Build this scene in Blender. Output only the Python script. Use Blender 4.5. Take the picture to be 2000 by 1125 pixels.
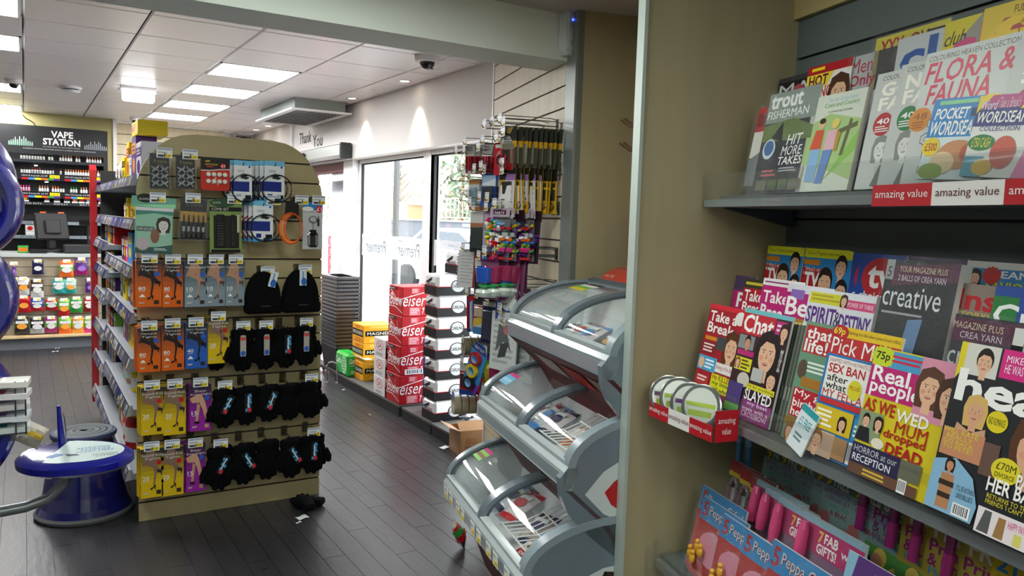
import bpy, math, random
from mathutils import Matrix, Vector
random.seed(7)
scene = bpy.context.scene
for o in list(bpy.data.objects): bpy.data.objects.remove(o)
COL = scene.collection
PI = math.pi

# ---------------------------------------------------------------- camera
FPX, YAW, PITCH, ROLL, CAMZ = 1541.93, math.radians(31.73677), math.radians(4.81972), math.radians(-1.83414), 1.53
CF = Vector((math.sin(YAW)*math.cos(PITCH), math.cos(YAW)*math.cos(PITCH), -math.sin(PITCH)))
_r = Vector((math.cos(YAW), -math.sin(YAW), 0)); _d = CF.cross(_r)
CR = math.cos(ROLL)*_r + math.sin(ROLL)*_d
CD = -math.sin(ROLL)*_r + math.cos(ROLL)*_d
CAM = Vector((0, 0, CAMZ))
cd = bpy.data.cameras.new('camera'); cam = bpy.data.objects.new('camera', cd); COL.objects.link(cam)
cd.sensor_width = 36; cd.lens = 36*FPX/2000; cd.clip_start = .02; cd.clip_end = 300
cam.matrix_world = Matrix(((CR.x, -CD.x, -CF.x, 0), (CR.y, -CD.y, -CF.y, 0), (CR.z, -CD.z, -CF.z, CAMZ), (0, 0, 0, 1)))
scene.camera = cam

# ---------------------------------------------------------------- sky, exposure
world = bpy.data.worlds.new('overcast_sky'); scene.world = world; world.use_nodes = True
bg = world.node_tree.nodes['Background']; bg.inputs[0].default_value = (.93, .97, 1, 1); bg.inputs[1].default_value = 4.6
vs = scene.view_settings; vs.view_transform = 'Standard'; vs.look = 'None'; vs.exposure = 0.9; vs.gamma = 1; vs.use_curve_mapping = False
LAMP = 19.0     # strength of the fluorescent ceiling panels
FRONT_FILL = 11.0  # strength of the unseen panels added to the lower front ceiling
SPOT = 14.0      # watts of each small downlight

# ---------------------------------------------------------------- frames: survey of the room
ALPHA = math.radians(15.0886)
AV = Vector((math.sin(ALPHA), math.cos(ALPHA), 0))        # along the angled wall, away from the camera
NV = Vector((-math.cos(ALPHA), math.sin(ALPHA), 0))       # out of the angled wall, into the room
KB = NV.dot(Vector((2.42, 4.2, 0))) - .38
def ray(x, y): return CR*((x-1000)/FPX) + CD*((y-562.5)/FPX) + CF
def hit(x, y, n, k):
    d = ray(x, y); return CAM + d*((k - n.dot(CAM))/n.dot(d))
def at_z(x, y, z): return hit(x, y, Vector((0, 0, 1)), z)
def at_x(x, y, X): return hit(x, y, Vector((1, 0, 0)), X)
def at_y(x, y, Y): return hit(x, y, Vector((0, 1, 0)), Y)
def on_n(x, y, n):
    p = hit(x, y, NV, n+KB); return AV.dot(p), p.z
def on_s(x, y, s):
    p = hit(x, y, AV, s); return NV.dot(p)-KB, p.z
def on_row(x, y, row):
    n0, z0, l = row; t = math.tan(math.radians(l)); p = hit(x, y, NV+Vector((0, 0, t)), n0+KB+t*z0)
    return AV.dot(p), (p.z-z0)/math.cos(math.radians(l))
def MW(s, n, z, rx=0, ry=0, rz=0):   # frame on the angled wall: +x towards the camera, -y into the room
    p = AV*s + NV*(n+KB)
    return Matrix.Translation((p.x, p.y, z)) @ Matrix.Rotation(-PI/2-ALPHA+rz, 4, 'Z') @ Matrix.Rotation(rx, 4, 'X') @ Matrix.Rotation(ry, 4, 'Y')
def ME(x, y, z, rz=0, rx=0, ry=0):
    return Matrix.Translation((x, y, z)) @ Matrix.Rotation(rz, 4, 'Z') @ Matrix.Rotation(rx, 4, 'X') @ Matrix.Rotation(ry, 4, 'Y')
def MX(x, y, z, rz=0, rx=0): return ME(x, y, z, -PI/2+rz, rx)   # frame on the window wall: -y into the room

# ---------------------------------------------------------------- colours and materials
def lin(c): return c/12.92 if c <= .04045 else ((c+.055)/1.055)**2.4
PAL = dict(K='101012', k='2a2a2c', W='f2f2f0', w='d8d8d4', R='c3121c', r='8c1016', Y='f2d51e', y='d9b400', B='1d4fb0', b='3f8fd8', N='141a4a', G='2f9a3c', g='7cc04a', P='e0358f', p='f09abf', V='5a2a86', v='9a6fc0', O='ec6a1c', o='f0a040', T='2aa7a0', t='9adad2', S='e3b394', s='c98f6c', H='4a2b1a', h='8a5a30', L='d9b06a', D='6e7478', d='a6abae', E='8f8f5c', M='a01f6a', Z='33353a')
def hx(c):
    if not isinstance(c, str): return c
    c = PAL.get(c, c); return tuple(lin(int(c[i:i+2], 16)/255) for i in (0, 2, 4))
MATS = {}
def mat(name, color=None, rough=.5, metal=0, bump=0, bscale=60, coat=0, var=0, vscale=8, emit=0, stretch=None, spec=.5):
    if name in MATS: return MATS[name]
    m = bpy.data.materials.new(name); m.use_nodes = True; nt = m.node_tree; p = nt.nodes['Principled BSDF']
    p.inputs['Roughness'].default_value = rough; p.inputs['Metallic'].default_value = metal; p.inputs['Coat Weight'].default_value = coat
    p.inputs['Specular IOR Level'].default_value = spec
    tc = nt.nodes.new('ShaderNodeTexCoord'); src = tc.outputs['Object']
    if stretch:
        mp = nt.nodes.new('ShaderNodeMapping'); mp.inputs['Scale'].default_value = stretch; nt.links.new(src, mp.inputs[0]); src = mp.outputs[0]
    if color is None:
        a = nt.nodes.new('ShaderNodeAttribute'); a.attribute_name = 'Col'; out = a.outputs['Color']
    else:
        a = nt.nodes.new('ShaderNodeRGB'); a.outputs[0].default_value = (*hx(color), 1); out = a.outputs[0]
    if var:
        nz = nt.nodes.new('ShaderNodeTexNoise'); nz.inputs['Scale'].default_value = vscale; nz.inputs['Detail'].default_value = 6
        nt.links.new(src, nz.inputs['Vector'])
        mr = nt.nodes.new('ShaderNodeMapRange'); mr.inputs[1].default_value = .25; mr.inputs[2].default_value = .75; mr.inputs[3].default_value = 1-var; mr.inputs[4].default_value = 1+var
        nt.links.new(nz.outputs[0], mr.inputs[0])
        mx = nt.nodes.new('ShaderNodeVectorMath'); mx.operation = 'SCALE'; nt.links.new(out, mx.inputs[0]); nt.links.new(mr.outputs[0], mx.inputs['Scale']); out = mx.outputs[0]
    nt.links.new(out, p.inputs['Base Color'])
    if emit:
        nt.links.new(out, p.inputs['Emission Color']); p.inputs['Emission Strength'].default_value = emit
    if bump:
        nb = nt.nodes.new('ShaderNodeTexNoise'); nb.inputs['Scale'].default_value = bscale; nb.inputs['Detail'].default_value = 4
        bp = nt.nodes.new('ShaderNodeBump'); bp.inputs['Strength'].default_value = bump; bp.inputs['Distance'].default_value = .004
        nt.links.new(src, nb.inputs['Vector']); nt.links.new(nb.outputs[0], bp.inputs['Height']); nt.links.new(bp.outputs[0], p.inputs['Normal'])
    MATS[name] = m; return m
def glass(name, tint=(1, 1, 1), refl=.06, haze=0, rough=.03, bump=0, bscale=25):
    m = bpy.data.materials.new(name); m.use_nodes = True; nt = m.node_tree; nt.nodes.clear()
    o = nt.nodes.new('ShaderNodeOutputMaterial'); t = nt.nodes.new('ShaderNodeBsdfTransparent'); t.inputs[0].default_value = (*tint, 1)
    g = nt.nodes.new('ShaderNodeBsdfGlossy'); g.inputs['Roughness'].default_value = rough
    fc = nt.nodes.new('ShaderNodeLayerWeight'); fc.inputs[0].default_value = .5; lw = nt.nodes.new('ShaderNodeMath'); lw.operation = 'POWER'; lw.inputs[1].default_value = 4; nt.links.new(fc.outputs['Facing'], lw.inputs[0])
    ma = nt.nodes.new('ShaderNodeMath'); ma.operation = 'MULTIPLY_ADD'; ma.inputs[1].default_value = .8; ma.inputs[2].default_value = refl
    mx = nt.nodes.new('ShaderNodeMixShader'); nt.links.new(lw.outputs[0], ma.inputs[0]); nt.links.new(ma.outputs[0], mx.inputs[0])
    if bump:
        nb = nt.nodes.new('ShaderNodeTexNoise'); nb.inputs['Scale'].default_value = bscale; bp = nt.nodes.new('ShaderNodeBump'); bp.inputs['Strength'].default_value = bump; bp.inputs['Distance'].default_value = .01
        nt.links.new(nb.outputs[0], bp.inputs['Height']); nt.links.new(bp.outputs[0], g.inputs['Normal'])
    base = t.outputs[0]
    if haze:
        df = nt.nodes.new('ShaderNodeBsdfDiffuse'); df.inputs[0].default_value = (.8, .82, .84, 1); m2 = nt.nodes.new('ShaderNodeMixShader'); m2.inputs[0].default_value = haze
        nt.links.new(base, m2.inputs[1]); nt.links.new(df.outputs[0], m2.inputs[2]); base = m2.outputs[0]
    nt.links.new(base, mx.inputs[1]); nt.links.new(g.outputs[0], mx.inputs[2]); nt.links.new(mx.outputs[0], o.inputs[0]); MATS[name] = m; return m
CARD = mat('printed_card', None, .45, spec=.3)
PRINT = mat('glossy_print', None, .36, spec=.25)
PLAS = mat('glossy_plastic', None, .22, coat=.3)
MATTE = mat('matte_plastic', None, .6)
FAB = mat('knit_fabric', None, .95, bump=.5, bscale=350, spec=.1)
FOIL = mat('foil_bag', None, .22, bump=.8, bscale=38, coat=.4)
METAL = mat('bright_metal', None, .28, metal=1)
PAPER = mat('plain_paper', None, .8)
LAM = mat('maple_laminate', None, .45, var=.10, vscale=3, stretch=(6, 6, .6))
LAMP_M = mat('lamp_diffuser', 'ffffff', .5, emit=LAMP)
FILL_F = mat('added_front_fill', 'f6fff6', .5, emit=FRONT_FILL)
GLASS = glass('window_glass', (.97, .985, .98), .03)
ACRYL = glass('clear_acrylic', (.96, .97, .97), .04, haze=.015)
FILM = glass('clear_film', (.98, .98, .99), .06, haze=.015, rough=.12, bump=.7, bscale=45)
FRZGL = glass('freezer_glass', (.98, .99, .99), .05, haze=.01)
FROST = glass('frosted_film', (.9, .92, .95), .02, haze=.55, rough=.4)

# ---------------------------------------------------------------- mesh builder
TXT = {}
def glyphs(s, bold=0, shear=0):
    if 'M' in s: bold = 0
    k = (s, bold, shear)
    if k not in TXT:
        c = bpy.data.curves.new('t', 'FONT'); c.body = s; c.size = 1; c.offset = bold; c.shear = shear; c.resolution_u = 2; c.space_character = 1
        o = bpy.data.objects.new('t', c); me = o.to_mesh()
        v = [(p.co.x, p.co.y) for p in me.vertices]; f = [tuple(p.vertices) for p in me.polygons]
        bpy.data.objects.remove(o); bpy.data.curves.remove(c)
        xs = [p[0] for p in v] or [0, 1]; ys = [p[1] for p in v] or [0, 1]; x0, x1, y0, y1 = min(xs), max(xs), min(ys), max(ys)
        v = [((p[0]-x0)/max(x1-x0, 1e-6), (p[1]-y0)/max(y1-y0, 1e-6)) for p in v]; TXT[k] = (v, f, (x1-x0)/max(y1-y0, 1e-6))
    return TXT[k]
class MB:
    def __init__(s): s.v = []; s.f = []; s.c = []; s.M = None
    def add(s, vs, fs, col):
        n = len(s.v)
        if s.M is not None: vs = [tuple(s.M @ Vector(p)) for p in vs]
        s.v += [tuple(p) for p in vs]; c = hx(col)
        for f in fs: s.f.append(tuple(i+n for i in f)); s.c.append(c)
        return s
    def poly(s, pts, col): return s.add(pts, [tuple(range(len(pts)))], col)
    def box(s, x0, x1, y0, y1, z0, z1, col, front=None, top=None):
        v = [(x, y, z) for z in (z0, z1) for y in (y0, y1) for x in (x0, x1)]
        s.add(v, [(0, 2, 3, 1)], col); s.add(v, [(4, 5, 7, 6)], top or col); s.add(v, [(0, 1, 5, 4)], front or col)
        return s.add(v, [(1, 3, 7, 5), (3, 2, 6, 7), (2, 0, 4, 6)], col)
    def cbox(s, x0, x1, y0, y1, z0, z1, b, col):     # box with chamfered edges
        b = min(b, (x1-x0)*.49, (y1-y0)*.49, (z1-z0)*.49); v = []; ix = {}
        for i, x in enumerate((x0, x1)):
            for j, y in enumerate((y0, y1)):
                for k, z in enumerate((z0, z1)):
                    dx, dy, dz = (b if i == 0 else -b), (b if j == 0 else -b), (b if k == 0 else -b)
                    for a, p in enumerate(((x, y+dy, z+dz), (x+dx, y, z+dz), (x+dx, y+dy, z))): ix[i, j, k, a] = len(v); v.append(p)
        f = []
        for i in (0, 1):
            q = [ix[i, 0, 0, 0], ix[i, 1, 0, 0], ix[i, 1, 1, 0], ix[i, 0, 1, 0]]; f.append(q if i else q[::-1])
            q = [ix[0, i, 0, 1], ix[1, i, 0, 1], ix[1, i, 1, 1], ix[0, i, 1, 1]]; f.append(q[::-1] if i else q)
            q = [ix[0, 0, i, 2], ix[1, 0, i, 2], ix[1, 1, i, 2], ix[0, 1, i, 2]]; f.append(q if i else q[::-1])
        for a in (0, 1):
            for c in (0, 1):
                f.append([ix[a, c, 0, 0], ix[a, c, 1, 0], ix[a, c, 1, 1], ix[a, c, 0, 1]]); f.append([ix[a, 0, c, 0], ix[a, 1, c, 0], ix[a, 1, c, 2], ix[a, 0, c, 2]]); f.append([ix[0, a, c, 1], ix[1, a, c, 1], ix[1, a, c, 2], ix[0, a, c, 2]])
        for i in (0, 1):
            for j in (0, 1):
                for k in (0, 1): f.append([ix[i, j, k, 0], ix[i, j, k, 1], ix[i, j, k, 2]])
        return s.add(v, [tuple(q) for q in f], col)
    def prism(s, pts, y0, y1, col, side=None):         # outline in x,z extruded along y; y0 is the front
        n = len(pts); v = [(p[0], y0, p[1]) for p in pts]+[(p[0], y1, p[1]) for p in pts]
        s.add(v, [tuple(range(n)), tuple(range(2*n-1, n-1, -1))], col)
        return s.add(v, [(i, (i+1) % n, (i+1) % n+n, i+n)[::-1] for i in range(n)], side or col)
    def prof(s, pts, x0, x1, col, closed=True, caps=True):          # outline in y,z extruded along x
        n = len(pts); v = [(x0, p[0], p[1]) for p in pts]+[(x1, p[0], p[1]) for p in pts]; m = n if closed else n-1
        s.add(v, [(i, (i+1) % n, (i+1) % n+n, i+n) for i in range(m)], col)
        if caps and closed: s.add(v, [tuple(range(n))[::-1], tuple(range(n, 2*n))], col)
        return s
    def tube(s, pts, r, col, seg=6, closed=False):
        pts = [Vector(p) for p in pts]; n = len(pts); v = []; f = []
        for i, p in enumerate(pts):
            a = pts[(i-1) % n] if closed or i else p; b = pts[(i+1) % n] if closed or i < n-1 else p
            d = (b-a).normalized() if (b-a).length > 1e-9 else Vector((0, 0, 1)); u = d.orthogonal() if abs(d.z) > .9 else d.cross(Vector((0, 0, 1))); u.normalize(); w = d.cross(u)
            if abs(d.z) > .9: u = Vector((1, 0, 0)); u = (u-d*u.dot(d)).normalized(); w = d.cross(u)
            rr = r[i] if isinstance(r, (list, tuple)) else r
            for k in range(seg): t = 2*PI*k/seg; v.append(p+u*(math.cos(t)*rr)+w*(math.sin(t)*rr))
        for i in range(n if closed else n-1):
            for k in range(seg): j = (i+1) % n; f.append((i*seg+k, i*seg+(k+1) % seg, j*seg+(k+1) % seg, j*seg+k))
        if not closed: f += [tuple(range(seg))[::-1], tuple(range((n-1)*seg, n*seg))]
        return s.add(v, f, col)
    def lathe(s, prof, seg, col, cx=0, cy=0, cols=None, sx=1, sy=1):
        v = [(cx+r*sx*math.cos(2*PI*k/seg), cy+r*sy*math.sin(2*PI*k/seg), z) for r, z in prof for k in range(seg)]; m = len(prof)
        for i in range(m-1):
            s.add(v, [(i*seg+k, i*seg+(k+1) % seg, (i+1)*seg+(k+1) % seg, (i+1)*seg+k) for k in range(seg)], cols[i] if cols else col)
        return s.add(v, [tuple(range(seg))[::-1], tuple(range((m-1)*seg, m*seg))], cols[-1] if cols else col)
    def disc(s, cx, cz, rx, rz, y, col, n=16, a0=0, a1=2*PI): return s.poly([(cx+rx*math.cos(a0+(a1-a0)*k/(n if a1-a0 > 6.2 else n-1)), y, cz+rz*math.sin(a0+(a1-a0)*k/(n if a1-a0 > 6.2 else n-1))) for k in range(n)], col)
    def rect(s, x0, z0, x1, z1, y, col): return s.poly([(x0, y, z0), (x1, y, z0), (x1, y, z1), (x0, y, z1)], col)
    def text(s, t, x0, z0, x1, z1, y, col, bold=.02, shear=0, keep=False):
        v, f, asp = glyphs(t, bold, shear)
        if keep:
            w = min(x1-x0, asp*(z1-z0)); c = (x0+x1)/2; x0, x1 = c-w/2, c+w/2
        return s.add([(x0+a*(x1-x0), y, z0+b*(z1-z0)) for a, b in v], f, col)
    def blob(s, cx, cy, cz, rx, ry, rz, col, seg=10, rings=6, jit=0, pw=1):
        v = [(cx, cy, cz-rz)]; f = []
        for i in range(1, rings):
            a = -PI/2+PI*i/rings
            for k in range(seg):
                t = 2*PI*k/seg; j = 1+random.uniform(-jit, jit); ca, sa = math.cos(t), math.sin(t)
                if pw != 1: ca = math.copysign(abs(ca)**pw, ca); sa = math.copysign(abs(sa)**pw, sa)
                v.append((cx+rx*math.cos(a)**pw*ca*j, cy+ry*math.cos(a)**pw*sa*j, cz+rz*math.copysign(abs(math.sin(a))**pw, math.sin(a))*j))
        v.append((cx, cy, cz+rz)); n = len(v)-1
        for k in range(seg): f += [(0, 1+(k+1) % seg, 1+k), (n, n-seg+k, n-seg+(k+1) % seg)]
        for i in range(rings-2):
            for k in range(seg): a = 1+i*seg; f.append((a+k, a+(k+1) % seg, a+seg+(k+1) % seg, a+seg+k))
        return s.add(v, f, col)
    def surf(s, fn, nu, nv, col):
        v = [fn(i/nu, j/nv) for i in range(nu+1) for j in range(nv+1)]
        return s.add(v, [(i*(nv+1)+j, (i+1)*(nv+1)+j, (i+1)*(nv+1)+j+1, i*(nv+1)+j+1) for i in range(nu) for j in range(nv)], col)
    def mesh(s, name, material, smooth=False):
        me = bpy.data.meshes.new(name); me.from_pydata(s.v, [], s.f)
        ca = me.color_attributes.new('Col', 'FLOAT_COLOR', 'CORNER'); buf = []
        for f, c in zip(s.f, s.c): buf += [c[0], c[1], c[2], 1.0]*len(f)
        ca.data.foreach_set('color', buf)
        if smooth:
            me.polygons.foreach_set('use_smooth', [True]*len(me.polygons)); me.set_sharp_from_angle(angle=.7)
        me.materials.append(material); return me
    def build(s, name, material, parent=None, M=None, smooth=False): return link(name, s.mesh(name, material, smooth), parent, M)
def link(name, data, parent=None, M=None):
    o = bpy.data.objects.new(name, data); COL.objects.link(o)
    if parent is not None: o.parent = parent
    if M is not None: o.matrix_local = M
    return o
def tag(o, label, cat, group=None):
    o['label'] = label; o['category'] = cat
    if group: o['group'] = group
    return o
def thing(name, label, cat, M=None, group=None): return tag(link(name, None, None, M), label, cat, group)
def struct(o): o['kind'] = 'structure'; return o
def clone(root, M, label=None, group=None):
    r = root.copy(); COL.objects.link(r); r.matrix_local = M
    if label: r['label'] = label
    if group: r['group'] = group
    for ch in list(root.children):
        c = ch.copy(); COL.objects.link(c); c.parent = r; c.matrix_local = ch.matrix_local.copy()
        for g in list(ch.children):
            d = g.copy(); COL.objects.link(d); d.parent = c; d.matrix_local = g.matrix_local.copy()
    return r
ORD = ['first', 'second', 'third', 'fourth', 'fifth', 'sixth', 'seventh', 'eighth', 'ninth', 'tenth', 'eleventh', 'twelfth', 'thirteenth', 'fourteenth', 'fifteenth', 'sixteenth', 'seventeenth', 'eighteenth', 'nineteenth', 'twentieth', 'twenty-first', 'twenty-second', 'twenty-third', 'twenty-fourth', 'twenty-fifth', 'twenty-sixth', 'twenty-seventh', 'twenty-eighth']
def arc(cx, cz, rx, rz, a0, a1, n): return [(cx+rx*math.cos(a0+(a1-a0)*i/(n-1)), cz+rz*math.sin(a0+(a1-a0)*i/(n-1))) for i in range(n)]
# ================================================================ the setting
ZC, ZF, ZB = 2.6, 2.45, 2.25          # main ceiling, front ceiling, underside of the beam
XW = 2.69                             # white bulkhead over the windows
# ---- floor: slab with dark planks laid along y
FLOORM = mat('dark_wood_vinyl', None, .34, bump=.25, bscale=14, var=.22, vscale=5, stretch=(3, .8, 1))
mb = MB(); mb.box(-4.5, 4.2, -3, 12, -.12, -.004, '1c1b1a'); floor = struct(mb.build('floor', mat('floor_joint', None, .6)))
PW, PLEN = .1025, .96
for i in range(34):
    x0 = -.94+i*PW
    if x0+PW > 2.7: break
    off = (i*.37 % 1)*PLEN; y = 2.75-off
    while y < 10.0:
        ya, yb = max(y, 2.55), min(y+PLEN, 10.4); y += PLEN
        if yb-ya < .1 or (x0 > 1.7 and yb < 2.9) or (x0 < .3 and yb < 3.2): continue
        g = random.uniform(.9, 1.12); c = tuple(v*g for v in hx('343235'))
        m = MB(); m.box(x0+.0012, x0+PW-.0012, ya+.0012, yb-.0012, -.004, 0, c); m.build('plank', FLOORM, floor)
m = MB()
for (a, b, c, d) in ((-4.4, 4.1, -2.9, 2.54), (-4.4, -.945, 2.55, 11.5), (2.66, 2.86, 2.55, 11.5), (-.945, 2.66, 10.41, 11.5)): m.box(a, b, c, d, -.004, -.0005, '343235')
o = m.build('plank_field', FLOORM, floor); o['kind'] = 'stuff'
# ---- main ceiling of metal pan tiles
m = MB(); m.box(-4.5, 2.75, 3.2, 12, ZC+.02, ZC+.1, '4a4a4c'); ceil = struct(m.build('ceiling', MATTE))
TILE = mat('white_ceiling_tile', 'e9e2e5', .33, bump=.05, bscale=40)
def tile(x0, x1, y0, y1):
    t = MB(); g = .004; b = .006
    v = [(x0+g, y0+g, ZC+.012), (x1-g, y0+g, ZC+.012), (x1-g, y1-g, ZC+.012), (x0+g, y1-g, ZC+.012), (x0+g+b, y0+g+b, ZC), (x1-g-b, y0+g+b, ZC), (x1-g-b, y1-g-b, ZC), (x0+g+b, y1-g-b, ZC)]
    t.add(v, [(4, 7, 6, 5), (0, 4, 5, 1), (1, 5, 6, 2), (2, 6, 7, 3), (3, 7, 4, 0)], 'W'); t.build('ceiling_tile', TILE, ceil)
def light_panel(x0, x1, y0, y1, z, label, lm=None):
    t = thing('ceiling_light', label, 'light', ME((x0+x1)/2, (y0+y1)/2, z), 'flush ceiling light panels'); w, d = (x1-x0)/2, (y1-y0)/2
    f = MB()
    for a, b, c, e in ((-w, w, -d, -d+.016), (-w, w, d-.016, d), (-w, -w+.016, -d, d), (w-.016, w, -d, d)): f.box(a, b, c, e, -.004, .012, 'W')
    f.build('frame', MATTE, t); q = MB(); q.box(-w+.016, w-.016, -d+.016, d-.016, 0, .01, 'W'); q.build('diffuser', lm or LAMP_M, t)
GXX = [-3.0+.01+.6*k for k in range(0, 10)]   # -2.99 ... 2.41
PANELS = {}
for j, nm in ((5, 'nearest of the right-hand row of square ceiling light panels'), (7, 'second nearest of the right-hand row of square ceiling light panels'), (9, 'third nearest of the right-hand row of square ceiling light panels'), (11, 'farthest of the right-hand row of square ceiling light panels')): PANELS[(7, j)] = nm
for j, nm in ((3, 'nearest light panel at the top left corner of the picture'), (5, 'second light panel from the top along the left picture edge'), (9, 'light panel at the left picture edge above the dome camera'), (12, 'farthest left light panel above the black vape display')): PANELS[(4, j)] = nm

GY = [3.2]+[3.674, 4.262]+[4.85+.588*k for k in range(0, 12)]
GXX.append(XW)
for i in range(len(GXX)-1):
    for j in range(len(GY)-1):
        x0, x1, y0, y1 = GXX[i], GXX[i+1], GY[j], GY[j+1]
        if y0 > 11.0: continue
        y1 = min(y1, 11.15)
        if (i, j) in PANELS: light_panel(x0+.008, x1-.008, y0+.008, y1-.008, ZC, PANELS[(i, j)])
        else: tile(x0, x1, y0, y1)
# ---- beam and lower ceiling at the front of the shop
BEAMM = mat('painted_beam', 'e9f0e8', .75)
m = MB(); m.box(-4.4, 2.28, 2.95, 3.2, ZB, ZC+.1, 'W'); struct(m.build('trim_1', BEAMM))
mb = MB(); mb.box(-4.5, 3.2, -3, 2.95, ZF, ZF+.1, 'W'); struct(mb.build('ceiling_front', mat('front_ceiling_paint', 'b9b4ad', .8)))
# ---- outer walls
WHITE = mat('white_wall_paint', 'ded9d6', .7)
OLIVE = mat('olive_wall_paint', 'a39a68', .8)
m = MB(); m.box(-4.5, .93, 10.72, 10.9, 0, ZC, 'W'); struct(m.build('wall_back_left', OLIVE))
m = MB(); m.box(-4.5, -4.4, -3, 11, 0, ZC, 'W'); struct(m.build('wall_left', WHITE))
m = MB(); m.box(-4.5, 3, -3, -2.9, 0, ZC, 'W'); struct(m.build('wall_rear', WHITE))
def slat_wall(name, M, x0, x1, z0, z1, col, mtl, pitch=.1, first=0, parent=None, groove='221c16', depth=.018):
    b = MB(); b.box(x0, x1, .012, .012+depth, z0, z1, groove); w = b.build(name, MATTE, parent, M)
    if parent is None: struct(w)
    zs = []; z = first
    while z < z1: zs.append(z); z += pitch
    for z in zs:
        a, c = max(z+.004, z0), min(z+pitch-.004, z1)
        if c-a < .01: continue
        s = MB(); s.prof([(0, a), (0, c), (.012, c), (.012, a)][::-1], x0, x1, col); s.build('slat', mtl, w)
    return w
# slatted back wall right of the vape display (seen over the shelving)
m = MB(); m.box(.93, 3, 11.17, 11.3, 0, ZC, 'W'); struct(m.build('wall_back', WHITE))
slat_wall('wall_back_slats', ME(0, 11.15, 0), .95, 2.3, 1.2, ZC, 'e2d5b2', LAM, .128, 1.06)
m = MB(); m.box(.92, .96, 10.7, 11.15, 0, ZC, 'd8d2c8'); struct(m.build('trim_2', WHITE))
m = MB(); m.box(2.40, 2.44, 11.05, 11.13, 1.6, ZC, 'W'); m.box(2.40, 2.69, 11.1, 11.14, 1.6, 2.42, 'e8e2da'); struct(m.build('trim_3', WHITE))
# ---- window wall: bulkhead, frames, panes
m = MB(); m.box(XW, 3.0, 4.1, 11.2, 2.085, ZC+.02, 'W'); wall_w = struct(m.build('wall_window', WHITE))
m = MB(); m.box(2.8, 3.0, 9.35, 11.2, 0, 2.085, 'W'); struct(m.build('wall_window_far', WHITE))
XG = 2.86
def window(n, y0, y1, z0, z1, divs):
    w = MB()
    for a, b, c, d in ((y0, y1, z1-.05, z1), (y0, y1, z0, z0+.06), (y0, y0+.05, z0, z1), (y1-.05, y1, z0, z1)): w.box(XG-.035, XG+.035, a, b, c, d, 'W')
    o = struct(w.build('window_%d' % n, mat('white_upvc', 'eeeef0', .3)))
    g = MB()
    for a, b, c, d in ((y0+.05, y1-.05, z1-.062, z1-.05), (y0+.05, y1-.05, z0+.06, z0+.07), (y0+.05, y0+.062, z0+.07, z1-.062), (y1-.062, y1-.05, z0+.07, z1-.062)): g.box(XG-.012, XG+.012, a, b, c, d, '101012')
    g.build('gasket', MATTE, o); p = MB(); p.box(XG-.003, XG+.003, y0+.06, y1-.06, z0+.068, z1-.06, 'W'); p.build('pane', GLASS, o); return o
w1 = window(1, 5.95, 7.55, .1, 2.10, 0); w2 = window(2, 3.9, 5.93, .1, 2.10, 0)
w3 = window(3, 9.0, 9.36, .1, 2.08, 0)
UPVC = MATS['white_upvc']
m = MB(); m.box(XG-.05, XG+.05, 5.88, 5.99, .02, 2.1, 'W'); m.box(XG-.1, XG+.05, 7.52, 7.78, 0, 2.1, 'W'); struct(m.build('trim_4', UPVC))
m = MB(); m.box(XG-.04, XG+.1, 4.1, 7.6, 0, .12, 'W'); struct(m.build('trim_5', UPVC))
m = MB(); m.box(2.69, 2.75, 4.66, 4.72, 2.0, 2.085, 'W'); m.box(2.66, 2.70, 9.28, 9.33, 2.0, 2.6, 'W'); struct(m.build('trim_6', UPVC))
# sliding door: frame and the leaf standing open
m = MB()
for a, b, c, d in ((7.78, 7.83, .02, 1.96), (8.95, 9.0, .02, 1.96), (7.78, 9.0, 1.9, 1.96), (7.78, 9.0, 2.02, 2.1)): m.box(XG-.04, XG+.03, a, b, c, d, 'W')
d1 = struct(m.build('door_1', UPVC)); m = MB(); m.box(XG-.003, XG+.003, 7.83, 8.95, 1.96, 2.02, 'W'); m.build('pane', GLASS, d1)
m = MB(); m.box(XG-.06, XG+.02, 7.78, 9.0, 1.985, 2.075, '8a5f63'); m.build('door_track', MATTE, d1)
# frosted strips with the mirrored shop name, on the panes
def strip(win, y0, y1, z0, z1, words):
    o = MB(); o.box(XG-.0065, XG-.0045, y0, y1, z0, z1, 'W'); b = o.build('frosted_strip', FROST, win); t = MB()
    for (ya, yb, za, zb) in words:
        v, f, _ = glyphs('Premier', .0, .15); t.add([(XG-.008, ya+(yb-ya)*a, za+(zb-za)*c) for a, c in v], f, '8f9499')
        t.poly([(XG-.008, ya+(yb-ya)*.55, zb+.004), (XG-.008, ya+(yb-ya)*.95, zb+.02), (XG-.008, yb, zb+.024), (XG-.008, ya+(yb-ya)*.95, zb+.012)], '8f9499')
    t.build('lettering', PAPER, b)
strip(w1, 6.02, 7.48, 1.15, 1.36, ((6.12, 6.58, 1.19, 1.31), (6.86, 7.36, 1.19, 1.31)))
strip(w2, 4.0, 5.85, 1.15, 1.36, ((5.15, 5.6, 1.19, 1.31),))
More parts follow.
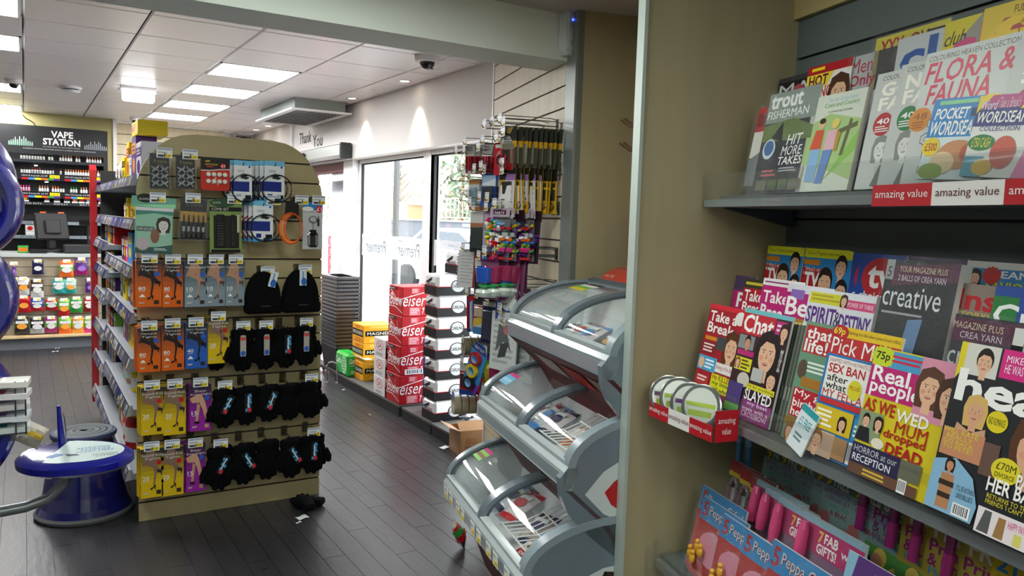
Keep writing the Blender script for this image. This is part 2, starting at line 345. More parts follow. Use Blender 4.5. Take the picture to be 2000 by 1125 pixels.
# ---- angled wall: boxed-out slatted panel, side panels, alcove, magazine bay
MAPLE = 'd8c7a0'
S0, S1 = 3.28, 4.66
slat_wall('wall_right_slats', MW(S1, .38, 0), 0, S1-S0-.12, .02, ZC, 'e0d3b4', LAM, .1, -.05)
m = MB(); m.M = MW(S1, .38, 0); m.box(-.03, 0, -.004, .42, 0, ZC, 'e8e4da'); struct(m.build('trim_7', UPVC))
GREYM = mat('grey_metal_post', '8e9692', .4, metal=.3)
m = MB(); m.M = MW(S0, .38, 0); m.box(-.12, 0, -.006, .03, 0, ZF, 'W'); struct(m.build('trim_8', GREYM))
BROWN = mat('maple_panel', 'a69a79', .5, var=.09, vscale=2.2, stretch=(5, 5, .5), bump=.05, bscale=60)
m = MB(); m.M = MW(S0, .0, 0); m.box(-.03, 0, -.376, -.05, 0, ZF, 'W'); struct(m.build('wall_side_panel', BROWN))
m = MB(); m.M = MW(2.23, 0, 0); m.box(0, .04, -.575, -.02, 0, ZF, 'W'); struct(m.build('wall_bay_panel', BROWN))
m = MB(); m.M = MW(2.23, 0, 0); m.box(-.004, .044, -.586, -.575, 0, ZF, 'W'); struct(m.build('trim_9', mat('pale_edge_strip', 'aeb8b2', .4)))
slat_wall('wall_alcove_slats', MW(S0, .06, 0), 0, S0-2.23, .02, ZF, 'c9b68a', LAM, .1, -.03)
GREYB = mat('dark_grey_back_panel', '5b6463', .55)
slat_wall('wall_rack_back', MW(2.19, .055, 0), 0, 3.2, .02, 2.187, 'W', GREYB, .5, .066)
m = MB(); m.M = MW(2.19, .062, 0); m.box(0, 3.2, -.012, .03, 2.187, ZF, 'W'); struct(m.build('trim_10', mat('cream_header', 'b3a06c', .5, var=.06, vscale=3)))
m = MB(); m.M = MW(2.2, -.0, 0); m.box(-2.6, 4.5, 0.0, .12, 0, ZC, 'W'); struct(m.build('wall_right', WHITE))
# ================================================================ ceiling fixtures
for x, y in ((-.8, 2.0), (.55, 1.75), (-1.7, -.8), (-.6, -.8), (.5, -.8), (-.6, -2.0), (.5, -2.0)):  # out-of-view panels added above and behind the camera to brighten the front
    light_panel(x, x+.58, y, y+.58, ZF-.013, 'added unseen light panel in the lower front ceiling, '+('first row' if y > 1 else 'second row' if y > -1 else 'third row')+(' left' if x < -1 else ' right' if x > 0 else ' middle'), FILL_F)
def downlight(y, label):
    t = thing('downlight', label, 'light', ME(2.555, y, ZC), 'round downlights beside the white bulkhead')
    m = MB(); m.lathe([(.034, -.001), (.045, -.006), (.05, -.004), (.052, .004)], 20, 'd8d8d6'); m.build('bezel', METAL, t, smooth=True)
    m = MB(); m.lathe([(.034, -.003), (.033, .004)], 16, 'ffffff'); m.build('bulb', mat('warm_bulb', 'fff2d8', .5, emit=9), t)
    l = bpy.data.lights.new('downlight_beam', 'SPOT'); l.energy = SPOT; l.spot_size = math.radians(62); l.spot_blend = .6; l.color = (1, .9, .68); l.shadow_soft_size = .03
    link('beam', l, t, ME(0, 0, -.012, 0, 0, math.radians(-8)))
downlight(5.83, 'lit round downlight nearest the large dome camera'); downlight(7.0, 'lit round downlight between the dome camera and ceiling vent'); downlight(9.92, 'lit round downlight beyond the ceiling vent, second from the back wall'); downlight(10.51, 'lit round downlight closest to the back wall')
for y, l in ((6.39, 'unlit white ceiling disc between two lit downlights'), (5.22, 'unlit white ceiling disc just right of the large dome camera')):
    m = MB(); m.lathe([(.0, -.012), (.03, -.012), (.034, -.006), (.048, -.005), (.055, 0)], 20, 'W'); tag(m.build('ceiling_disc', MATTE, None, ME(2.562, y, ZC), True), l, 'ceiling disc', 'blank ceiling discs')
def dome(x, y, z, r, label):
    t = thing('dome_camera', label, 'security camera', ME(x, y, z), 'dome security cameras')
    m = MB(); m.lathe([(r, 0), (r, -.012), (r*.93, -.035), (r*.6, -.038)][::-1], 24, 'e6e2e0'); m.build('housing', MATTE, t, smooth=True)
    m = MB(); m.lathe([(r*.6*math.cos(a*PI/12), -.034-r*.62*math.sin(a*PI/12)) for a in range(6, -1, -1)], 20, '0c0c0e'); m.build('dome', PLAS, t, smooth=True)
    m = MB(); m.lathe([(r*.1, -.04-r*.5), (r*.2, -.04-r*.45)], 10, '3a3a40', r*.3, -r*.2); m.build('lens', METAL, t)
dome(2.29, 4.86, ZC, .085, 'large white dome camera with black eye near the beam')
dome(1.12, 10.3, ZC, .06, 'small white dome camera above the far end of the shelving'); dome(-.06, 8.1, ZC, .065, 'white dome camera at the far left over a light panel')
t = thing('corner_camera', 'dark camera on a bracket in the far back corner', 'security camera', ME(2.5, 10.95, ZC))
m = MB(); m.tube([(0, 0, 0), (0, 0, -.06)], .012, 'e0dcd8', 8); m.cbox(-.1, .1, -.03, .03, -.075, -.055, .006, '4a4a4a'); m.build('bracket', MATTE, t); m = MB(); m.blob(0, 0, -.09, .05, .05, .035, '141414'); m.build('eye', PLAS, t, smooth=True)
t = thing('smoke_detector', 'round white smoke detector on the ceiling near the vape display', 'smoke detector', ME(.37, 8.2, ZC))
m = MB(); m.lathe([(.0, -.05), (.055, -.05), (.075, -.04), (.08, -.03)], 24, 'e6e4e4'); m.build('cap', MATTE, t, smooth=True); m = MB(); m.lathe([(.065, -.03), (.065, -.02)], 24, '3a3a3c'); m.lathe([(.085, -.02), (.09, -.012), (.09, 0)], 24, 'e6e4e4'); m.build('base', MATTE, t, smooth=True)
t = thing('emergency_light', 'glowing white boxy emergency light hanging below the ceiling', 'light', ME(.87, 7.75, ZC))
m = MB(); m.cbox(-.13, .13, -.035, .035, -.13, -.025, .015, 'W'); m.build('lamp_body', mat('emergency_diffuser', 'ffffff', .4, emit=3.5), t)
m = MB(); m.box(-.14, .14, -.04, .04, -.025, 0, 'W'); m.box(-.16, -.14, -.01, .01, -.05, -.02, 'd'); m.box(.14, .16, -.01, .01, -.05, -.02, 'd'); m.build('mount', MATTE, t)
t = thing('ceiling_vent', 'grey boxed ceiling vent with square grille near the door', 'vent', ME(2.32, 7.92, ZC))
m = MB(); m.box(-.2, .28, -.62, .62, -.1, 0, '8b9490'); m.build('duct', MATTE, t); m = MB()
for a, b, c, d in ((-.24, .33, -.66, -.6), (-.24, .33, .6, .66), (-.24, -.18, -.6, .6), (.27, .33, -.6, .6)): m.box(a, b, c, d, -.115, -.1, 'e4e2e2')
m.build('frame', MATTE, t); m = MB(); m.box(-.18, .27, -.6, .6, -.101, -.1, '3c3c3e'); m.build('backing', MATTE, t)
for k in range(13): m = MB(); m.box(-.18, .27, -.56+k*.0935-.006, -.56+k*.0935+.006, -.114, -.102, '8f8f90'); m.build('louvre', MATTE, t)
for k in range(6): m = MB(); m.box(-.13+k*.072-.004, -.13+k*.072+.004, -.6, .6, -.112, -.102, '8f8f90'); m.build('crossbar', MATTE, t)
p = at_y(1106, 65, 2.94)
t = thing('motion_sensor', 'white wall-mounted alarm motion sensor with blue light on the beam', 'alarm sensor', ME(p.x, 2.95, p.z, .12))
m = MB(); m.prism([(-.034, -.085), (-.02, -.1), (.02, -.1), (.034, -.085), (.036, .07), (.033, .088), (-.033, .088), (-.036, .07)], -.05, 0, 'dfe3e0'); m.build('case', MATTE, t); m = MB(); m.prism([(-.028, -.08), (.028, -.08), (.028, .08), (-.028, .08)], -.056, -.05, 'e6eae6'); m.build('front_cover', MATTE, t)
m = MB(); m.disc(0, .05, .011, .006, -.0575, '2a4cff'); m.build('indicator', mat('blue_led', '3050ff', .4, emit=5), t); m = MB()
for k in range(5): m.rect(-.016+k*.007, .012, -.013+k*.007, .038, -.0575, '9aa09c')
for k in range(3): m.rect(-.013+k*.011, -.06, -.007+k*.011, -.035, -.0575, '9aa09c')
m.poly([(-.024, -.0575, .004), (0, -.0575, .012), (.024, -.0575, .004), (0, -.0575, .009)], '8a908c'); m.build('lens_grille', MATTE, t)
# "Thank You" lettering on the bulkhead, door opener
m = MB(); m.text('Thank', -9.06, 2.325, -8.62, 2.45, -.004, '4a4a4c', .0); m.text('You', -8.56, 2.265, -8.24, 2.39, -.004, '4a4a4c', .0)
m.build('lettering', PAPER, wall_w, MX(XW, 0, 0))
t = thing('door_opener', 'grey metal automatic door opener box above the sliding door', 'door opener', MX(XW, 7.36, 2.155))
m = MB(); m.cbox(-1.62, 0, -.13, 0, -.055, .06, .008, 'b9bfbe'); m.build('housing', mat('brushed_aluminium', None, .35, metal=.7), t); m = MB(); m.cbox(0, .03, -.12, -.01, -.075, .075, .006, '2c3230'); m.build('end_cap', MATTE, t)
m = MB(); m.cbox(-1.3, -1.04, -.165, -.13, -.03, .03, .02, '141416'); m.build('sensor', PLAS, t)
m = MB(); m.rect(-1.24, -.012, -1.1, .012, -.1655, '2c2c32'); m.build('sensor_lens', PLAS, t)
# ================================================================ outside the windows
m = MB(); m.box(3.0, 60, -25, 90, -.3, -.12, 'c9c7c4'); struct(m.build('ground_outside', mat('pale_pavement', None, .9, var=.1, vscale=2)))
p1, p2 = at_x(704, 420, 3.35), at_x(752, 420, 3.35)
m = MB(); m.box(3.0, 3.42, p2.y, p1.y, -.12, 3.2, 'd9dce2'); struct(m.build('wall_outside_pier', mat('pale_render', None, .9, bump=.3, bscale=9)))
m = MB(); m.tube([(3.47, p2.y-.02, -.12), (3.47, p2.y-.02, 3.2)], .035, '55585c', 10); tag(m.build('downpipe', MATTE), 'grey downpipe on the pale pier outside the window', 'downpipe')
STONE = mat('grey_stone_wall', None, .9, bump=.4, bscale=5)
m = MB(); m.box(15.9, 16.3, 2, 40, -.12, 1.42, '5c6068'); sw = struct(m.build('wall_outside_stone', STONE)); rr = random.Random(3)
for r in range(3):
    y = 8+rr.uniform(0, .5)
    while y < 29:
        L = rr.uniform(.5, 1.1); g = rr.uniform(.75, 1.25); c = tuple(v*g for v in hx('6c7078'))
        b = MB(); b.box(15.84+rr.uniform(0, .04), 15.95, y, y+L-.04, .82+r*.2, .82+r*.2+.17, c); b.build('stone', STONE, sw); y += L
m = MB(); m.box(15.8, 16.35, 2, 40, 1.42, 1.5, '80848a'); m.build('coping', STONE, sw)
m = MB(); m.box(12.5, 12.8, 4, 34, -.12, .78, 'efefee'); tag(m.build('washout_wall', PAPER), 'added low white wall standing in for washed-out ground outside the windows', 'wall')  # added wall, its white stands in for the overexposed ground
t = thing('railing', 'pale metal railing on the stone wall outside the windows', 'railing', ME(16.6, 0, 1.5)); m = MB(); m.box(-.03, .03, 6, 34, .95, 1.0, 'd6d2cc'); m.box(-.03, .03, 6, 34, .1, .14, 'd6d2cc'); m.build('rail', MATTE, t)
for k in range(70): m = MB(); m.box(-.015, .015, 6+k*.4, 6.04+k*.4, .1, .95, 'b8b2aa'); m.build('baluster', MATTE, t)
BANK = mat('brushwood_bank', None, .95, var=.5, vscale=1.6, bump=1, bscale=3)
m = MB(); rr = random.Random(5); nz = {}
def bank(u, v):
    k = (round(u, 4), round(v, 4)); 
    if k not in nz: nz[k] = rr.uniform(-.5, .5)
    return (20+u*12+nz[k], -4+v*60, -.2+u*13+nz[k])
m.surf(bank, 14, 50, '8a8272'); struct(m.build('hillside', BANK))
def bare_tree(x, y, z, h, label, seed, col='857a6c'):
    t = thing('bare_tree', label, 'tree', ME(x, y, z), 'leafless trees outside'); r = random.Random(seed)
    m = MB(); m.tube([(0, 0, 0), (r.uniform(-.1, .1), .1, h*.5), (.1, 0, h)], [h*.022, h*.015, h*.004], col, 6); m.build('trunk', BANK, t); m = MB()
    for k in range(60):
        z0 = h*r.uniform(.15, .95); a = r.uniform(0, 6.28); L = h*r.uniform(.12, .34)*(1.15-z0/h); b = Vector((0, 0, z0)); e = b+Vector((math.cos(a)*L, math.sin(a)*L, L*r.uniform(.3, 1.1))); q = (b+e)/2+Vector((0, 0, -.05*L))
        m.tube([b, q, e], [h*.006, h*.004, h*.002], col, 3)
        for j in range(3):
            e2 = q+Vector((r.uniform(-1, 1), r.uniform(-1, 1), r.uniform(.2, 1)))*L*.5; m.tube([q, e2], [h*.003, h*.0012], col, 3)
    m.build('branches', BANK, t)
for i, (px, d) in enumerate(((640, 21), (780, 21), (840, 21), (880, 21), (720, 21))):
    q = at_x(px, 400, d); bare_tree(d, q.y, -.3, 5+.5*(i % 3), 'bare tree outside, %s from the left through the glass' % ORD[sorted([640, 780, 840, 880, 720]).index(px)], i)
q = at_x(905, 350, 18.5); t = thing('evergreen_shrub', 'green ivy-clad bush outside the right-hand window', 'shrub', ME(18.5, q.y, 1.3)); m = MB(); m.tube([(0, 0, 0), (0, 0, 3)], .08, 'h', 6); m.build('trunk', BANK, t); m = MB(); rr = random.Random(9)
for k in range(500):
    a = rr.uniform(0, 6.28); z = rr.uniform(.3, 4.2); rad = rr.uniform(.2, 1.3); c = Vector((math.cos(a)*rad, math.sin(a)*rad, z)); u = Vector((rr.uniform(-1, 1), rr.uniform(-1, 1), rr.uniform(-1, 1))).normalized()*.16; w = u.orthogonal().normalized()*.12
    m.poly([c-u, c+w, c+u, c-w], ('6f7f68', '8a9a80', '5c6c5a')[k % 3])
o = m.build('foliage', BANK, t); o['kind'] = 'stuff'
q = at_x(795, 375, 17.6); t = thing('bin_shelter', 'pale timber bin store beside the road outside', 'shed', ME(17.6, q.y, -.12))
m = MB(); m.box(-.5, .5, -1.2, 1.2, 0, 2.35, 'c99878'); m.build('body', PAPER, t)
for k in range(12): m = MB(); m.box(-.54, -.5, -1.2+k*.2, -1.03+k*.2, 0, 2.35, 'c98f6c' if k > 5 else 'b5b09c'); m.build('board', PAPER, t)
m = MB(); m.prof([(-1.3, 2.35), (1.3, 2.35), (1.3, 2.45), (-1.3, 2.5)], -.6, .6, 'e6e4e2'); m.build('roof', PAPER, t)
# white car parked outside
q = at_x(900, 470, 8.6); t = thing('parked_car', 'white car parked outside the right-hand window', 'car', ME(8.6, q.y-.6, -.12, PI/2+.25))
pr = [(-2, .3), (-2.05, .65), (-1.95, .9), (-1.1, .98), (-.45, 1.42), (.75, 1.45), (1.5, 1.0), (2.0, .85), (2.08, .5), (2.0, .28)]
m = MB(); m.prism([(a, b) for a, b in pr][::-1], -.82, .82, 'f4f5f6'); m.build('body', PLAS, t, smooth=True); m = MB(); m.prism([(-1.0, .99), (-.42, 1.37), (.7, 1.4), (1.35, 1.02)][::-1], -.83, .83, '39424c'); m.build('windows', PLAS, t)
for sx in (-1.3, 1.3):
    for sy in (-.8, .8): m = MB(); m.M = ME(sx, sy, .3, 0, PI/2); m.lathe([(.12, -.1), (.3, -.1), (.31, 0), (.3, .1), (.12, .1)], 18, '26282a'); m.build('wheel', MATTE, t, smooth=True)
t = thing('bollard', 'grey metal bollard with a hoop outside the window', 'bollard', ME(6.0, at_x(775, 520, 6).y, -.12)); m = MB(); m.lathe([(.07, 0), (.07, .75), (.05, .78)], 12, 'c8ccd0'); m.build('post', MATTE, t); m = MB(); m.tube([(0, .0, .7), (0, -.01, .95), (0, -.1, 1.05), (0, -.22, .95)], .012, '6a6e72', 6); m.build('hoop', METAL, t)
# red milk crates on a trolley outside the door
q = at_x(648, 500, 4.1)
for k in range(8):
    t = thing('milk_crate', 'red plastic milk crate outside the door, %s from the bottom' % ORD[k], 'crate', ME(4.1, q.y, -.12+.12+k*.155), 'red crates stacked outside the door')
    m = MB(); m.box(-.18, .18, -.36, .36, 0, .02, 'R'); m.box(-.18, .18, -.36, .36, .1, .14, 'R')
    for sy in (-.36, .33): m.box(-.18, .18, sy, sy+.03, .02, .1, 'd9505a')
    m.box(-.175, -.165, -.36, .36, .02, .1, 'e88a90'); m.box(.165, .175, -.36, .36, .02, .1, 'e88a90'); m.build('shell', PLAS, t)
    for b in range(3): m = MB(); m.lathe([(.045, .03), (.045, .12), (.02, .135), (.02, .15)], 10, 'f6f6f4', 0, -.22+b*.22); m.build('milk_bottle', PLAS, t)
t = thing('crate_trolley', 'white tubular trolley around the red crates outside the door', 'trolley', ME(4.1, q.y, -.12))
for sy in (-.4, .4): m = MB(); m.tube([(-.22, sy, .02), (-.22, sy, 1.5)], .014, 'f2f2f4', 6); m.build('upright', MATTE, t)
m = MB(); m.box(-.22, .22, -.4, .4, .08, .12, 'e8e8ea'); m.build('base', MATTE, t)
# ================================================================ sweets, bags
def pouch(w, h, bands, d=.03, nu=7, nv=8, seed=0):
    r = random.Random(seed); m = MB(); P = {}
    def pt(i, j, side):
        u, v = i/nu, j/nv; bl = (math.sin(PI*u)**.6)*(math.sin(PI*min(1, max(0, (v-.04)/.9)))**.6) if 0 < i < nu and 0 < j < nv else 0
        k = (i, j); 
        if k not in P: P[k] = r.uniform(-.06, .06)
        return ((u-.5)*w*(1-.06*math.sin(PI*v)), side*d*bl*(1+P[k]*3)*.5, v*h+P[k]*h*.06*(1 if 0 < j < nv else 0))
    for side in (-1, 1):
        for j in range(nv):
            v = (j+.5)/nv; col = next(c for a, c in bands if v < a)
            pts = [[pt(i, jj, side) for i in range(nu+1)] for jj in (j, j+1)]
            for i in range(nu):
                q = [pts[0][i], pts[0][i+1], pts[1][i+1], pts[1][i]]; m.poly(q if side < 0 else q[::-1], col)
    return m
def bag(name, label, cat, M, w, h, bands, prints=(), group=None, d=.035, seed=0, ticket=False):
    t = thing(name, label, cat, M, group); pouch(w, h, bands, d, seed=seed).build('pouch', FOIL, t, smooth=True)
    m = MB(); y = -d*.5-.004
    for k, op in enumerate(prints): draw(m, op, 0-w/2, 0, w, h, y-k*.0003)
    if prints: m.build('print', PRINT, t)
    if ticket: m = MB(); m.box(-.035, .035, y-.02, y-.018, h*.9, h*.9+.035, 'f4f4f2'); m.rect(0, h*.9+.004, .032, h*.9+.018, y-.0205, 'Y'); m.build('price_ticket', CARD, t)
    return t
def face(m, x, z, s, y, hair='H', skin='S', style=0):   # generic portrait: s is the head height
    X = lambda a: x+a*s; mono = skin in ('dcdcda', 'e0dcd8'); ck, mo = ('d0d0ce', '8a8a88') if mono else ('d89a80', 'a84a44')
    if style == 1: m.poly([(X(-.42), y, z-.55*s), (X(-.5), y, z+.1*s), (X(-.38), y, z+.5*s), (X(0), y, z+.64*s), (X(.38), y, z+.5*s), (X(.5), y, z+.1*s), (X(.42), y, z-.55*s)], hair)
    else: m.disc(x, z+.12*s, .4*s, .5*s, y, hair)
    m.poly([(X(-.15), y-.00003, z-.7*s), (X(.15), y-.00003, z-.7*s), (X(.14), y-.00003, z-.3*s), (X(-.14), y-.00003, z-.3*s)], skin)
    m.disc(x, z, .33*s, .46*s, y-.00006, skin, 20)
    m.poly([(X(-.34), y-.00009, z+.12*s), (X(-.3), y-.00009, z+.4*s), (X(0), y-.00009, z+.56*s), (X(.3), y-.00009, z+.4*s), (X(.34), y-.00009, z+.12*s), (X(.2), y-.00009, z+.3*s), (X(-.12), y-.00009, z+.33*s)], hair)
    for e in (-.14, .14):
        m.disc(X(e), z+.05*s, .065*s, .024*s, y-.00012, 'e8dcd2', 8); m.disc(X(e), z+.05*s, .028*s, .026*s, y-.00014, '2a1c14', 8); m.rect(X(e-.08), z+.105*s, X(e+.08), z+.122*s, y-.00012, hair)
    m.poly([(X(-.05), y-.00012, z-.1*s), (X(.05), y-.00012, z-.1*s), (X(.015), y-.00012, z+.06*s)], 'b8b8b4' if mono else 's'); m.disc(X(-.2), z-.1*s, .08*s, .07*s, y-.0001, ck, 8); m.disc(X(.2), z-.1*s, .08*s, .07*s, y-.0001, ck, 8); m.disc(x, z-.24*s, .11*s, .042*s, y-.00012, mo, 10); m.rect(X(-.07), z-.238*s, X(.07), z-.222*s, y-.00014, 'ece2da')
def draw(m, op, x0, z0, w, h, y):
    k = op[0]; X = lambda u: x0+u*w; Z = lambda v: z0+v*h
    if k == 'r': m.rect(X(op[1]), Z(op[2]), X(op[3]), Z(op[4]), y, op[5])
    elif k == 'e': m.disc(X(op[1]), Z(op[2]), op[3]*w, op[4]*h, y, op[5], 20)
    elif k == 't': m.text(op[1], X(op[2]), Z(op[3]), X(op[4]), Z(op[5]), y, op[6], op[7] if len(op) > 7 else .015, op[8] if len(op) > 8 else 0)
    elif k == 'p': m.poly([(X(a), y, Z(b)) for a, b in op[1]], op[2])
    elif k == 'f': face(m, X(op[1]), Z(op[2]), op[3]*h, y, *(op[4:]))
    elif k == 's':                       # starburst
        n = op[6] if len(op) > 6 else 14; m.poly([(X(op[1])+op[3]*w*(1 if i % 2 else .84)*math.cos(PI*i/n), y, Z(op[2])+op[4]*h*(1 if i % 2 else .84)*math.sin(PI*i/n)) for i in range(2*n)], op[5])
    elif k == 'bar':                     # barcode
        m.rect(X(op[1]), Z(op[2]), X(op[3]), Z(op[4]), y, 'f6f6f6'); r = random.Random(1); u = op[1]+(op[3]-op[1])*.08
        while u < op[3]-(op[3]-op[1])*.1: q = r.uniform(.02, .06)*(op[3]-op[1]); m.rect(X(u), Z(op[2]+(op[4]-op[2])*.15), X(u+q), Z(op[4]-(op[4]-op[2])*.1), y-.0001, 'K'); u += q*2
    elif k == 'ln':                      # lines of small print
        n = op[5]; hh = (op[4]-op[2])/n
        r = random.Random(int(op[1]*1000)+n)
        for i in range(n): m.rect(X(op[1]), Z(op[2]+hh*(i+.25)), X(op[1]+(op[3]-op[1])*r.uniform(.7, 1)), Z(op[2]+hh*(i+.75)), y, op[6])
# ================================================================ counter, till and vape display at the back
YC = 9.83
t = counter = thing('shop_counter', 'long sales counter with slatted maple front hung with sweets', 'counter', ME(0, YC, 0))
m = MB(); m.box(-2.6, 1.0, .02, .6, 0, .99, '6a6258'); m.build('body', MATTE, t); m = MB(); m.box(-2.6, 1.0, -.03, .62, .99, 1.025, 'b9beba'); m.build('worktop', mat('grey_laminate_top', None, .3), t)
m = MB(); m.cbox(-2.6, 1.0, -.12, .02, .13, .16, .005, 'd3b888'); m.build('ledge', LAM, t); m = MB(); m.box(-2.6, 1.0, -.02, .03, 0, .13, '777c84'); m.build('plinth', MATTE, t)
for k in range(8): m = MB(); m.prof([(0, .165+k*.103), (0, .262+k*.103), (.02, .262+k*.103), (.02, .165+k*.103)], -2.6, 1.0, '9c907a'); m.build('slat', LAM, t)
SW = [  # crop-space boxes of each bag, colours, label
 (88, 430, 118, 520, 'V', 'v', 'purple sweet bag at the far left of the top row on the counter front'), (235, 410, 320, 510, 'N', 'N', 'small navy blue sweet bag hanging alone on the counter front'), (435, 410, 540, 530, 'g', 'O', 'green and orange sweet bag in the top row of the counter front'), (548, 395, 645, 515, 'V', 'M', 'purple sweet bag with yellow lettering right of the green and orange bag'), (668, 430, 700, 520, 'V', 'M', 'purple sweet bag half hidden by the red shelf upright, top row'),
 (90, 540, 120, 660, 'O', 'h', 'orange sweet bag at the far left of the second row'), (125, 535, 215, 660, 'h', 'w', 'brown sweet bag with white band in the second row'), (225, 550, 320, 680, 'H', 'w', 'brown and white sweet bag with price flash in the second row'), (385, 545, 475, 650, 't', 'T', 'left of two pale teal sweet bags on the counter front'), (475, 545, 560, 650, 't', 'T', 'right of two pale teal sweet bags on the counter front'), (625, 545, 697, 645, 'V', 'V', 'purple sweet bag in the second row beside the red upright'),
 (90, 690, 125, 790, 'O', 'o', 'orange sweet bag at the far left of the third row'), (125, 670, 225, 790, 'R', 'R', 'plain bright red sweet bag in the third row'), (225, 690, 318, 780, 'B', 'R', 'red sweet bag with a blue top in the third row'), (330, 690, 425, 775, 'G', 'R', 'dark green sweet bag with red base in the third row'), (427, 690, 510, 815, 'g', 'R', 'green sweet bag with red fruit in the third row, hanging lowest'), (512, 680, 605, 790, 'g', 'G', 'lime green sweet bag in the third row'), (612, 680, 697, 785, 'R', 'r', 'red sweet bag in the third row beside the red upright'),
 (105, 820, 215, 945, '3a5a30', 'k', 'dark green sweet bag at the left of the bottom row'), (220, 825, 325, 945, 'K', 'd', 'black sweet bag with silver print in the bottom row'), (330, 820, 420, 940, 'g', 'M', 'green and magenta sweet bag in the bottom row right of the black bag'), (430, 820, 525, 945, 'g', 'O', 'green and red sweet bag in the bottom row left of the yellow bag'), (528, 820, 615, 940, 'Y', 'o', 'yellow sweet bag in the bottom row'), (615, 820, 690, 940, 'g', 'P', 'green and pink sweet bag at the right of the bottom row')]
for i, (a, b, c, d, c1, c2, lab) in enumerate(SW):
    k = .2667; p0 = at_y(a*k, 400+d*k, YC-.06); p1 = at_y(c*k, 400+b*k, YC-.06); w, h = p1.x-p0.x, p1.z-p0.z
    pr = [('e', .5, .45, .33, .17, 'w' if i % 3 else 'o'), ('r', .1, .62, .9, .78, c2 if c1 == c2 else 'W')] if c1 not in ('V',) else [('t', 'Maynards', .1, .72, .9, .9, 'Y'), ('e', .5, .4, .3, .15, 'v')]
    bag('sweet_bag', lab, 'sweets', ME((p0.x+p1.x)/2, YC-.06, p0.z), w, h, [(.35, c2), (.75, c1), (1.1, c1 if i % 2 else c2)], pr, 'sweet bags on the counter front', .05, i, True)
# counter top items
t = thing('till_monitor', 'black till screen seen from behind on the counter', 'monitor', ME(.26, YC+.35, 1.025, .35))
m = MB(); m.cbox(-.12, .12, -.1, .12, 0, .03, .01, 'K'); m.build('foot', MATTE, t); m = MB(); m.cbox(-.04, .04, .0, .06, .03, .2, .01, 'K'); m.build('neck', MATTE, t); m = MB(); m.M = ME(0, -.02, .14, 0, -.25); m.cbox(-.17, .17, -.02, .03, 0, .3, .012, '0b0b0c'); m.build('screen_back', MATTE, t); m = MB(); m.M = ME(0, -.02, .14, 0, -.25); m.cbox(-.08, .08, -.045, -.02, .06, .22, .01, '121214'); m.build('housing', MATTE, t)
t = thing('customer_display', 'small black customer display on a pole above the till', 'monitor', ME(.62, YC+.5, 1.025)); m = MB(); m.tube([(0, 0, 0), (0, 0, .32)], .012, 'K', 8); m.build('pole', MATTE, t); m = MB(); m.cbox(-.09, .09, -.02, .02, .3, .37, .008, 'K'); m.build('screen', PLAS, t)
t = thing('cash_drawer', 'flat black cash drawer on the counter under the till', 'cash drawer', ME(.56, YC+.24, 1.025)); m = MB(); m.cbox(-.2, .2, -.18, .18, 0, .09, .008, '19191b'); m.build('case', MATTE, t); m = MB(); m.box(-.19, .19, -.186, -.18, .015, .075, '232325'); m.build('drawer_front', MATTE, t)
t = thing('card_reader', 'black card reader with cable lying on the counter', 'card reader', ME(.12, YC+.1, 1.025)); m = MB(); m.cbox(-.09, .09, -.06, .06, 0, .045, .015, '161618'); m.build('body', PLAS, t); m = MB(); m.tube([(.09, 0, .02), (.16, -.06, .01), (.25, -.05, .008), (.35, 0, .008)], .005, 'K', 5); m.build('cable', MATTE, t)
t = thing('blue_cup', 'blue plastic cup holding a colourful card on the counter', 'cup', ME(.84, YC+.05, 1.025)); m = MB(); m.lathe([(.028, 0), (.042, .11), (.038, .11), (.026, .01)], 16, 'B'); m.build('cup_body', PLAS, t, smooth=True); m = MB(); m.box(-.035, .035, 0, .004, .1, .24, 'W'); m.rect(-.03, .12, .03, .18, -.001, 'Y'); m.rect(-.03, .18, .03, .22, -.001, 'b'); m.build('card', CARD, t)
t = thing('charity_box', 'small green collection box on the counter at left', 'box', ME(-.02, YC+.12, 1.025)); m = MB(); m.cbox(-.05, .05, -.04, .04, 0, .08, .006, 'G'); m.build('body', PLAS, t); m = MB(); m.rect(-.04, .02, .04, .06, -.041, 'O'); m.build('print', CARD, t)
t = vape = thing('vape_display', 'black vape display cabinet with lettered header behind the counter', 'display cabinet', ME(0, 10.62, 0))
m = MB(); m.box(-1.2, .84, .06, .1, .5, 2.43, '17181a'); m.build('back_panel', MATTE, t)
m = MB(); m.box(.8, .845, -.12, .1, 0, 2.43, '111113'); m.build('side_panel', MATTE, t); m = MB(); m.box(-1.2, .8, -.16, -.12, 2.12, 2.43, '18191b'); hd = m.build('header', MATTE, t)
m = MB(); z = 2.12; y = -.163
m.text('VAPE', .27, 2.31, .49, 2.385, y, 'f0f0ee', .03); m.text('STATION', .19, 2.225, .56, 2.3, y, 'f0f0ee', .03); m.text('E-LIQUIDS & ACCESSORIES', .19, 2.195, .56, 2.21, y, 'c0c0c0', 0, .2); m.text('E-LIQUIDS CONTAIN NICOTINE WHICH IS A HIGHLY ADDICTIVE SUBSTANCE', .0, 2.165, .72, 2.18, y, 'c8c8c8', 0, .2)
for x0 in (-.14, .6):
    for k, hh in enumerate((.05, .06, .07, .1, .07, .11, .08, .11, .09, .06, .055, .05)): x = x0+k*.02; m.rect(x, 2.2, x+.015, 2.2+hh*.6, y, '7fa090' if x0 < 0 else '7c8288'); m.rect(x+.003, 2.2+hh*.6, x+.012, 2.2+hh*.9, y, 'a8c0b4' if x0 < 0 else '9a9fa4')
m.build('lettering', PAPER, hd)
VSH = [(2.055, 0), (1.90, 1), (1.70, 1), (1.58, 2), (1.36, 3), (1.2, 3)]
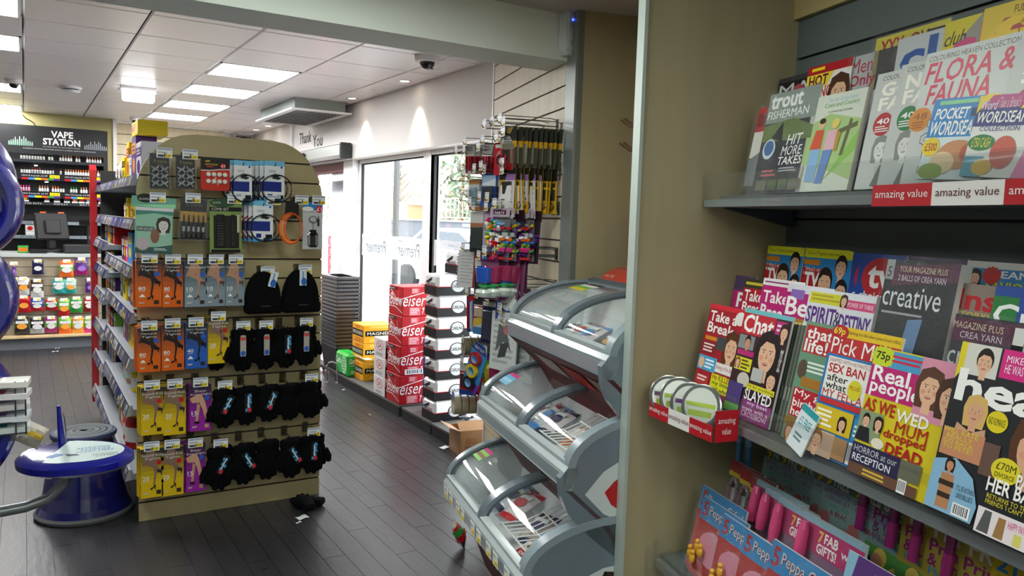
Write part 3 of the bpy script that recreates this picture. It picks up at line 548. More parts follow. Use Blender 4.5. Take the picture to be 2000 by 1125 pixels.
for z, kd in VSH:
    m = MB(); m.box(-1.2, .8, -.12, .06, z-.012, z, '1d1e20'); s = m.build('shelf', MATTE, t); q = MB()
    if kd == 1:
        q.box(-1.2, .8, -.135, -.12, z-.075, z, '15161a')
        for b in range(4):
            x0 = -.86+b*.42
            for j, c in enumerate(('R', 'b', 'Y', 'O', 'G', 'V')): q.rect(x0+j*.062, z-.072, x0+j*.062+.062, z-.05, -.1355, c)
            q.text('10ml E-Liquids £2.99', x0+.0, z-.04, x0+.25, z-.018, -.1355, 'd8d8d8', 0, .2); q.rect(x0+.27, z-.048, x0+.37, z-.012, -.1355, 'Y'); q.text('2 for £5', x0+.28, z-.042, x0+.36, z-.018, -.136, 'K', 0)
    else: q.box(-1.2, .8, -.135, -.12, z-.035, z, '8a949c' if kd == 3 else '2a2c30'); q.text('STARTER KITS          REFILLS          BATTERIES', -.1, z-.028, .75, z-.01, -.1355, 'c0c4c8' if kd == 2 else '3a4450', 0)
    q.build('ticket_strip', PRINT, s)
for k in range(3): m = MB(); m.lathe([(.012, 0), (.018, .008)], 10, 'ffffff', .02+k*.1, -.08); m.M = None; m.build('spotlight', mat('small_led', 'ffffff', .4, emit=12), t, ME(0, 0, (2.135, 1.985, 1.805)[k]))
def bottle_mesh(w, cap, lab, liq='e8e6e2'):
    m = MB(); m.lathe([(w, 0), (w, .03), (w*.95, .034), (w*.55, .04), (w*.55, .044), (w*.5, .062), (w*.3, .066)], 8, liq, cols=[lab, liq, liq, cap, cap, cap, cap]); return m.mesh('vape_bottle', PLAS, True)
BM = [bottle_mesh(.011, c, l) for c, l in (('K', 'w'), ('r', 'd'), ('s', 'W'), ('O', 'W'), ('P', 'p'), ('o', 'W'), ('G', 'w'))]
def vrow(z, x0, x1, n, kinds, row, skip=()):
    c = 0; out = []
    for k in range(n):
        if k in skip: continue
        out.append((x0+(x1-x0)*k/(n-1), kinds[k*len(kinds)//n]))
    for c, (x, kd) in enumerate(out): tag(link('vape_bottle', BM[kd], None, ME(x, 10.53+random.uniform(-.01, .01), z)), 'small e-liquid bottle, %s from the left on the %s vape shelf' % (ORD[c], row), 'bottle', 'e-liquid bottles on the %s vape shelf' % row)
vrow(2.055, -.02, .77, 30, (0, 0, 0, 2, 2, 2), 'highest', (9, 12, 13, 19, 22, 23)); vrow(1.90, -.02, .77, 32, (0, 1, 0, 1, 2, 3, 3, 2), 'second highest', (13, 14, 16, 29, 28)); vrow(1.70, -.03, .62, 26, (4, 5, 2, 3, 0, 6, 2), 'third', (4, 5, 6, 11, 17, 18, 22))
for i, (x, c, w) in enumerate(((.0, 'y', .09), (.22, 'r', .05), (.32, 'k', .06), (.42, 'k', .06), (.5, 'O', .06), (.57, 'R', .06), (.64, 'd', .06), (.7, 'G', .05), (.76, 'P', .04))):
    t = thing('refill_pack', 'small boxed refill pack, %s from the left under the bottle shelves' % ORD[i], 'pack', ME(x, 10.52, 1.58), 'refill packs on the vape display'); m = MB(); m.box(-w/2, w/2, -.02, .02, 0, .085, '2a2a2c'); m.build('box', CARD, t); m = MB(); m.disc(0, .045, w*.35, .025, -.0205, c); m.rect(-w/2, 0, w/2, .018, -.0205, 'w'); m.build('print', PRINT, t)
for i, (x, z, c, w, h) in enumerate(((.18, 1.36, 'O', .06, .11), (.36, 1.36, 'ff7a50', .06, .11), (.05, 1.2, 'w', .09, .12), (.25, 1.2, 'd', .07, .09), (.4, 1.2, 'k', .08, .08))):
    t = thing('starter_kit_box', ('orange starter kit box under the refill packs', 'coral starter kit box beside the till screen', 'white starter kit box just above the counter at left', 'grey starter kit box above the counter', 'dark starter kit box behind the till screen')[i], 'box', ME(x, 10.52, z)); m = MB(); m.box(-w/2, w/2, -.02, .02, 0, h, c); m.build('box', CARD, t); m = MB(); m.rect(-w*.4, h*.1, w*.4, h*.3, -.0205, 'W'); m.disc(0, h*.65, w*.3, h*.2, -.0205, 'R' if c == 'w' else 'o'); m.build('print', PRINT, t)
m = MB(); m.tube([tuple(at_y(x, y, 10.71)) for x, y in ((44, 224), (50, 231), (60, 236), (66, 241), (69, 248))], .006, '3a3430', 5); tag(m.build('loose_cable', MATTE), 'dark loose cable on the olive wall above the vape display', 'cable')
# ================================================================ free-standing shelving with an arched slatted end
YG, GX0, GX1, GT = 4.151, .453, 1.358, 1.905
gon = thing('gondola_shelving', 'free-standing shop shelving unit with arched maple end and red upright', 'shelving', ME(0, YG, 0))
def arch_x(z):
    zc, r, ry = 1.60, .27, GT-1.60
    if z <= zc: return GX0, GX1
    k = r-r*math.sqrt(max(0, 1-((z-zc)/ry)**2)); return GX0+k, GX1-k
ENDM = mat('maple_end_panel', None, .45, var=.08, vscale=2.5, stretch=(1.2, 1, 5))
zs = [0]+[.0945+.1*k for k in range(18)]+[GT]
for a, b in zip(zs[:-1], zs[1:]):
    a2, b2 = a+(.004 if a else 0), b-(.004 if b < GT else 0); n = 10 if b > 1.6 else 1
    zz = [a2+(b2-a2)*i/n for i in range(n+1)]; L = [(arch_x(z)[0], z) for z in zz]; R = [(arch_x(z)[1], z) for z in reversed(zz)]
    m = MB(); m.prism([(x, z) for x, z in L[::-1]]+[(x, z) for x, z in R[::-1]], 0, .014, 'b5a67c', '5a4630'); m.build('slat', ENDM, gon)
zz = [i*GT/40 for i in range(41)]
m = MB(); m.prism([(arch_x(z)[0]+.001, z) for z in zz[::-1]]+[(arch_x(z)[1]-.001, z) for z in zz], .014, .022, '2a2218'); m.build('groove_backing', MATTE, gon)
m = MB(); m.box(.895, .915, .03, 2.3, .1, 1.8, '7a6f5c'); m.build('centre_panel', MATTE, gon)
m = MB(); m.box(.47, 1.34, .03, 2.3, 0, .16, '55585c'); m.build('plinth', MATTE, gon)
m = MB(); m.prof([(2.27, .12), (2.33, .12), (2.33, 1.84), (2.27, 1.8)], .40, .445, 'b01e26'); m.build('upright', PLAS, gon)
m = MB(); m.box(.47, 1.34, 2.28, 2.32, .12, 1.8, '2c2a2a'); m.build('shaded_end_board', MATTE, gon)  # dark colour stands in for the shade inside the shelving
YB = 1.39      # bay joint, measured from the end panel
SHELVES = [('top', 1.675, .03, 2.27, .46), ('second', 1.465, .03, 2.27, .46), ('third', 1.235, .03, YB, .445), ('fourth', 1.01, .03, YB, .445), ('fifth', .785, .03, YB, .44), ('sixth', .555, .03, YB, .43), ('base', .235, .03, 2.27, .425),
           ('third', 1.30, YB+.03, 2.27, .445), ('fourth', 1.125, YB+.03, 2.27, .445), ('fifth', .955, YB+.03, 2.27, .44), ('sixth', .725, YB+.03, 2.27, .435), ('seventh', .495, YB+.03, 2.27, .43)]
for nm, z, a, b, x in SHELVES:
    m = MB(); m.box(x, .9, a, b, z-.03, z, '8d9296'); s = m.build('shelf', MATTE, gon)
    q = MB()
    for (xa, za), (xb, zb), c in (((x-.03, z-.035), (x-.012, z+.02), '4c5160'),):
        q.add([(xa, a, za), (xa, b, za), (xb, b, zb), (xb, a, zb)], [(0, 1, 2, 3), (3, 2, 1, 0)], c)
    q.add([(x-.012, a, z+.02), (x-.012, b, z+.02), (x, b, z+.022), (x, a, z+.022)], [(0, 1, 2, 3)], '9a9ea6'); rr = random.Random(int(z*100)); y = a+.02
    q.add([(x-.012, a, z+.02), (x, a, z+.022), (x, a, z-.03), (x-.03, a, z-.035)], [(0, 1, 2, 3)], '9a9ea6')
    while y < b-.07:
        c = rr.choice(['e6e8ea', 'c8ccd4', 'b8bcc8', '4a5ab8', '9a8ac0', '7a8298', 'f0f0ee']); w = rr.uniform(.05, .075)
        q.add([(x-.030, y, z-.031), (x-.030, y+w, z-.031), (x-.0148, y+w, z+.015), (x-.0148, y, z+.015)], [(0, 1, 2, 3), (3, 2, 1, 0)], c)
        q.add([(x-.0293, y+.008, z-.026), (x-.0293, y+w*.6, z-.026), (x-.0227, y+w*.6, z-.006), (x-.0227, y+.008, z-.006)], [(0, 1, 2, 3)], rr.choice(['3a4470', '6a6e78', 'Y', '7a5a90', '303440'])); y += w+rr.choice([.006, .01, .03])
    q.build('ticket_strip', PRINT, s)
# ---- goods on the shelves of the long side
def carton(name, label, cat, M, w, d, h, col, prints=(), group=None, top=None):
    t = thing(name, label, cat, M, group); m = MB(); m.cbox(-w/2, w/2, -d/2, d/2, 0, h, .003, col); m.build('box', CARD, t); m = MB()
    for k, op in enumerate(prints): draw(m, op, -w/2, 0, w, h, -d/2-.0006-k*.0002)
    if prints: m.build('print', PRINT, t)
    return t
def jar(name, label, cat, M, r, h, col, lid, group=None):
    t = thing(name, label, cat, M, group); m = MB(); m.lathe([(r*.9, 0), (r, .01), (r, h*.75), (r*.8, h*.85), (r*.8, h*.87)], 14, col); m.build('body', PLAS, t, smooth=True)
    m = MB(); m.lathe([(r*.85, h*.87), (r*.85, h), (r*.5, h*1.0)], 14, lid); m.build('lid', PLAS, t, smooth=True); m = MB(); m.lathe([(r*1.01, h*.2), (r*1.01, h*.6)], 14, 'w' if col not in ('w', 'W') else 'R'); m.build('wrapper', PRINT, t, smooth=True); return t
GOODS = [  # shelf z, x front, start y, items (kind, width, height, colour, accent, words)
 ('top', 1.675, .47, .12, [('b', .2, .19, 'e8e4ee', 'V', 'white carton with a purple flash'), ('b', .18, .23, 'V', 'o', 'tall purple carton'), ('b', .12, .15, '8f86b4', 'W', 'lilac carton'), ('b', .11, .22, 'Y', 'R', 'tall yellow and red biscuit carton'), ('p', .11, .12, 'w', 'o', 'crinkled clear bag'), ('b', .07, .15, 'Y', 'K', 'narrow yellow carton nearer the end'), ('b', .07, .15, 'Y', 'K', 'narrow yellow carton farther along'), ('p', .17, .16, 'dcdde0', 'w', 'silver foil bag nearest'), ('p', .17, .15, 'cfd0d4', 'w', 'silver foil bag in the middle'), ('p', .17, .17, 'e2e3e6', 'd', 'silver foil bag at the far end')]),
 ('second', 1.465, .48, .1, [('p', .15, .1, 'V', 'O', 'purple and orange sweet bag'), ('j', .1, .12, 'R', 'o', 'red lidded tub nearest'), ('j', .1, .11, 'r', 'o', 'dark red lidded tub'), ('b', .1, .13, 'Y', 'K', 'small yellow carton'), ('b', .1, .11, 'H', 'o', 'dark brown carton'), ('p', .13, .12, 'O', 'Y', 'orange bag'), ('b', .09, .13, 'Y', 'G', 'yellow and green carton'), ('b', .1, .1, 'R', 'W', 'red carton at the far end')]),
 ('third', 1.235, .465, .1, [('b', .08, .16, 'B', 'W', 'tall blue carton nearest the end panel'), ('p', .14, .12, 'O', 'Y', 'orange and white striped bag'), ('p', .14, .13, 'O', 'R', 'orange bag with red print'), ('b', .2, .17, 'b', 'Y', 'blue and yellow carton with large lettering'), ('b', .1, .14, 'P', 'W', 'pink carton'), ('b', .1, .14, 'R', 'Y', 'red and yellow carton'), ('b', .1, .14, 'N', 'W', 'navy carton at the bay joint')]),
 ('fourth', 1.01, .465, .08, [('j', .16, .13, 'r', 'W', 'large round red tub'), ('b', .14, .11, 'Y', 'V', 'yellow carton beside the red tub'), ('b', .2, .14, 'V', 'o', 'wide purple carton'), ('j', .09, .15, 'h', 'o', 'brown jar nearer'), ('j', .09, .15, 'h', 'o', 'brown jar farther'), ('b', .18, .17, 'Y', 'K', 'yellow carton with black band'), ('b', .12, .15, 'N', 'g', 'navy and green carton')]),
 ('fifth', .785, .46, .08, [('p', .15, .13, 'Y', 'V', 'yellow and purple crisp bag'), ('p', .14, .12, 'o', 'B', 'amber and blue bag'), ('b', .13, .12, 'Y', 'y', 'yellow carton'), ('b', .13, .14, 'y', 'K', 'mustard yellow carton'), ('b', .12, .16, 'V', 'r', 'purple carton'), ('b', .12, .17, '9a4a44', 'w', 'dull red carton'), ('p', .12, .12, 'G', 'W', 'green bag')]),
 ('sixth', .555, .455, .08, [('p', .15, .13, 'R', 'G', 'red and green bag'), ('p', .15, .14, 'G', 'W', 'bright green bag'), ('j', .11, .13, 'Y', 'W', 'yellow lidded tub'), ('p', .13, .12, 'N', 'O', 'navy bag'), ('j', .11, .14, 's', 'T', 'tan jar with teal lid'), ('j', .11, .14, 't', 'h', 'pale teal jar'), ('p', .13, .13, 'k', 'o', 'dark bag')]),
 ('base', .235, .455, .1, [('p', .16, .15, 'O', 'Y', 'orange and yellow bag'), ('p', .16, .14, 'V', 'Y', 'purple and yellow bag'), ('j', .16, .2, 'b01e1a', 'o', 'large dark red plastic jar'), ('j', .15, .17, 'd8402a', 'o', 'orange-red plastic jar'), ('b', .15, .2, 'O', 'W', 'upper orange carton with white label'), ('b', .15, .17, 'e05a1a', 'W', 'lower orange carton with white label'), ('b', .08, .22, 'k', 'Y', 'tall black carton'), ('p', .15, .13, 'B', 'W', 'blue and white bag'), ('p', .15, .14, 'k', 'd', 'dark bag toward the far end'), ('p', .15, .14, 'N', 'w', 'navy and white bag at the far end')])]
FAR = [('third far', 1.30, ['R', 'k', 'Y', 'B']), ('fourth far', 1.125, ['N', 'Y', 'k', 'h']), ('fifth far', .955, ['V', 'g', 'k', 'o']), ('sixth far', .725, ['g', 'k', 'R', 'w']), ('seventh far', .495, ['N', 'd', 'b', 'k'])]
for nm, z, x, y, items in GOODS:
    for i, (kd, w, h, c, c2, words) in enumerate(items):
        y += w/2+.008; M = MX(x+.07, YG+y, z); lab = '%s on the %s shelf of the arched unit' % (words, nm); gp = 'goods on the long side of the shelving'
        if kd == 'b': carton('goods_carton', lab, 'carton', M, w, .1, h, c, [('r', .0, .62, 1, .86, c2), ('e', .5, .36, .3, .18, c2), ('ln', .15, .66, .85, .82, 2, c)], gp)
        elif kd == 'j': jar('goods_jar', lab, 'tub', M, w/2, h, c, c2, gp)
        else: bag('goods_bag', lab, 'bag', M, w, h, [(.3, c2), (.8, c), (1.1, c2)], [('e', .5, .5, .3, .22, 'W'), ('ln', .3, .42, .7, .58, 2, 'R')], gp, .07, i)
        y += w/2
for nm, z, cols in FAR:
    y = YB+.1
    for i, c in enumerate(cols):
        carton('goods_carton', '%s carton in the far bay, %s from the near end, %s shelf' % ({'R': 'red', 'k': 'charcoal', 'Y': 'yellow', 'B': 'blue', 'N': 'navy', 'h': 'brown', 'V': 'purple', 'g': 'green', 'o': 'amber', 'w': 'pale grey', 'd': 'grey', 'b': 'light blue'}[c], ORD[i], nm.split()[0]), 'carton', MX(.54, YG+y+.08, z), .13, .1, .12, c, [('r', 0, .6, 1, .85, 'w'), ('e', .5, .35, .3, .2, 'o')], 'goods in the far bay of the shelving'); y += .19
p = at_y(275, 290, 4.6)
carton('goods_carton', 'yellow and red biscuit carton lying on top of the purple carton', 'carton', MX(.56, 4.53, 1.906), .26, .14, .075, 'Y', [('r', .05, .35, .5, .8, 'R'), ('t', '£2', .6, .5, .7, .85, 'K')], 'goods on the long side of the shelving')
# ---- hooks on the arched end
HM = {}
def euro_hook(M, L=.17, ticket=True, label='', group='display hooks', tilt=0):
    k = (round(L, 3), ticket)
    t = thing('display_hook', label, 'hook', M, group)
    if k not in HM:
        a = MB(); a.tube([(0, .006, 0), (0, -L, 0), (0, -L-.012, .014)], .0028, '8a8d92', 6); b = MB(); b.box(-.018, .018, .0, .008, -.02, .035, '303236')
        c = MB(); c.tube([(0, 0, .03), (0, -.03, .036), (0, -L+.005, .036)], .0022, '8a8d92', 5)
        d = MB(); d.box(-.034, .034, -L+.001, -L+.003, -.006, .04, 'eceeee'); d.rect(-.031, .03, .031, .037, -L+.0005, '9aa4c4'); d.rect(.002, -.003, .03, .012, -L+.0005, 'Y'); d.rect(-.028, -.002, -.004, .008, -L+.0005, '3c4048'); d.rect(-.028, .016, .012, .022, -L+.0005, 'b0b4ba'); d.text('£1.00', .005, -.0, .027, .009, -L+.0003, 'K', 0)
        HM[k] = [('prong', a.mesh('prong', METAL, True)), ('backplate', b.mesh('backplate', MATTE))]+([('ticket_arm', c.mesh('ticket_arm', METAL, True)), ('price_ticket', d.mesh('price_ticket', PRINT))] if ticket else [])
    for n, me in HM[k]: link(n, me, t)
    return t
YP = YG-.15       # plane of the front packs
def C6(x, y): return 250+x*.2222, 250+y*.2222
def C7(x, y): return 250+x*.2311, 480+y*.2311
def C8(x, y): return 250+x*.2845, 720+y*.2845
def rect_at(C, a, b, c, d, Y=YP):
    p0 = at_y(*C(a, (b+d)/2), Y); p1 = at_y(*C(c, (b+d)/2), Y); t = at_y(*C((a+c)/2, b), Y); u = at_y(*C((a+c)/2, d), Y)
    return (p0.x+p1.x)/2, u.z, p1.x-p0.x, t.z-u.z
def hook_for(cx, ztop, label, ticket=True, L=.155):
    EH.append((cx, ztop, ticket, L))
EH = []
def tights_mesh(w, h, base, mid, top, words, num, kind):
    m = MB(); d = .026; m.cbox(-w/2, w/2, 0, d, 0, h, .002, base); y = -.0006
    def D(*op): 
        nonlocal y; draw(m, op, -w/2, 0, w, h, y); y -= .00012
    for k in range(8):      # printed fade from the band colour to the dark top
        f = k/7; a, b = hx(base), hx(top); D('r', .0, .28+k*.09, 1, .28+(k+1)*.09, tuple(a[i]*(1-f)+b[i]*f for i in range(3)))
    skin = {'d': '2c2422', 'n': 'b98a70', 'k': '8a6a5c'}[mid]; dk = {'d': '15110f', 'n': '5a4038', 'k': '3c2c28'}[mid]
    if kind == 'full':
        D('p', [(.3, .98), (.62, .98), (.62, .8), (.45, .72), (.66, .68), (.9, .55), (.86, .5), (.58, .6), (.2, .68), (.06, .66), (.1, .74)], skin); D('p', [(.5, .9), (.68, .9), (.7, .55), (.64, .34), (.6, .26), (.54, .26), (.6, .5), (.52, .7)], skin)
        D('p', [(.7, .57), (.96, .55), (.9, .42), (.86, .5), (.72, .5)], dk); D('p', [(.42, .2), (.54, .22), (.6, .28), (.66, .24), (.64, .16), (.62, .16), (.6, .22), (.5, .17), (.42, .16)], dk)
    else:
        D('p', [(.0, .72), (.3, .78), (.55, .8), (.68, .66), (.82, .4), (.88, .24), (.74, .22), (.58, .48), (.44, .62), (.1, .62)], 'd0a080'); D('p', [(.34, .62), (.48, .56), (.42, .36), (.38, .22), (.24, .2), (.3, .4)], 'c69474'); D('p', [(.72, .25), (.92, .22), (.96, .17), (.7, .19)], '1a1414'); D('p', [(.22, .22), (.42, .22), (.44, .16), (.2, .17)], '1a1414')
    for i, wd in enumerate(words): D('t', wd, .5-min(.46, .055*len(wd)), .84-i*.075, .5+min(.46, .055*len(wd)), .895-i*.075, 'e0e0dc', .0)
    if num:
        D('t', num, .08, .36, .36, .44, 'f2f0ea', .01); D('r', .1, .335, .33, .342, 'f2f0ea'); D('p', [(.1, .22), (.36, .22), (.3, .26), (.22, .29)], 'f2f0ea') if kind == 'full' and mid != 'k' else None
    D('r', .68, .07, .88, .15, '3a2a1e' if kind == 'full' else 'c8a080'); D('ln', .1, .08, .36, .12, 2, 'e8d8c8'); D('e', .8, .71, .11, .05, '2a62c8' if mid != 'k' else 'c8202a'); D('r', .3, .965, .7, .985, 'c8c8c8')
    return m.mesh('tights_box', PRINT)
TG = [(C7, 75, 120, 290, 525, 'or', 'left-hand orange tights box in the upper row of boxes'), (C7, 290, 130, 470, 520, 'or', 'right-hand orange tights box in the upper row of boxes'), (C7, 475, 130, 660, 520, 'gy', 'grey-blue tights box with blue sticker, left of three'), (C7, 660, 130, 830, 510, 'gw', 'middle one of three grey-blue tights boxes'), (C7, 830, 130, 990, 505, 'gw', 'grey-blue tights box next to the black hats'),
 (C7, 85, 690, 275, 1065, 'or', 'far left orange tights box in the blue tights row'), (C7, 285, 670, 470, 1060, 'or', 'orange tights box directly left of the blue tights box'), (C7, 485, 660, 665, 1040, 'bl', 'royal blue tights box beside a yellow one'), (C7, 675, 610, 850, 1000, 'ye', 'yellow tights box directly right of the blue tights box'),
 (C8, 85, 125, 245, 460, 'ye', 'leftmost yellow tights box beside the upper purple box'), (C8, 245, 115, 400, 450, 'ye', 'yellow tights box touching the upper purple box'), (C8, 420, 105, 575, 430, 'pu', 'upper purple knee-highs box'), (C8, 85, 545, 240, 890, 'ye', 'leftmost yellow tights box in the bottom row'), (C8, 225, 530, 380, 870, 'ye', 'yellow tights box touching the lower purple box'), (C8, 395, 520, 530, 850, 'pu', 'lower purple knee-highs box')]
TM = {}
SPEC = {'or': ('e0661c', 'd', '3a3838', ['Opaque', 'Tights'], '80', 'full'), 'gy': ('8696a2', 'n', '3a3c40', ['Nylons Tights'], '10', 'full'), 'gw': ('8696a2', 'n', '3a3c40', ['Nylons Tights'], '10', 'full'), 'bl': ('2f62c0', 'd', '34363c', ['Semi Opaque', 'Tights'], '40', 'full'), 'ye': ('e0bc1a', 'k', '3a3430', ['Smooth Knit', 'Tights'], '20', 'full'), 'pu': ('9a2aa0', 'n', '2e2838', ['Sheer', 'Knee Highs'], '15', 'knee')}
for C, a, b, c, d, kd, lab in TG:
    x, z, w, h = rect_at(C, a, b, c, d); w = min(w, .112); k = (kd, round(w, 2), round(h, 2))
    if k not in TM: TM[k] = tights_mesh(round(w, 2), round(h, 2), *SPEC[kd])
    for j in range(3):
        t = thing('tights_box', lab if j == 0 else lab+', %s box behind the front one' % ('first' if j == 1 else 'second'), 'tights', ME(x+random.uniform(-.003, .003)-j*.004, YP+.03*j, z+random.uniform(-.004, .004)), 'boxed tights on the arched end')
        link('carton', TM[k], t)
        if j == 0:
            q = MB(); q.box(-w*.4, w*.4, .004, .006, h-.004, h+.025, 'd8dade'); q.build('hang_tab', ACRYL, t)
    hook_for(x, z+h+.004, 'the '+lab)
# hair-claw packs, tealights, cables
def claw_pack(x, z, w, h, lab):
    t = thing('hair_clip_pack', lab, 'hair clips', ME(x, YP, z)); m = MB(); m.box(-w*.44, w*.44, .002, .006, 0, h, '2c2d2f'); m.build('backing_card', CARD, t)
    m = MB(); m.text('X-treme', -w*.3, h*.74, w*.32, h*.84, 0, '9a8c58', 0, .2); m.text('claws', -w*.12, h*.68, w*.12, h*.72, 0, '9a8c58', 0); m.build('print', PRINT, t)
    for i in range(2):
        for j in range(3): q = MB(); q.M = ME((-.2+.4*i)*w, -.008, h*(.56-.2*j), 0, 0, .2*(i-.5)); q.blob(0, 0, 0, .012, .008, .009, '8c8e92', 8, 5); q.tube([(-.015, 0, .012), (-.004, -.006, 0), (-.014, 0, -.012)], .004, 'b0b2b6', 5); q.tube([(.015, 0, .012), (.004, -.006, 0), (.014, 0, -.012)], .004, 'b0b2b6', 5); q.build('hair_clip', PLAS, t)
    m = pouch(w*1.1, h*1.03, [(2, 'W')], .05, 8, 10, 3); m.build('film', FILM, t, smooth=True)
for a, b, c, d, lab in ((180, 225, 375, 535, 'left black pack of hair claws in clear film'), (410, 240, 600, 535, 'right black pack of hair claws in clear film')):
    x, z, w, h = rect_at(C6, a, b, c, d); claw_pack(x, z, w, h, lab); hook_for(x+.02, z+h, 'the '+lab)
x, z, w, h = rect_at(C6, 640, 262, 895, 550); t = thing('tealight_pack', 'red and black blister card of eight round lights marked one pound', 'lights', ME(x, YP, z))
m = MB(); m.prism([(-w/2, .01), (-w/2+.01, 0), (w/2-.01, 0), (w/2, .01), (w/2, h-.012), (w/2-.012, h), (-w/2+.012, h), (-w/2, h-.012)], .0, .012, 'c8301e'); m.build('card', PRINT, t); m = MB()
for k, op in enumerate([('p', [(0, .62), (0, .97), (.05, 1), (.95, 1), (1, .97), (1, .68), (.6, .66), (.3, .62)], '1c1a1c'), ('p', [(0, .62), (.3, .62), (.6, .66), (1, .68), (1, .65), (.6, .63), (.3, .59), (0, .59)], 'w'), ('p', [(.15, .9), (.32, .92), (.3, .87), (.15, .86)], 'c8a820'), ('t', 'extrastar', .15, .76, .6, .83, 'e0b030', 0, .2), ('r', .2, .7, .4, .74, 'R'), ('s', .76, .76, .1, .08, 'e02028'), ('t', '£1', .7, .72, .82, .8, 'W'), ('p', [(.35, .2), (.5, .42), (.55, .42), (.45, .2)], 'f0b090'), ('p', [(.6, .12), (.52, .26), (.6, .26)], 'f0c0a0')]): draw(m, op, -w/2, 0, w, h, -.0006-k*.0002)
m.build('print', PRINT, t)
for i in range(4):
    for j in range(2): q = MB(); q.M = ME((-.25+.19*i)*w, -.004, h*(.49-.21*j), 0, PI/2); q.lathe([(.011, -.004), (.011, .006), (.007, .009)], 12, 'd9d2c8', cols=['c8c4bc', 'e8e0d6', 'f0ece4']); q.build('light', PLAS, t)
hook_for(x+.01, z+h-.012, 'the red blister card of round lights', False)
def cable_pack(x, z, w, h, lab, rings, n=3):
    for j in range(n):
        t = thing('cable_pack', lab+('' if j == 0 else ', %s behind the front one' % ORD[j-1]), 'cable', ME(x-.014*j, YP+.035*j, z), 'blue and white carded cables'); m = MB(); m.box(-w/2, w/2, 0, .002, 0, h, 'eceef2'); m.build('card', CARD, t); m = MB()
        for k, op in enumerate([('r', 0, .88, 1, 1, '7ac4ea'), ('p', [(0, .0), (1, .0), (1, .12), (.5, .06), (0, .1)], '4aa0dc'), ('r', .0, .26, .85, .5, '1d2f86'), ('e', .85, .85, .06, .025, 'B'), ('ln', .2, .72, .6, .78, 2, 'd'), ('p', [(.3, .62), (.6, .6), (.8, .66), (.5, .7)], 'N'), ('p', [(.34, .58), (.7, .55), (.85, .6), (.5, .64)], 'k'), ('r', .15, .1, .4, .2, '1d2f86'), ('r', .62, .08, .95, .18, 'K')]): draw(m, op, -w/2, 0, w, h, -.0006-k*.0002)
        m.build('print', PRINT, t); rc = rings[j % len(rings)]
        for q in range(2): m = MB(); m.tube([(.01+(w*.78)*math.cos(a*PI/10), -.006-.004*q+.003*math.sin(a), h*.34+h*.33*math.sin(a*PI/10)) for a in range(20)], .0035, rc, 5, True); m.build('coil', PLAS, t, smooth=True)
        m = MB(); m.cbox(.0, .03, -.014, -.004, h*.03, h*.1, .003, 'K'); m.build('plug', MATTE, t)
    hook_for(x, z+h-.012, 'the '+lab, False)
x, z, w, h = rect_at(C6, 930, 285, 1090, 655); cable_pack(x, z, w, h, 'carded black cable, left one of the upper pair', ['1a1a22'])
x, z, w, h = rect_at(C6, 1200, 290, 1375, 655); cable_pack(x, z, w, h, 'carded black cable, right one of the upper pair', ['1a1a22', '2a2a30'], 4)
x, z, w, h = rect_at(C6, 1100, 640, 1275, 1000); cable_pack(x, z, w, h, 'carded cable with red coils behind, second row', ['22242c', '4a2024', 'b02028', 'a01c24'], 4); hook_for(x+.05, z+h, 'the carded cable with red coils')
x, z, w, h = rect_at(C6, 55, 700, 385, 1100); t = thing('hair_net_pack', 'green and white hair rollers pack with a woman on the cover', 'hair pack', ME(x, YP-.01, z, 0, 0, .03)); m = MB(); m.cbox(-w/2, w/2, 0, .02, 0, h, .004, '9acdb0'); m.build('packet', PRINT, t); m = MB()
for k, op in enumerate([('r', 0, .93, 1, 1, 'e8e4e6'), ('p', [(0, .93), (0, .82), (.5, .88), (1, .84), (1, .93)], '3f8c7e'), ('r', .03, .48, .5, .58, '4a5a56'), ('t', 'HAIR ROLLERS', .05, .5, .48, .56, 'd8e4de', 0), ('f', .74, .62, .3, '2c2420', 'e0dcd8', 1), ('e', .52, .38, .12, .16, '8a5a40'), ('p', [(0, 0), (1, 0), (1, .2), (.6, .14), (0, .12)], '2e5c56'), ('e', .2, .2, .17, .14, 'c8b4bc'), ('ln', .5, .06, .9, .12, 2, 'd8e8e0')]): draw(m, op, -w/2, 0, w, h, -.0006-k*.0002)
m.build('print', PRINT, t); m = MB(); m.prism([(-w*.62, h*1.0), (w*.55, h*1.0), (w*.58, h*1.22), (-w*.6, h*1.24)], .012, .016, '6fae98'); m.M = None; m.build('header_card', CARD, t); m = MB(); m.disc(-w*.25, h*1.2, w*.22, h*.1, .011, '1c1c1e'); m.text('GLAMOR', -w*.42, h*1.16, -w*.08, h*1.2, .0105, 'e0e0e0', 0); m.poly([(-w*.6, .0108, h*1.03), (w*.56, .0108, h*1.0), (w*.57, .0108, h*1.1), (0, .0108, h*1.07)], '9adab0'); m.build('header_print', PRINT, t)
m = pouch(w*1.04, h*1.0, [(2, 'W')], .06, 8, 10, 5); m.build('film', FILM, t, smooth=True); hook_for(x+.02, z+h*1.2, 'the green hair rollers pack')
x, z, w, h = rect_at(C6, 440, 625, 700, 990); t = thing('brush_set', 'clear-wrapped set of black make-up brushes on card', 'brushes', ME(x, YP, z, 0, 0, .03)); m = MB(); m.box(-w*.45, w*.45, .006, .009, h*.05, h, '2a2a2e'); m.build('card', CARD, t); m = MB(); m.rect(-w*.45, h*.45, w*.45, h*.7, .0055, 'b8924a'); m.text('X-treme', -w*.3, h*.82, w*.3, h*.92, .0055, '7a7460', 0, .2); m.build('print', PRINT, t)
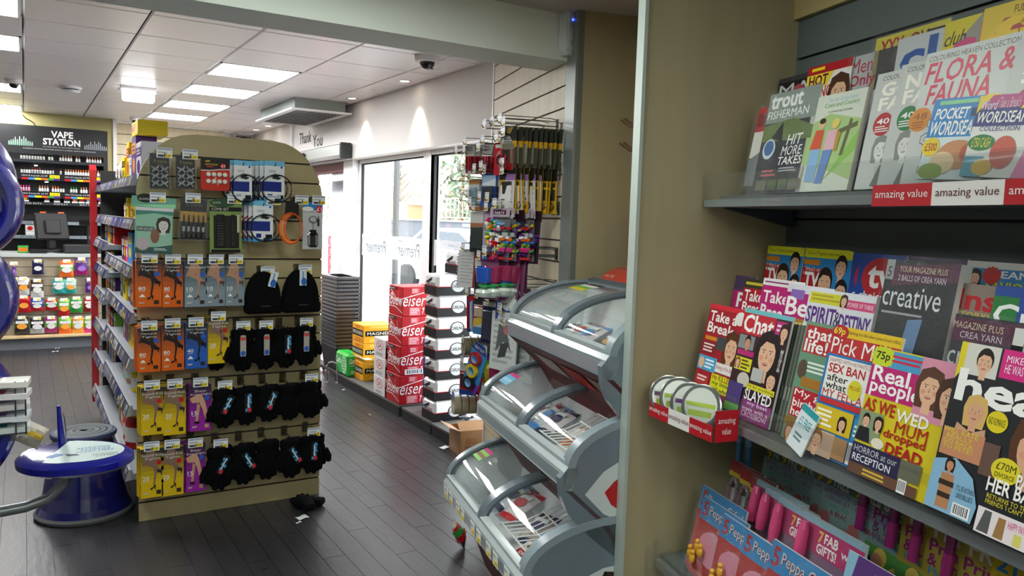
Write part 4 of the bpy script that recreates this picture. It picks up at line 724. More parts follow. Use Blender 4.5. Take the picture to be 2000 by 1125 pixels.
for k in range(5): q = MB(); X = (-.33+.165*k)*w; q.tube([(X, -.004, h*.08), (X, -.004, h*.22)], [.011, .006], 'K', 6); q.tube([(X, -.004, h*.22), (X, -.004, h*.34)], .006, 'd', 6); q.tube([(X, -.004, h*.34), (X, -.004, h*.62)], [.005, .0025], 'K', 6); q.build('brush', PLAS, t, smooth=True)
pouch(w*1.06, h*1.04, [(2, 'W')], .05, 8, 10, 8).build('film', FILM, t, smooth=True); hook_for(x, z+h, 'the wrapped make-up brush set')
x, z, w, h = rect_at(C6, 720, 630, 1000, 1095); t = thing('comb_set', 'black and green carded comb set', 'combs', ME(x, YP, z, 0, 0, -.01)); m = MB(); m.box(-w/2, w/2, 0, .003, 0, h, '7d9650'); m.build('card', CARD, t); m = MB()
for k, op in enumerate([('r', .04, .0, .96, .06, '1c1c1c'), ('r', .0, .78, 1, .86, '1a1a1a'), ('t', 'COMB SET', .06, .795, .6, .845, 'd8d8d0', 0), ('r', .12, .08, .92, .7, '26241e'), ('e', .4, .94, .4, .08, '35503a'), ('t', 'GLAMOR', .1, .92, .35, .96, 'c8d0c0', 0)]): draw(m, op, -w/2, 0, w, h, -.0006-k*.0002)
m.build('print', PRINT, t)
for k, (u, u2, c) in enumerate(((.2, .45, 'K'), (.66, .78, '1a1a1a'), (.85, .93, 'c8c4a0'))): q = MB(); q.cbox((u-.5)*w, (u2-.5)*w, -.008, -.002, h*(.1 if k < 2 else .38), h*.72, .002, c); [q.box((u-.5)*w+.004, (u2-.5)*w-.004, -.0085, -.008, h*(.15+.05*i), h*(.165+.05*i), '3a3a36') for i in range(9) if k < 2]; q.build('comb', PLAS, t)
hook_for(x+.04, z+h, 'the carded comb set')
x, z, w, h = rect_at(C6, 1330, 655, 1545, 1010); t = thing('headband_set', 'orange and yellow elastic headbands on a black card', 'headbands', ME(x, YP, z)); m = MB(); m.prism([(-.02, h*.6), (.02, h*.6), (.035, h*.68), (.035, h*.95), (.025, h), (-.03, h), (-.035, h*.7)], -.004, .002, '1a1a1a'); m.build('card', CARD, t)
for k, c in enumerate(('f07020', 'e83c1c', 'f0b050', 'f08030', 'd8a040', 'e85020')): q = MB(); q.tube([(-.004*k+.008+w*(.36+.02*k)*math.cos(a*PI/12), -.004-.004*k, h*.36+h*(.33+.01*k)*math.sin(a*PI/12)) for a in range(24)], .004, c, 5, True); q.build('headband', PLAS, t, smooth=True)
hook_for(x+.05, z+h+.01, 'the orange headbands')
x, z, w, h = rect_at(C6, 1535, 655, 1710, 1065); t = thing('corkscrew_pack', 'carded black and chrome winged corkscrew priced one pound', 'corkscrew', ME(x, YP, z)); m = MB(); m.box(-w/2, w/2, 0, .003, 0, h, 'c4c8c8'); m.build('card', CARD, t); m = MB()
for k, op in enumerate([('r', 0, .84, 1, 1, '2f86c8'), ('e', .25, .86, .28, .05, 'W'), ('t', 'Connoisseur', .05, .79, .55, .82, '5a6a80', 0), ('s', .82, .86, .18, .085, 'd01e28', 20), ('t', '£1', .7, .82, .94, .9, 'W')]): draw(m, op, -w/2, 0, w, h, -.0006-k*.0002)
m.build('print', PRINT, t); q = MB(); q.tube([(.02*math.cos(a*PI/8), -.006, h*.64+.016*math.sin(a*PI/8)) for a in range(16)], .003, 'b8babc', 5, True); q.tube([(0, -.006, h*.6), (0, -.006, h*.42)], .003, 'b8babc', 6); q.build('turn_key', METAL, t, smooth=True)
q = MB(); q.cbox(-.018, .018, -.012, -.002, h*.3, h*.42, .004, 'K'); q.cbox(-.014, .014, -.012, -.002, h*.06, h*.3, .004, '2a2c2e'); q.cbox(-.022, .022, -.012, -.002, h*.05, h*.09, .004, 'K'); q.build('corkscrew_body', PLAS, t)
for s in (-1, 1): q = MB(); q.tube([(s*.016, -.008, h*.37), (s*.026, -.008, h*.3), (s*.022, -.008, h*.2), (s*.026, -.008, h*.09)], .0045, 'c8caca', 6); q.build('lever', METAL, t, smooth=True)
q = MB(); q.lathe([(.005, 0), (.005, h*.14), (.002, h*.17), (.002, h*.22)], 8, '1c1e1c', .028, -.006); q.build('bottle_picture', PRINT, t, ME(0, 0, h*.5)); hook_for(x+.03, z+h+.008, 'the carded corkscrew')
# ---- knitted hats
def beanie(x, z, w, h, lab, tw):
    t = thing('knitted_hat', lab, 'hat', ME(x, YP+.01, z), 'black knitted hats'); m = MB()
    out = [(-w*.5, h*.02), (-w*.52, h*.3)]+arc(0, h*.3, w*.5, h*.68, PI, 0, 15)+[(w*.52, h*.3), (w*.5, h*.02)]
    out = out[::-1]; n = len(out)
    for yy, k, c in ((-.03, .93, '0c0c0f'),): 
        v = [(p[0]*k, -.03, h*.45+(p[1]-h*.45)*k) for p in out]+[(p[0], -.012, p[1]) for p in out]+[(p[0], .015, p[1]) for p in out]
        m.add(v, [tuple(range(n))[::-1]]+[(i, (i+1) % n, (i+1) % n+n, i+n) for i in range(n)]+[(i+n, (i+1) % n+n, (i+1) % n+2*n, i+2*n) for i in range(n)]+[tuple(range(2*n, 3*n))], '0e0e11')
    m.build('crown', FAB, t); m = MB(); m.cbox(-w*.53, w*.53, -.042, .02, 0, h*.26, .012, '0c0c0e'); m.build('cuff', FAB, t); m = MB(); m.rect(-.02, h*.17, .03, h*.19, -.0425, '3a3a3e'); m.build('woven_label', CARD, t)
    m = MB(); m.M = ME(tw, -.045, h*.62, 0, 0, .25 if tw > 0 else .0); m.box(-.018, .018, 0, .001, 0, h*.36, 'dfe8ea'); m.disc(.004, h*.09, .014, .02, -.0006, '2a6ac0'); m.rect(-.004, h*.16, .004, h*.32, -.0006, '7a9ac0'); m.build('swing_tag', CARD, t)
for a, b, c, d, lab, tw in ((985, 205, 1300, 570, 'left black knitted hat with a pale swing tag', .03), (1300, 190, 1620, 560, 'right black knitted hat at the edge of the arched end', .0)):
    x, z, w, h = rect_at(C7, a, b, c, d); beanie(x, z, w*.95, h, lab, tw); hook_for(x+.02, z+h-.01, 'the '+lab)
# ---- gloves
def glove_mesh(w, h):
    m = MB(); c = '0c0c0f'; m.blob(0, 0, h*.52, w*.4, .02, h*.32, c, 12, 8, 0, .7); m.cbox(-w*.33, w*.33, -.018, .018, h*.74, h, .01, c)
    for k, (u, l) in enumerate(((-.3, .2), (-.1, .04), (.1, .02), (.3, .1))): m.tube([(u*w, 0, h*.5), (u*w*1.08, -.004, h*(l+.1)), (u*w*1.1, -.003, h*l+.008)], [.015, .0135, .011], c, 8); m.blob(u*w*1.1, -.003, h*l+.008, .0112, .0112, .011, c, 8, 4)
    m.tube([(-w*.34, -.004, h*.6), (-w*.5, -.008, h*.42), (-w*.52, -.008, h*.3)], [.016, .014, .011], c, 8); m.blob(-w*.52, -.008, h*.3, .0112, .0112, .012, c, 8, 4); return m.mesh('glove', FAB, True)
GM = glove_mesh(.105, .25)
GL = [(C7, 690, 720, 870, 1075, 0, 'pair of black gloves half hidden behind the yellow box'), (C7, 880, 695, 1065, 1060, 1, 'black gloves with a grey and red oval tag, first of the upper row'), (C7, 1075, 690, 1255, 1045, 1, 'black gloves with a grey oval tag, second of the upper row'), (C7, 1255, 690, 1425, 1030, 2, 'black gloves with a patterned blue tag in the upper row'), (C7, 1420, 665, 1590, 1010, 1, 'black gloves with an oval tag at the panel edge, upper row'),
 (C8, 585, 130, 745, 405, 3, 'black gloves with a tilted blue patterned tag right of the purple box'), (C8, 745, 120, 895, 385, 2, 'second black gloves in the middle row, upright blue tag'), (C8, 895, 110, 1045, 360, 4, 'third black gloves in the middle row, tag tilted left'), (C8, 1045, 100, 1185, 350, 0, 'fourth black gloves in the middle row, no tag showing'), (C8, 1180, 80, 1335, 335, 0, 'black gloves at the panel edge in the middle row'),
 (C8, 545, 530, 725, 830, 3, 'black gloves right of the lower purple box with a blue tag'), (C8, 720, 515, 885, 790, 5, 'second black gloves in the bottom row, tag tilted right'), (C8, 885, 490, 1040, 755, 0, 'third black gloves in the bottom row, no tag showing'), (C8, 1050, 475, 1200, 745, 5, 'fourth black gloves in the bottom row, tag tilted right'), (C8, 1195, 450, 1350, 715, 2, 'black gloves at the panel edge in the bottom row')]
for C, a, b, c, d, tg, lab in GL:
    x, z, w, h = rect_at(C, a, b, c, d); z = z-.005; t = thing('knitted_gloves', lab, 'gloves', ME(x, YP+(.09 if 'hidden' in lab else .01), z, random.uniform(-.1, .1)), 'black gloves hung on the arched end'); sc = h/.25
    for k in range(2): link('glove', GM, t, ME(-.012+.024*k, .03*k-.01, 0, 0, 0, .06*(k-.5)) @ Matrix.Diagonal(((-1 if k else 1)*w/.092, 1.25, sc, 1)))
    if tg:
        q = MB(); q.M = ME(.004*(tg-2), -.04, h*.62, 0, 0, {1: 0, 2: 0, 3: .5, 4: .35, 5: -.55}[tg])
        if tg == 1: q.prism([(-.012, -.05), (.012, -.05), (.014, -.04), (.014, .045), (.01, .055), (-.01, .055), (-.014, .045), (-.014, -.04)], 0, .002, 'b0aaa4'); q.disc(0, -.035, .012, .013, -.0005, '2a62c0'); q.rect(-.013, .03, .013, .046, -.0005, 'c84a48')
        else:
            q.box(-.017, .017, 0, .001, -.05, .05, '151a24'); r = random.Random(tg)
            for i in range(9): q.rect(*(lambda u, v: (u, v, u+.009, v+.013))(r.uniform(-.016, .007), r.uniform(-.048, .034)), -.0004-i*.00003, '4aa4d8'); 
            q.rect(-.004, -.03, .003, .036, -.0009, 'c8d8e4'); q.disc(.004, -.034, .01, .011, -.001, 'd0303a')
        q.build('swing_tag', CARD, t)
    hook_for(x, z+h+.012, 'the '+lab, tg in (1, 3) or 'edge' in lab)
EH.sort(key=lambda h: -h[1]); hrows = [[]]
for h in EH:
    if hrows[-1] and hrows[-1][-1][1]-h[1] > .06: hrows.append([])
    hrows[-1].append(h)
for ri, hr in enumerate(hrows):
    for ci, (cx, zt, tk, L) in enumerate(sorted(hr)):
        euro_hook(ME(cx, YG, zt-.012), L, tk, 'chrome hook %s, %s from the left in row %s of the arched end' % ('with price ticket' if tk else 'without ticket', ORD[ci], ('one', 'two', 'three', 'four', 'five', 'six', 'seven', 'eight')[ri]), 'hooks on the arched end')
# ---- things dropped on the floor
p = at_z(600, 988, 0); t = thing('dropped_gloves', 'black gloves dropped on the floor at the foot of the arched end', 'gloves', ME(p.x, p.y, .012, .6))
for k in range(2): link('glove', GM, t, ME(.03*k-.02, .1-.04*k, .026*k+.012, .3-.9*k, .08*k, 0) @ Matrix.Rotation(PI/2, 4, 'X') @ Matrix.Diagonal((.95, 1, .75, 1)))
def scrap(px, py, w, d, rz, lab, col='eef0f2', name='paper_scrap'):
    p = at_z(px, py, 0); m = MB(); m.surf(lambda u, v: ((u-.5)*w, (v-.5)*d, .002+.004*math.sin(3*u+2*v)**2), 4, 3, col); tag(m.build(name, PAPER, None, ME(p.x, p.y, .001, rz)), lab, 'litter', 'paper litter on the floor')
scrap(590, 1012, .06, .045, .3, 'white paper scrap on the floor below the dropped gloves'); scrap(583, 1022, .03, .015, .3, 'tiny white paper strip in front of the dropped gloves'); scrap(868, 875, .07, .05, .4, 'white paper scrap on the floor near the cardboard box'); scrap(112, 681, .05, .03, 0, 'white scrap on the floor below the sweets counter'); scrap(108, 687, .06, .02, .2, 'thin white scrap on the floor before the sweets counter', ); scrap(671, 762, .03, .02, 0, 'small white crumb on the floor by the black plinths'); scrap(722, 811, .025, .02, 1, 'beige crumb on the floor beside the black plinths', 'd8c8a8')
p = at_z(518, 1113, 0); m = MB(); m.lathe([(.012, 0), (.012, .002)], 14, 'a8a89c'); tag(m.build('floor_disc', METAL, None, ME(p.x, p.y, .0005)), 'small round metal disc set in the floor at the bottom', 'floor disc')
# ================================================================ drinks stacked under the windows
for i, (a, b, lab) in enumerate(((5.53, 7.0, 'long low black plinth carrying the red and yellow cases'), (4.97, 5.46, 'short low black plinth under the blue and white cases'), (4.42, 4.95, 'low black plinth beside the brown cardboard box'))):
    t = thing('display_plinth', lab, 'plinth', ME(0, 0, 0), 'black plinths under the windows'); m = MB(); m.box(2.43, 2.8, a, b, .0, .075, '1d1c1e'); m.build('kickboard', MATTE, t); m = MB(); m.box(2.425, 2.8, a-.004, b+.004, .075, .09, '565654'); m.build('top_board', MATTE, t)
def case(name, label, x0, x1, y0, y1, z0, z1, col, left=(), front=(), group=None, mt=None, bev=.004, cat='drinks case', top=()):
    t = thing(name, label, cat, ME(x0, y0, z0), group); w, d, h = x1-x0, y1-y0, z1-z0; m = MB(); m.cbox(0, w, 0, d, 0, h, bev, col); m.build('carton', mt or CARD, t)
    m = MB()
    for k, op in enumerate(front): draw(m, op, 0, 0, w, h, -.0008-k*.0002)
    if front: m.build('front_print', PRINT, t)
    m = MB(); m.M = Matrix.Translation((0, d, 0)) @ Matrix.Rotation(-PI/2, 4, 'Z')
    for k, op in enumerate(left): draw(m, op, 0, 0, d, h, -.0008-k*.0002)
    m.build('side_print', PRINT, t)
    if top:
        m = MB(); m.M = Matrix.Translation((0, 0, h)) @ Matrix.Rotation(-PI/2, 4, 'X')
        for k, op in enumerate(top): draw(m, op, 0, -d, w, d, -.0008-k*.0002)
        m.build('top_print', PRINT, t)
    return t
PL = .0905
BUDL = [('p', [(0, .66), (.6, .5), (1, .62), (1, .6), (.6, .475), (0, .63)], 'W'), ('p', [(.0, .95), (.02, .97), (.62, .52), (.6, .5)], 'W'), ('t', 'Budw', .08, .34, 1.0, .74, 'f4f0ee', .0, .3), ('p', [(0, .3), (.5, .3), (1, .12), (1, .1), (.5, .275), (0, .275)], 'W'), ('r', .1, .86, .6, .96, '3a1a20'), ('ln', .12, .88, .55, .94, 1, 'd'), ('r', .66, .6, .74, .85, 'd04a50')]
BUDF = [('p', [(0, .62), (1, 1.0), (1, .97), (0, .595)], 'W'), ('t', 'eiser', .01, .34, .56, .72, 'f4f0ee', .0, .3), ('r', .16, .02, .42, .3, 'd8606a'), ('ln', .18, .05, .4, .28, 4, 'f0c8cc'), ('t', '7', .46, .06, .52, .28, 'f0d0d0', .03, .2), ('r', .2, .76, .4, .96, 'd04a54'), ('ln', .22, .79, .38, .94, 3, 'f0c8cc')]
for k in range(4): case('lager_case', 'red lager case, %s of the four-high red stack' % ('bottom', 'second from the bottom', 'second from the top', 'top')[k], 2.435+.004*k, 2.8, 5.535, 5.80, PL+k*.229, PL+k*.229+.227, 'b3121e', BUDL, BUDF+([('bar', .1, .02, .55, .2)] if k == 1 else []), 'red lager cases')
for k in range(3): case('beer_case', 'white beer case with red emblem, %s of the small white stack' % ('bottom', 'middle', 'top')[k], 2.432, 2.56, 5.815, 6.06, PL+k*.155, PL+k*.155+.153, 'e4e0e0', [('e', .5, .62, .3, .26, 'd89098'), ('e', .5, .62, .24, .2, 'f0e8e8'), ('t', 'SA', .34, .5, .66, .75, 'b02030', .02), ('ln', .2, .1, .8, .25, 2, '8a8a90')], [('r', 0, 0, 1, .6, '161414'), ('r', 0, .6, 1, .72, 'b0a8a8')], 'white beer cases')
MY = at_x(710, 640, 2.5).y
for k in range(3): case('cider_case', 'orange-yellow cider case, %s of the yellow stack' % ('bottom', 'middle', 'top')[k], 2.5, 2.8, MY, MY+.27, PL+k*.165, PL+k*.165+.163, 'e8a41c', [('r', .02, .36, .98, .72, 'K'), ('t', 'MAGNERS', .06, .44, .94, .64, 'f0e8d0', .02), ('r', .3, .78, .7, .92, 'e0742a'), ('r', .25, .06, .75, .26, 'e0862a')], [('r', .06, .4, .98, .68, 'K'), ('t', 'MAGNERS', .12, .46, .92, .62, 'f4ecd8', .03), ('r', .2, .82, .8, .94, 'f4c060'), ('r', .2, .08, .8, .25, 'f0c050')], 'yellow cider cases')
CBF = [('t', 'Carlsberg', .12, .52, .9, .82, 'eef4ec', .02, .2), ('p', [(.12, .5), (.9, .58), (.5, .5)], 'eef4ec'), ('ln', .25, .14, .8, .3, 2, 'b8dcb8')]
case('green_lager_case', 'green lager case on the plinth in front of the yellow stack', 2.432, at_y(707, 700, 6.68).x, 6.68, 7.0, PL, PL+.205, '22ab40', [('t', 'Carls', .05, .5, .45, .8, 'd8ecd8', .02, .2), ('e', .72, .5, .2, .4, 'b0d8b4'), ('ln', .58, .2, .86, .8, 5, '2a9a40')], CBF, 'green lager cases', PLAS, .02, top=[('r', .4, .1, .9, .9, 'c8e4cc')])
case('green_lager_case', 'green lager case tucked behind the white beer cases', 2.6, 2.8, 6.08, MY-.01, PL, PL+.205, '22ab40', [('e', .5, .5, .3, .4, 'b0d8b4')], CBF, 'green lager cases', PLAS, .02)
for k in range(3): case('blue_beer_case', 'blue and yellow beer case, %s of three behind the white multipacks' % ('bottom', 'middle', 'top')[k], 2.53, 2.74, 5.185, 5.33, PL+k*.185, PL+k*.185+.183, '2348a0', [('r', .7, 0, 1, 1, 'e0b428'), ('e', .35, .5, .25, .32, 'W'), ('e', .35, .5, .2, .26, 'R')], [('r', 0, 0, .3, 1, 'e0b428')], 'blue beer cases')
CRL = [('r', 0, 0, 1, .42, '16161a'), ('r', 0, .42, 1, .45, 'c01824'), ('p', [(.1, .6), (.6, .86), (.6, .7), (.25, .55)], '1a1a1c'), ('t', 'CARLING', .08, .44, .85, .6, '2a2a2c', .02)]
CRF = [('r', 0, 0, 1, .4, '17171b'), ('r', 0, .4, 1, .43, 'c01824'), ('e', .62, .44, .22, .32, '1c1c20'), ('e', .62, .44, .185, .28, 'c4c6ca'), ('t', 'CARLING', .44, .36, .8, .52, '141416', .02)]
for k in range(8):
    dy = 0 if k < 7 else 0; x1 = 2.435+.3
    case('can_multipack', 'white and black film-wrapped can pack, %s of the eight-high stack' % ('bottom', 'second from bottom', 'third from bottom', 'fourth from bottom', 'fourth from top', 'third from top', 'second from top', 'top')[k], 2.45+(.16 if k == 7 else .004*(k % 3)), 2.80 if k == 7 else 2.72+.004*(k % 2), 4.96, 5.16, PL+k*.1505, PL+k*.1505+.149, 'e6e6e8', CRL, CRF, 'white and black can multipacks', PLAS, .02, 'can pack')
# black shopping baskets
bx0 = 2.475; by0 = 7.12; bx1 = at_y(703, 560, by0).x; by1 = by0+.46
def basket_mesh():
    w, d = bx1-bx0, by1-by0; m = MB(); h = .24; a = .03
    out = [(0, 0), (w, 0), (w, d), (0, d)]; inn = [(a, a), (w-a, a), (w-a, d-a), (a, d-a)]; c = '1b1b1f'
    for i in range(4):
        p, q = out[i], out[(i+1) % 4]; r, s = inn[i], inn[(i+1) % 4]
        m.add([(p[0], p[1], h), (q[0], q[1], h), (q[0], q[1], h-.022), (p[0], p[1], h-.022)], [(3, 2, 1, 0)], '222227'); m.add([(p[0], p[1], h), (q[0], q[1], h), (s[0]*.98+.003, s[1]*.98+.003, h), (r[0]*.98+.003, r[1]*.98+.003, h)], [(0, 1, 2, 3)], '3a3a42')
        m.add([(p[0]*.97+w*.015, p[1]*.97+d*.015, h-.022), (q[0]*.97+w*.015, q[1]*.97+d*.015, h-.022), (s[0], s[1], 0), (r[0], r[1], 0)], [(3, 2, 1, 0), (0, 1, 2, 3)], c)
    m.poly([(p[0], p[1], .001) for p in inn], c); return m.mesh('basket_shell', PLAS)
bm = basket_mesh(); hm = MB(); hm.tube([(.02, .05, .225), (.05, .2, .19), (.06, .28, .19), (.02, (by1-by0)-.05, .225)], .008, '2c2c32', 6); hmm = hm.mesh('basket_handle', PLAS)
NB = 19
for k in range(NB):
    t = thing('shopping_basket', 'black plastic shopping basket, %s from the top of the tall stack' % ORD[NB-1-k], 'basket', ME(bx0, by0, .06+k*.0365), 'stacked black shopping baskets'); link('shell', bm, t); link('handle', hmm, t)
t = thing('basket_stand', 'dark stand with castors under the basket stack', 'stand', ME(bx0, by0, 0)); m = MB(); m.cbox(0, bx1-bx0, 0, .46, .03, .06, .004, '2a2024'); m.build('base_tray', MATTE, t)
for sx in (.03, bx1-bx0-.03):
    for sy in (.03, .43): m = MB(); m.M = ME(sx, sy, .016, 0, PI/2); m.lathe([(.015, -.01), (.015, .01)], 10, '1a1a1a'); m.build('castor', MATTE, t)
p = at_z(638, 746, 0); t = thing('chrome_hoop', 'small chrome hoop rail beside the green lager case', 'rail', ME(p.x, p.y, 0)); m = MB(); m.tube([(0, 0, 0), (0, 0, .15), (.015, -.01, .178), (.04, -.03, .19), (.07, -.05, .178), (.08, -.06, .15), (.08, -.06, 0)], .009, 'c8c8cc', 8); m.build('rail', METAL, t, smooth=True)
for xx, yy in ((0, 0), (.08, -.06)): m = MB(); m.lathe([(.022, 0), (.02, .006)], 12, 'c8c8cc', xx, yy); m.build('foot_plate', METAL, t)
# cardboard box on the floor near the freezer
p = at_z(897, 893, 0); t = thing('cardboard_box', 'open brown cardboard box on the floor beside the freezer', 'box', ME(p.x, p.y, 0, -ALPHA*.5)); w, d, h = .26, .2, .17; m = MB()
for a in ((0, w, 0, .005), (0, w, d-.005, d), (0, .005, 0, d), (w-.005, w, 0, d)): m.box(a[0], a[1], a[2], a[3], 0, h, '9a7048')
m.box(0, w, 0, d, 0, .005, '9a7048'); m.build('carton', CARD, t); m = MB(); m.poly([(0, .0, h), (0, d, h), (-.07, d, h+.03), (-.07, 0, h+.03)], 'a87c52'); m.build('flap', CARD, t); m = MB(); m.poly([(0, 0, h), (w, 0, h), (w, .06, h+.05), (0, .06, h+.05)], 'a87c52'); m.build('flap', CARD, t)
m = MB(); m.text('FRAGILE', .04, .05, .12, .07, -.0008, '5a3a20', 0); m.rect(.04, .08, .12, .12, -.0007, '8a6038'); m.build('print', PRINT, t)
t = thing('black_packet', 'crumpled dark packet lying on the cardboard box', 'packet', ME(p.x+.16, p.y+.08, h+.035, .3)); m = pouch(.14, .1, [(.5, '2c3034'), (2, '3c4246')], .03, 7, 8, 4); m.M = None; m.build('wrapper', FOIL, t, Matrix.Rotation(-PI/2+.2, 4, 'X'), True)
m = MB(); m.rect(-.04, .03, .03, .06, -.03, 'd'); m.build('print', PRINT, t, Matrix.Rotation(-PI/2+.2, 4, 'X'))
# ================================================================ hanging goods on the slatted wall
KM = {}
def kind_mesh(kd):
    if kd in KM: return KM[kd]
    m = MB(); c = MB(); mt = PRINT; ct = PLAS
    def cardp(w, h, col, ops=(), notch=True):
        m.box(-w/2, w/2, 0, .0015, -h, 0, col)
        for k, op in enumerate(ops): draw(m, op, -w/2, -h, w, h, -.0005-k*.0001)
    if kd == 'tool': cardp(.1, .18, '3a3a34', [('r', 0, .5, 1, .66, 'd8a020'), ('r', 0, 0, 1, .5, '4a4838'), ('p', [(.2, 1), (.8, 1), (.6, .84), (.4, .84)], 'b09a60')]); c.cbox(-.034, .034, -.014, 0, -.165, -.07, .006, '7a7868'); c.cbox(-.02, .02, -.02, -.013, -.15, -.1, .004, '1a1a18')
    elif kd == 'long': cardp(.095, .2, 'c89a20', [('r', 0, .74, 1, 1, '26241e'), ('r', .1, .3, .9, .7, '3c3a30'), ('r', 0, .55, 1, .6, 'e0b030')]); c.cbox(-.028, .028, -.012, 0, -.12, -.06, .005, '2a2a26'); [c.tube([(.015*math.cos(a*PI/6)+o, -.008, -.165+.015*math.sin(a*PI/6)) for a in range(12)], .004, '6a5420', 5, True) for o in (-.02, .02)]
    elif kd == 'red': cardp(.075, .15, 'c8c4c0', [('r', 0, 0, 1, .62, 'b0202c'), ('r', .1, .62, .9, .7, 'e8e4e0'), ('ln', .15, .8, .8, .95, 2, '6a6a6a')]); c.tube([(-.02, -.008, -.06), (-.02, -.008, -.14)], .006, '8a1a22', 6); c.tube([(.0, -.008, -.06), (.0, -.008, -.14)], .006, 'c83038', 6); c.tube([(.02, -.008, -.06), (.02, -.008, -.14)], .006, '8a1a22', 6)
    elif kd == 'redface': cardp(.09, .15, 'c8202c', [('e', .5, .5, .36, .28, 'd8908c'), ('r', .1, .84, .9, .95, 'W')]); c.tube([(.02*math.cos(a*PI/6), -.01, -.08+.02*math.sin(a*PI/6)) for a in range(12)], .006, '6a1a20', 6, True)
    elif kd == 'clear': cardp(.08, .16, 'cfd6da', [('r', 0, 0, 1, .12, 'c87a48'), ('r', 0, .85, 1, 1, 'c88a50'), ('ln', .1, .3, .9, .7, 4, '8aa4b0')]); c.cbox(-.025, .025, -.014, 0, -.13, -.04, .005, '9ab4c0')
    elif kd == 'blue': cardp(.1, .16, '2c4f9c', [('r', .05, .62, .95, .95, 'a8c4e4'), ('p', [(.05, .62), (.95, .62), (.95, .85), (.05, .7)], 'e8eef4')]); c.cbox(-.036, .036, -.016, 0, -.135, -.06, .006, '3a3c44')
    elif kd == 'white': cardp(.1, .2, 'd4ccd0', [('r', .0, .86, 1, 1, '9a6aa8'), ('ln', .1, .1, .9, .8, 5, 'b8b0b4')]); c.cbox(-.034, .034, -.008, 0, -.18, -.05, .003, 'e8e4e4')
    elif kd == 'pads': cardp(.11, .21, '2a3636', [('r', 0, .62, 1, .72, 'b87a50'), ('r', 0, .72, 1, 1, 'd8d8d6')]); c.cbox(-.045, .045, -.01, 0, -.19, -.08, .003, '3c4a4a')
    elif kd == 'lilac': cardp(.1, .2, '9c88a8', [('ln', .1, .1, .9, .5, 6, '6a5878'), ('r', .1, .6, .9, .9, 'c8b4d0')]); c.cbox(-.04, .04, -.012, 0, -.18, -.1, .003, 'b8a8c0')
    elif kd == 'purple': cardp(.11, .21, '5a3a8c', [('p', [(0, .2), (1, .4), (1, .75), (0, .6)], '4a86c4'), ('r', .35, .2, .75, .45, 'd8402a'), ('e', .6, .12, .3, .1, 'e8a040')]); c.blob(0, -.01, -.14, .035, .012, .045, '6a4aa0')
    elif kd == 'party':
        r = random.Random(11); m.box(-.06, .06, 0, .0015, -.04, 0, 'b8a8b4'); m.rect(-.04, -.03, .04, -.01, -.0006, '5a1a44'); draw(m, ('t', 'PARTY', .25, .3, .75, .6, 'f0e8f0'), -.06, -.04, .12, .04, -.0009); m.box(-.065, .065, .002, .003, -.24, -.05, '6a6a70')
        for k in range(70): c.M = ME(r.uniform(-.055, .055), r.uniform(-.03, -.004), r.uniform(-.23, -.05), r.uniform(0, 3), r.uniform(0, 3)); c.cbox(-.015, .015, -.006, .006, -.01, .01, .003, r.choice(['R', 'Y', 'G', 'b', 'P', 'W', 'O', 'W', 'd', 'g', 'V']))
        ct = PLAS
    elif kd == 'goldparty':
        r = random.Random(12); m.box(-.07, .07, 0, .0015, -.05, 0, '2a1420'); m.box(-.065, .065, .002, .003, -.24, -.05, '3a2a30')
        for k in range(40): c.M = ME(r.uniform(-.055, .055), r.uniform(-.03, -.004), r.uniform(-.23, -.06), r.uniform(0, 3), r.uniform(0, 3)); c.cbox(-.014, .014, -.006, .006, -.011, .011, .003, r.choice(['Y', 'B', 'N', 'G', 'O', 'y', 'V', 'r']))
    elif kd in ('sandpink', 'sandblue', 'sandred'):
        col = {'sandpink': 'd83a86', 'sandblue': '2a56b8', 'sandred': '982a54'}[kd]; m.box(-.06, .06, 0, .0015, -.03, 0, '5a2050'); m.box(-.055, .055, .002, .003, -.2, -.03, '7a4a6a'); c.lathe([(.036, -.12), (.045, -.055), (.042, -.05), (.03, -.06)][::1], 14, col, 0, -.03); c.lathe([(.012, -.15), (.016, -.12)], 10, '3aa860', 0, -.03); c.lathe([(.028, -.14), (.03, -.13)], 12, '3aa860', 0, -.03); c.lathe([(.03, -.185), (.042, -.165), (.036, -.152), (.01, -.15)], 14, 'd8e4dc', 0, -.03)
    elif kd == 'ribbed':
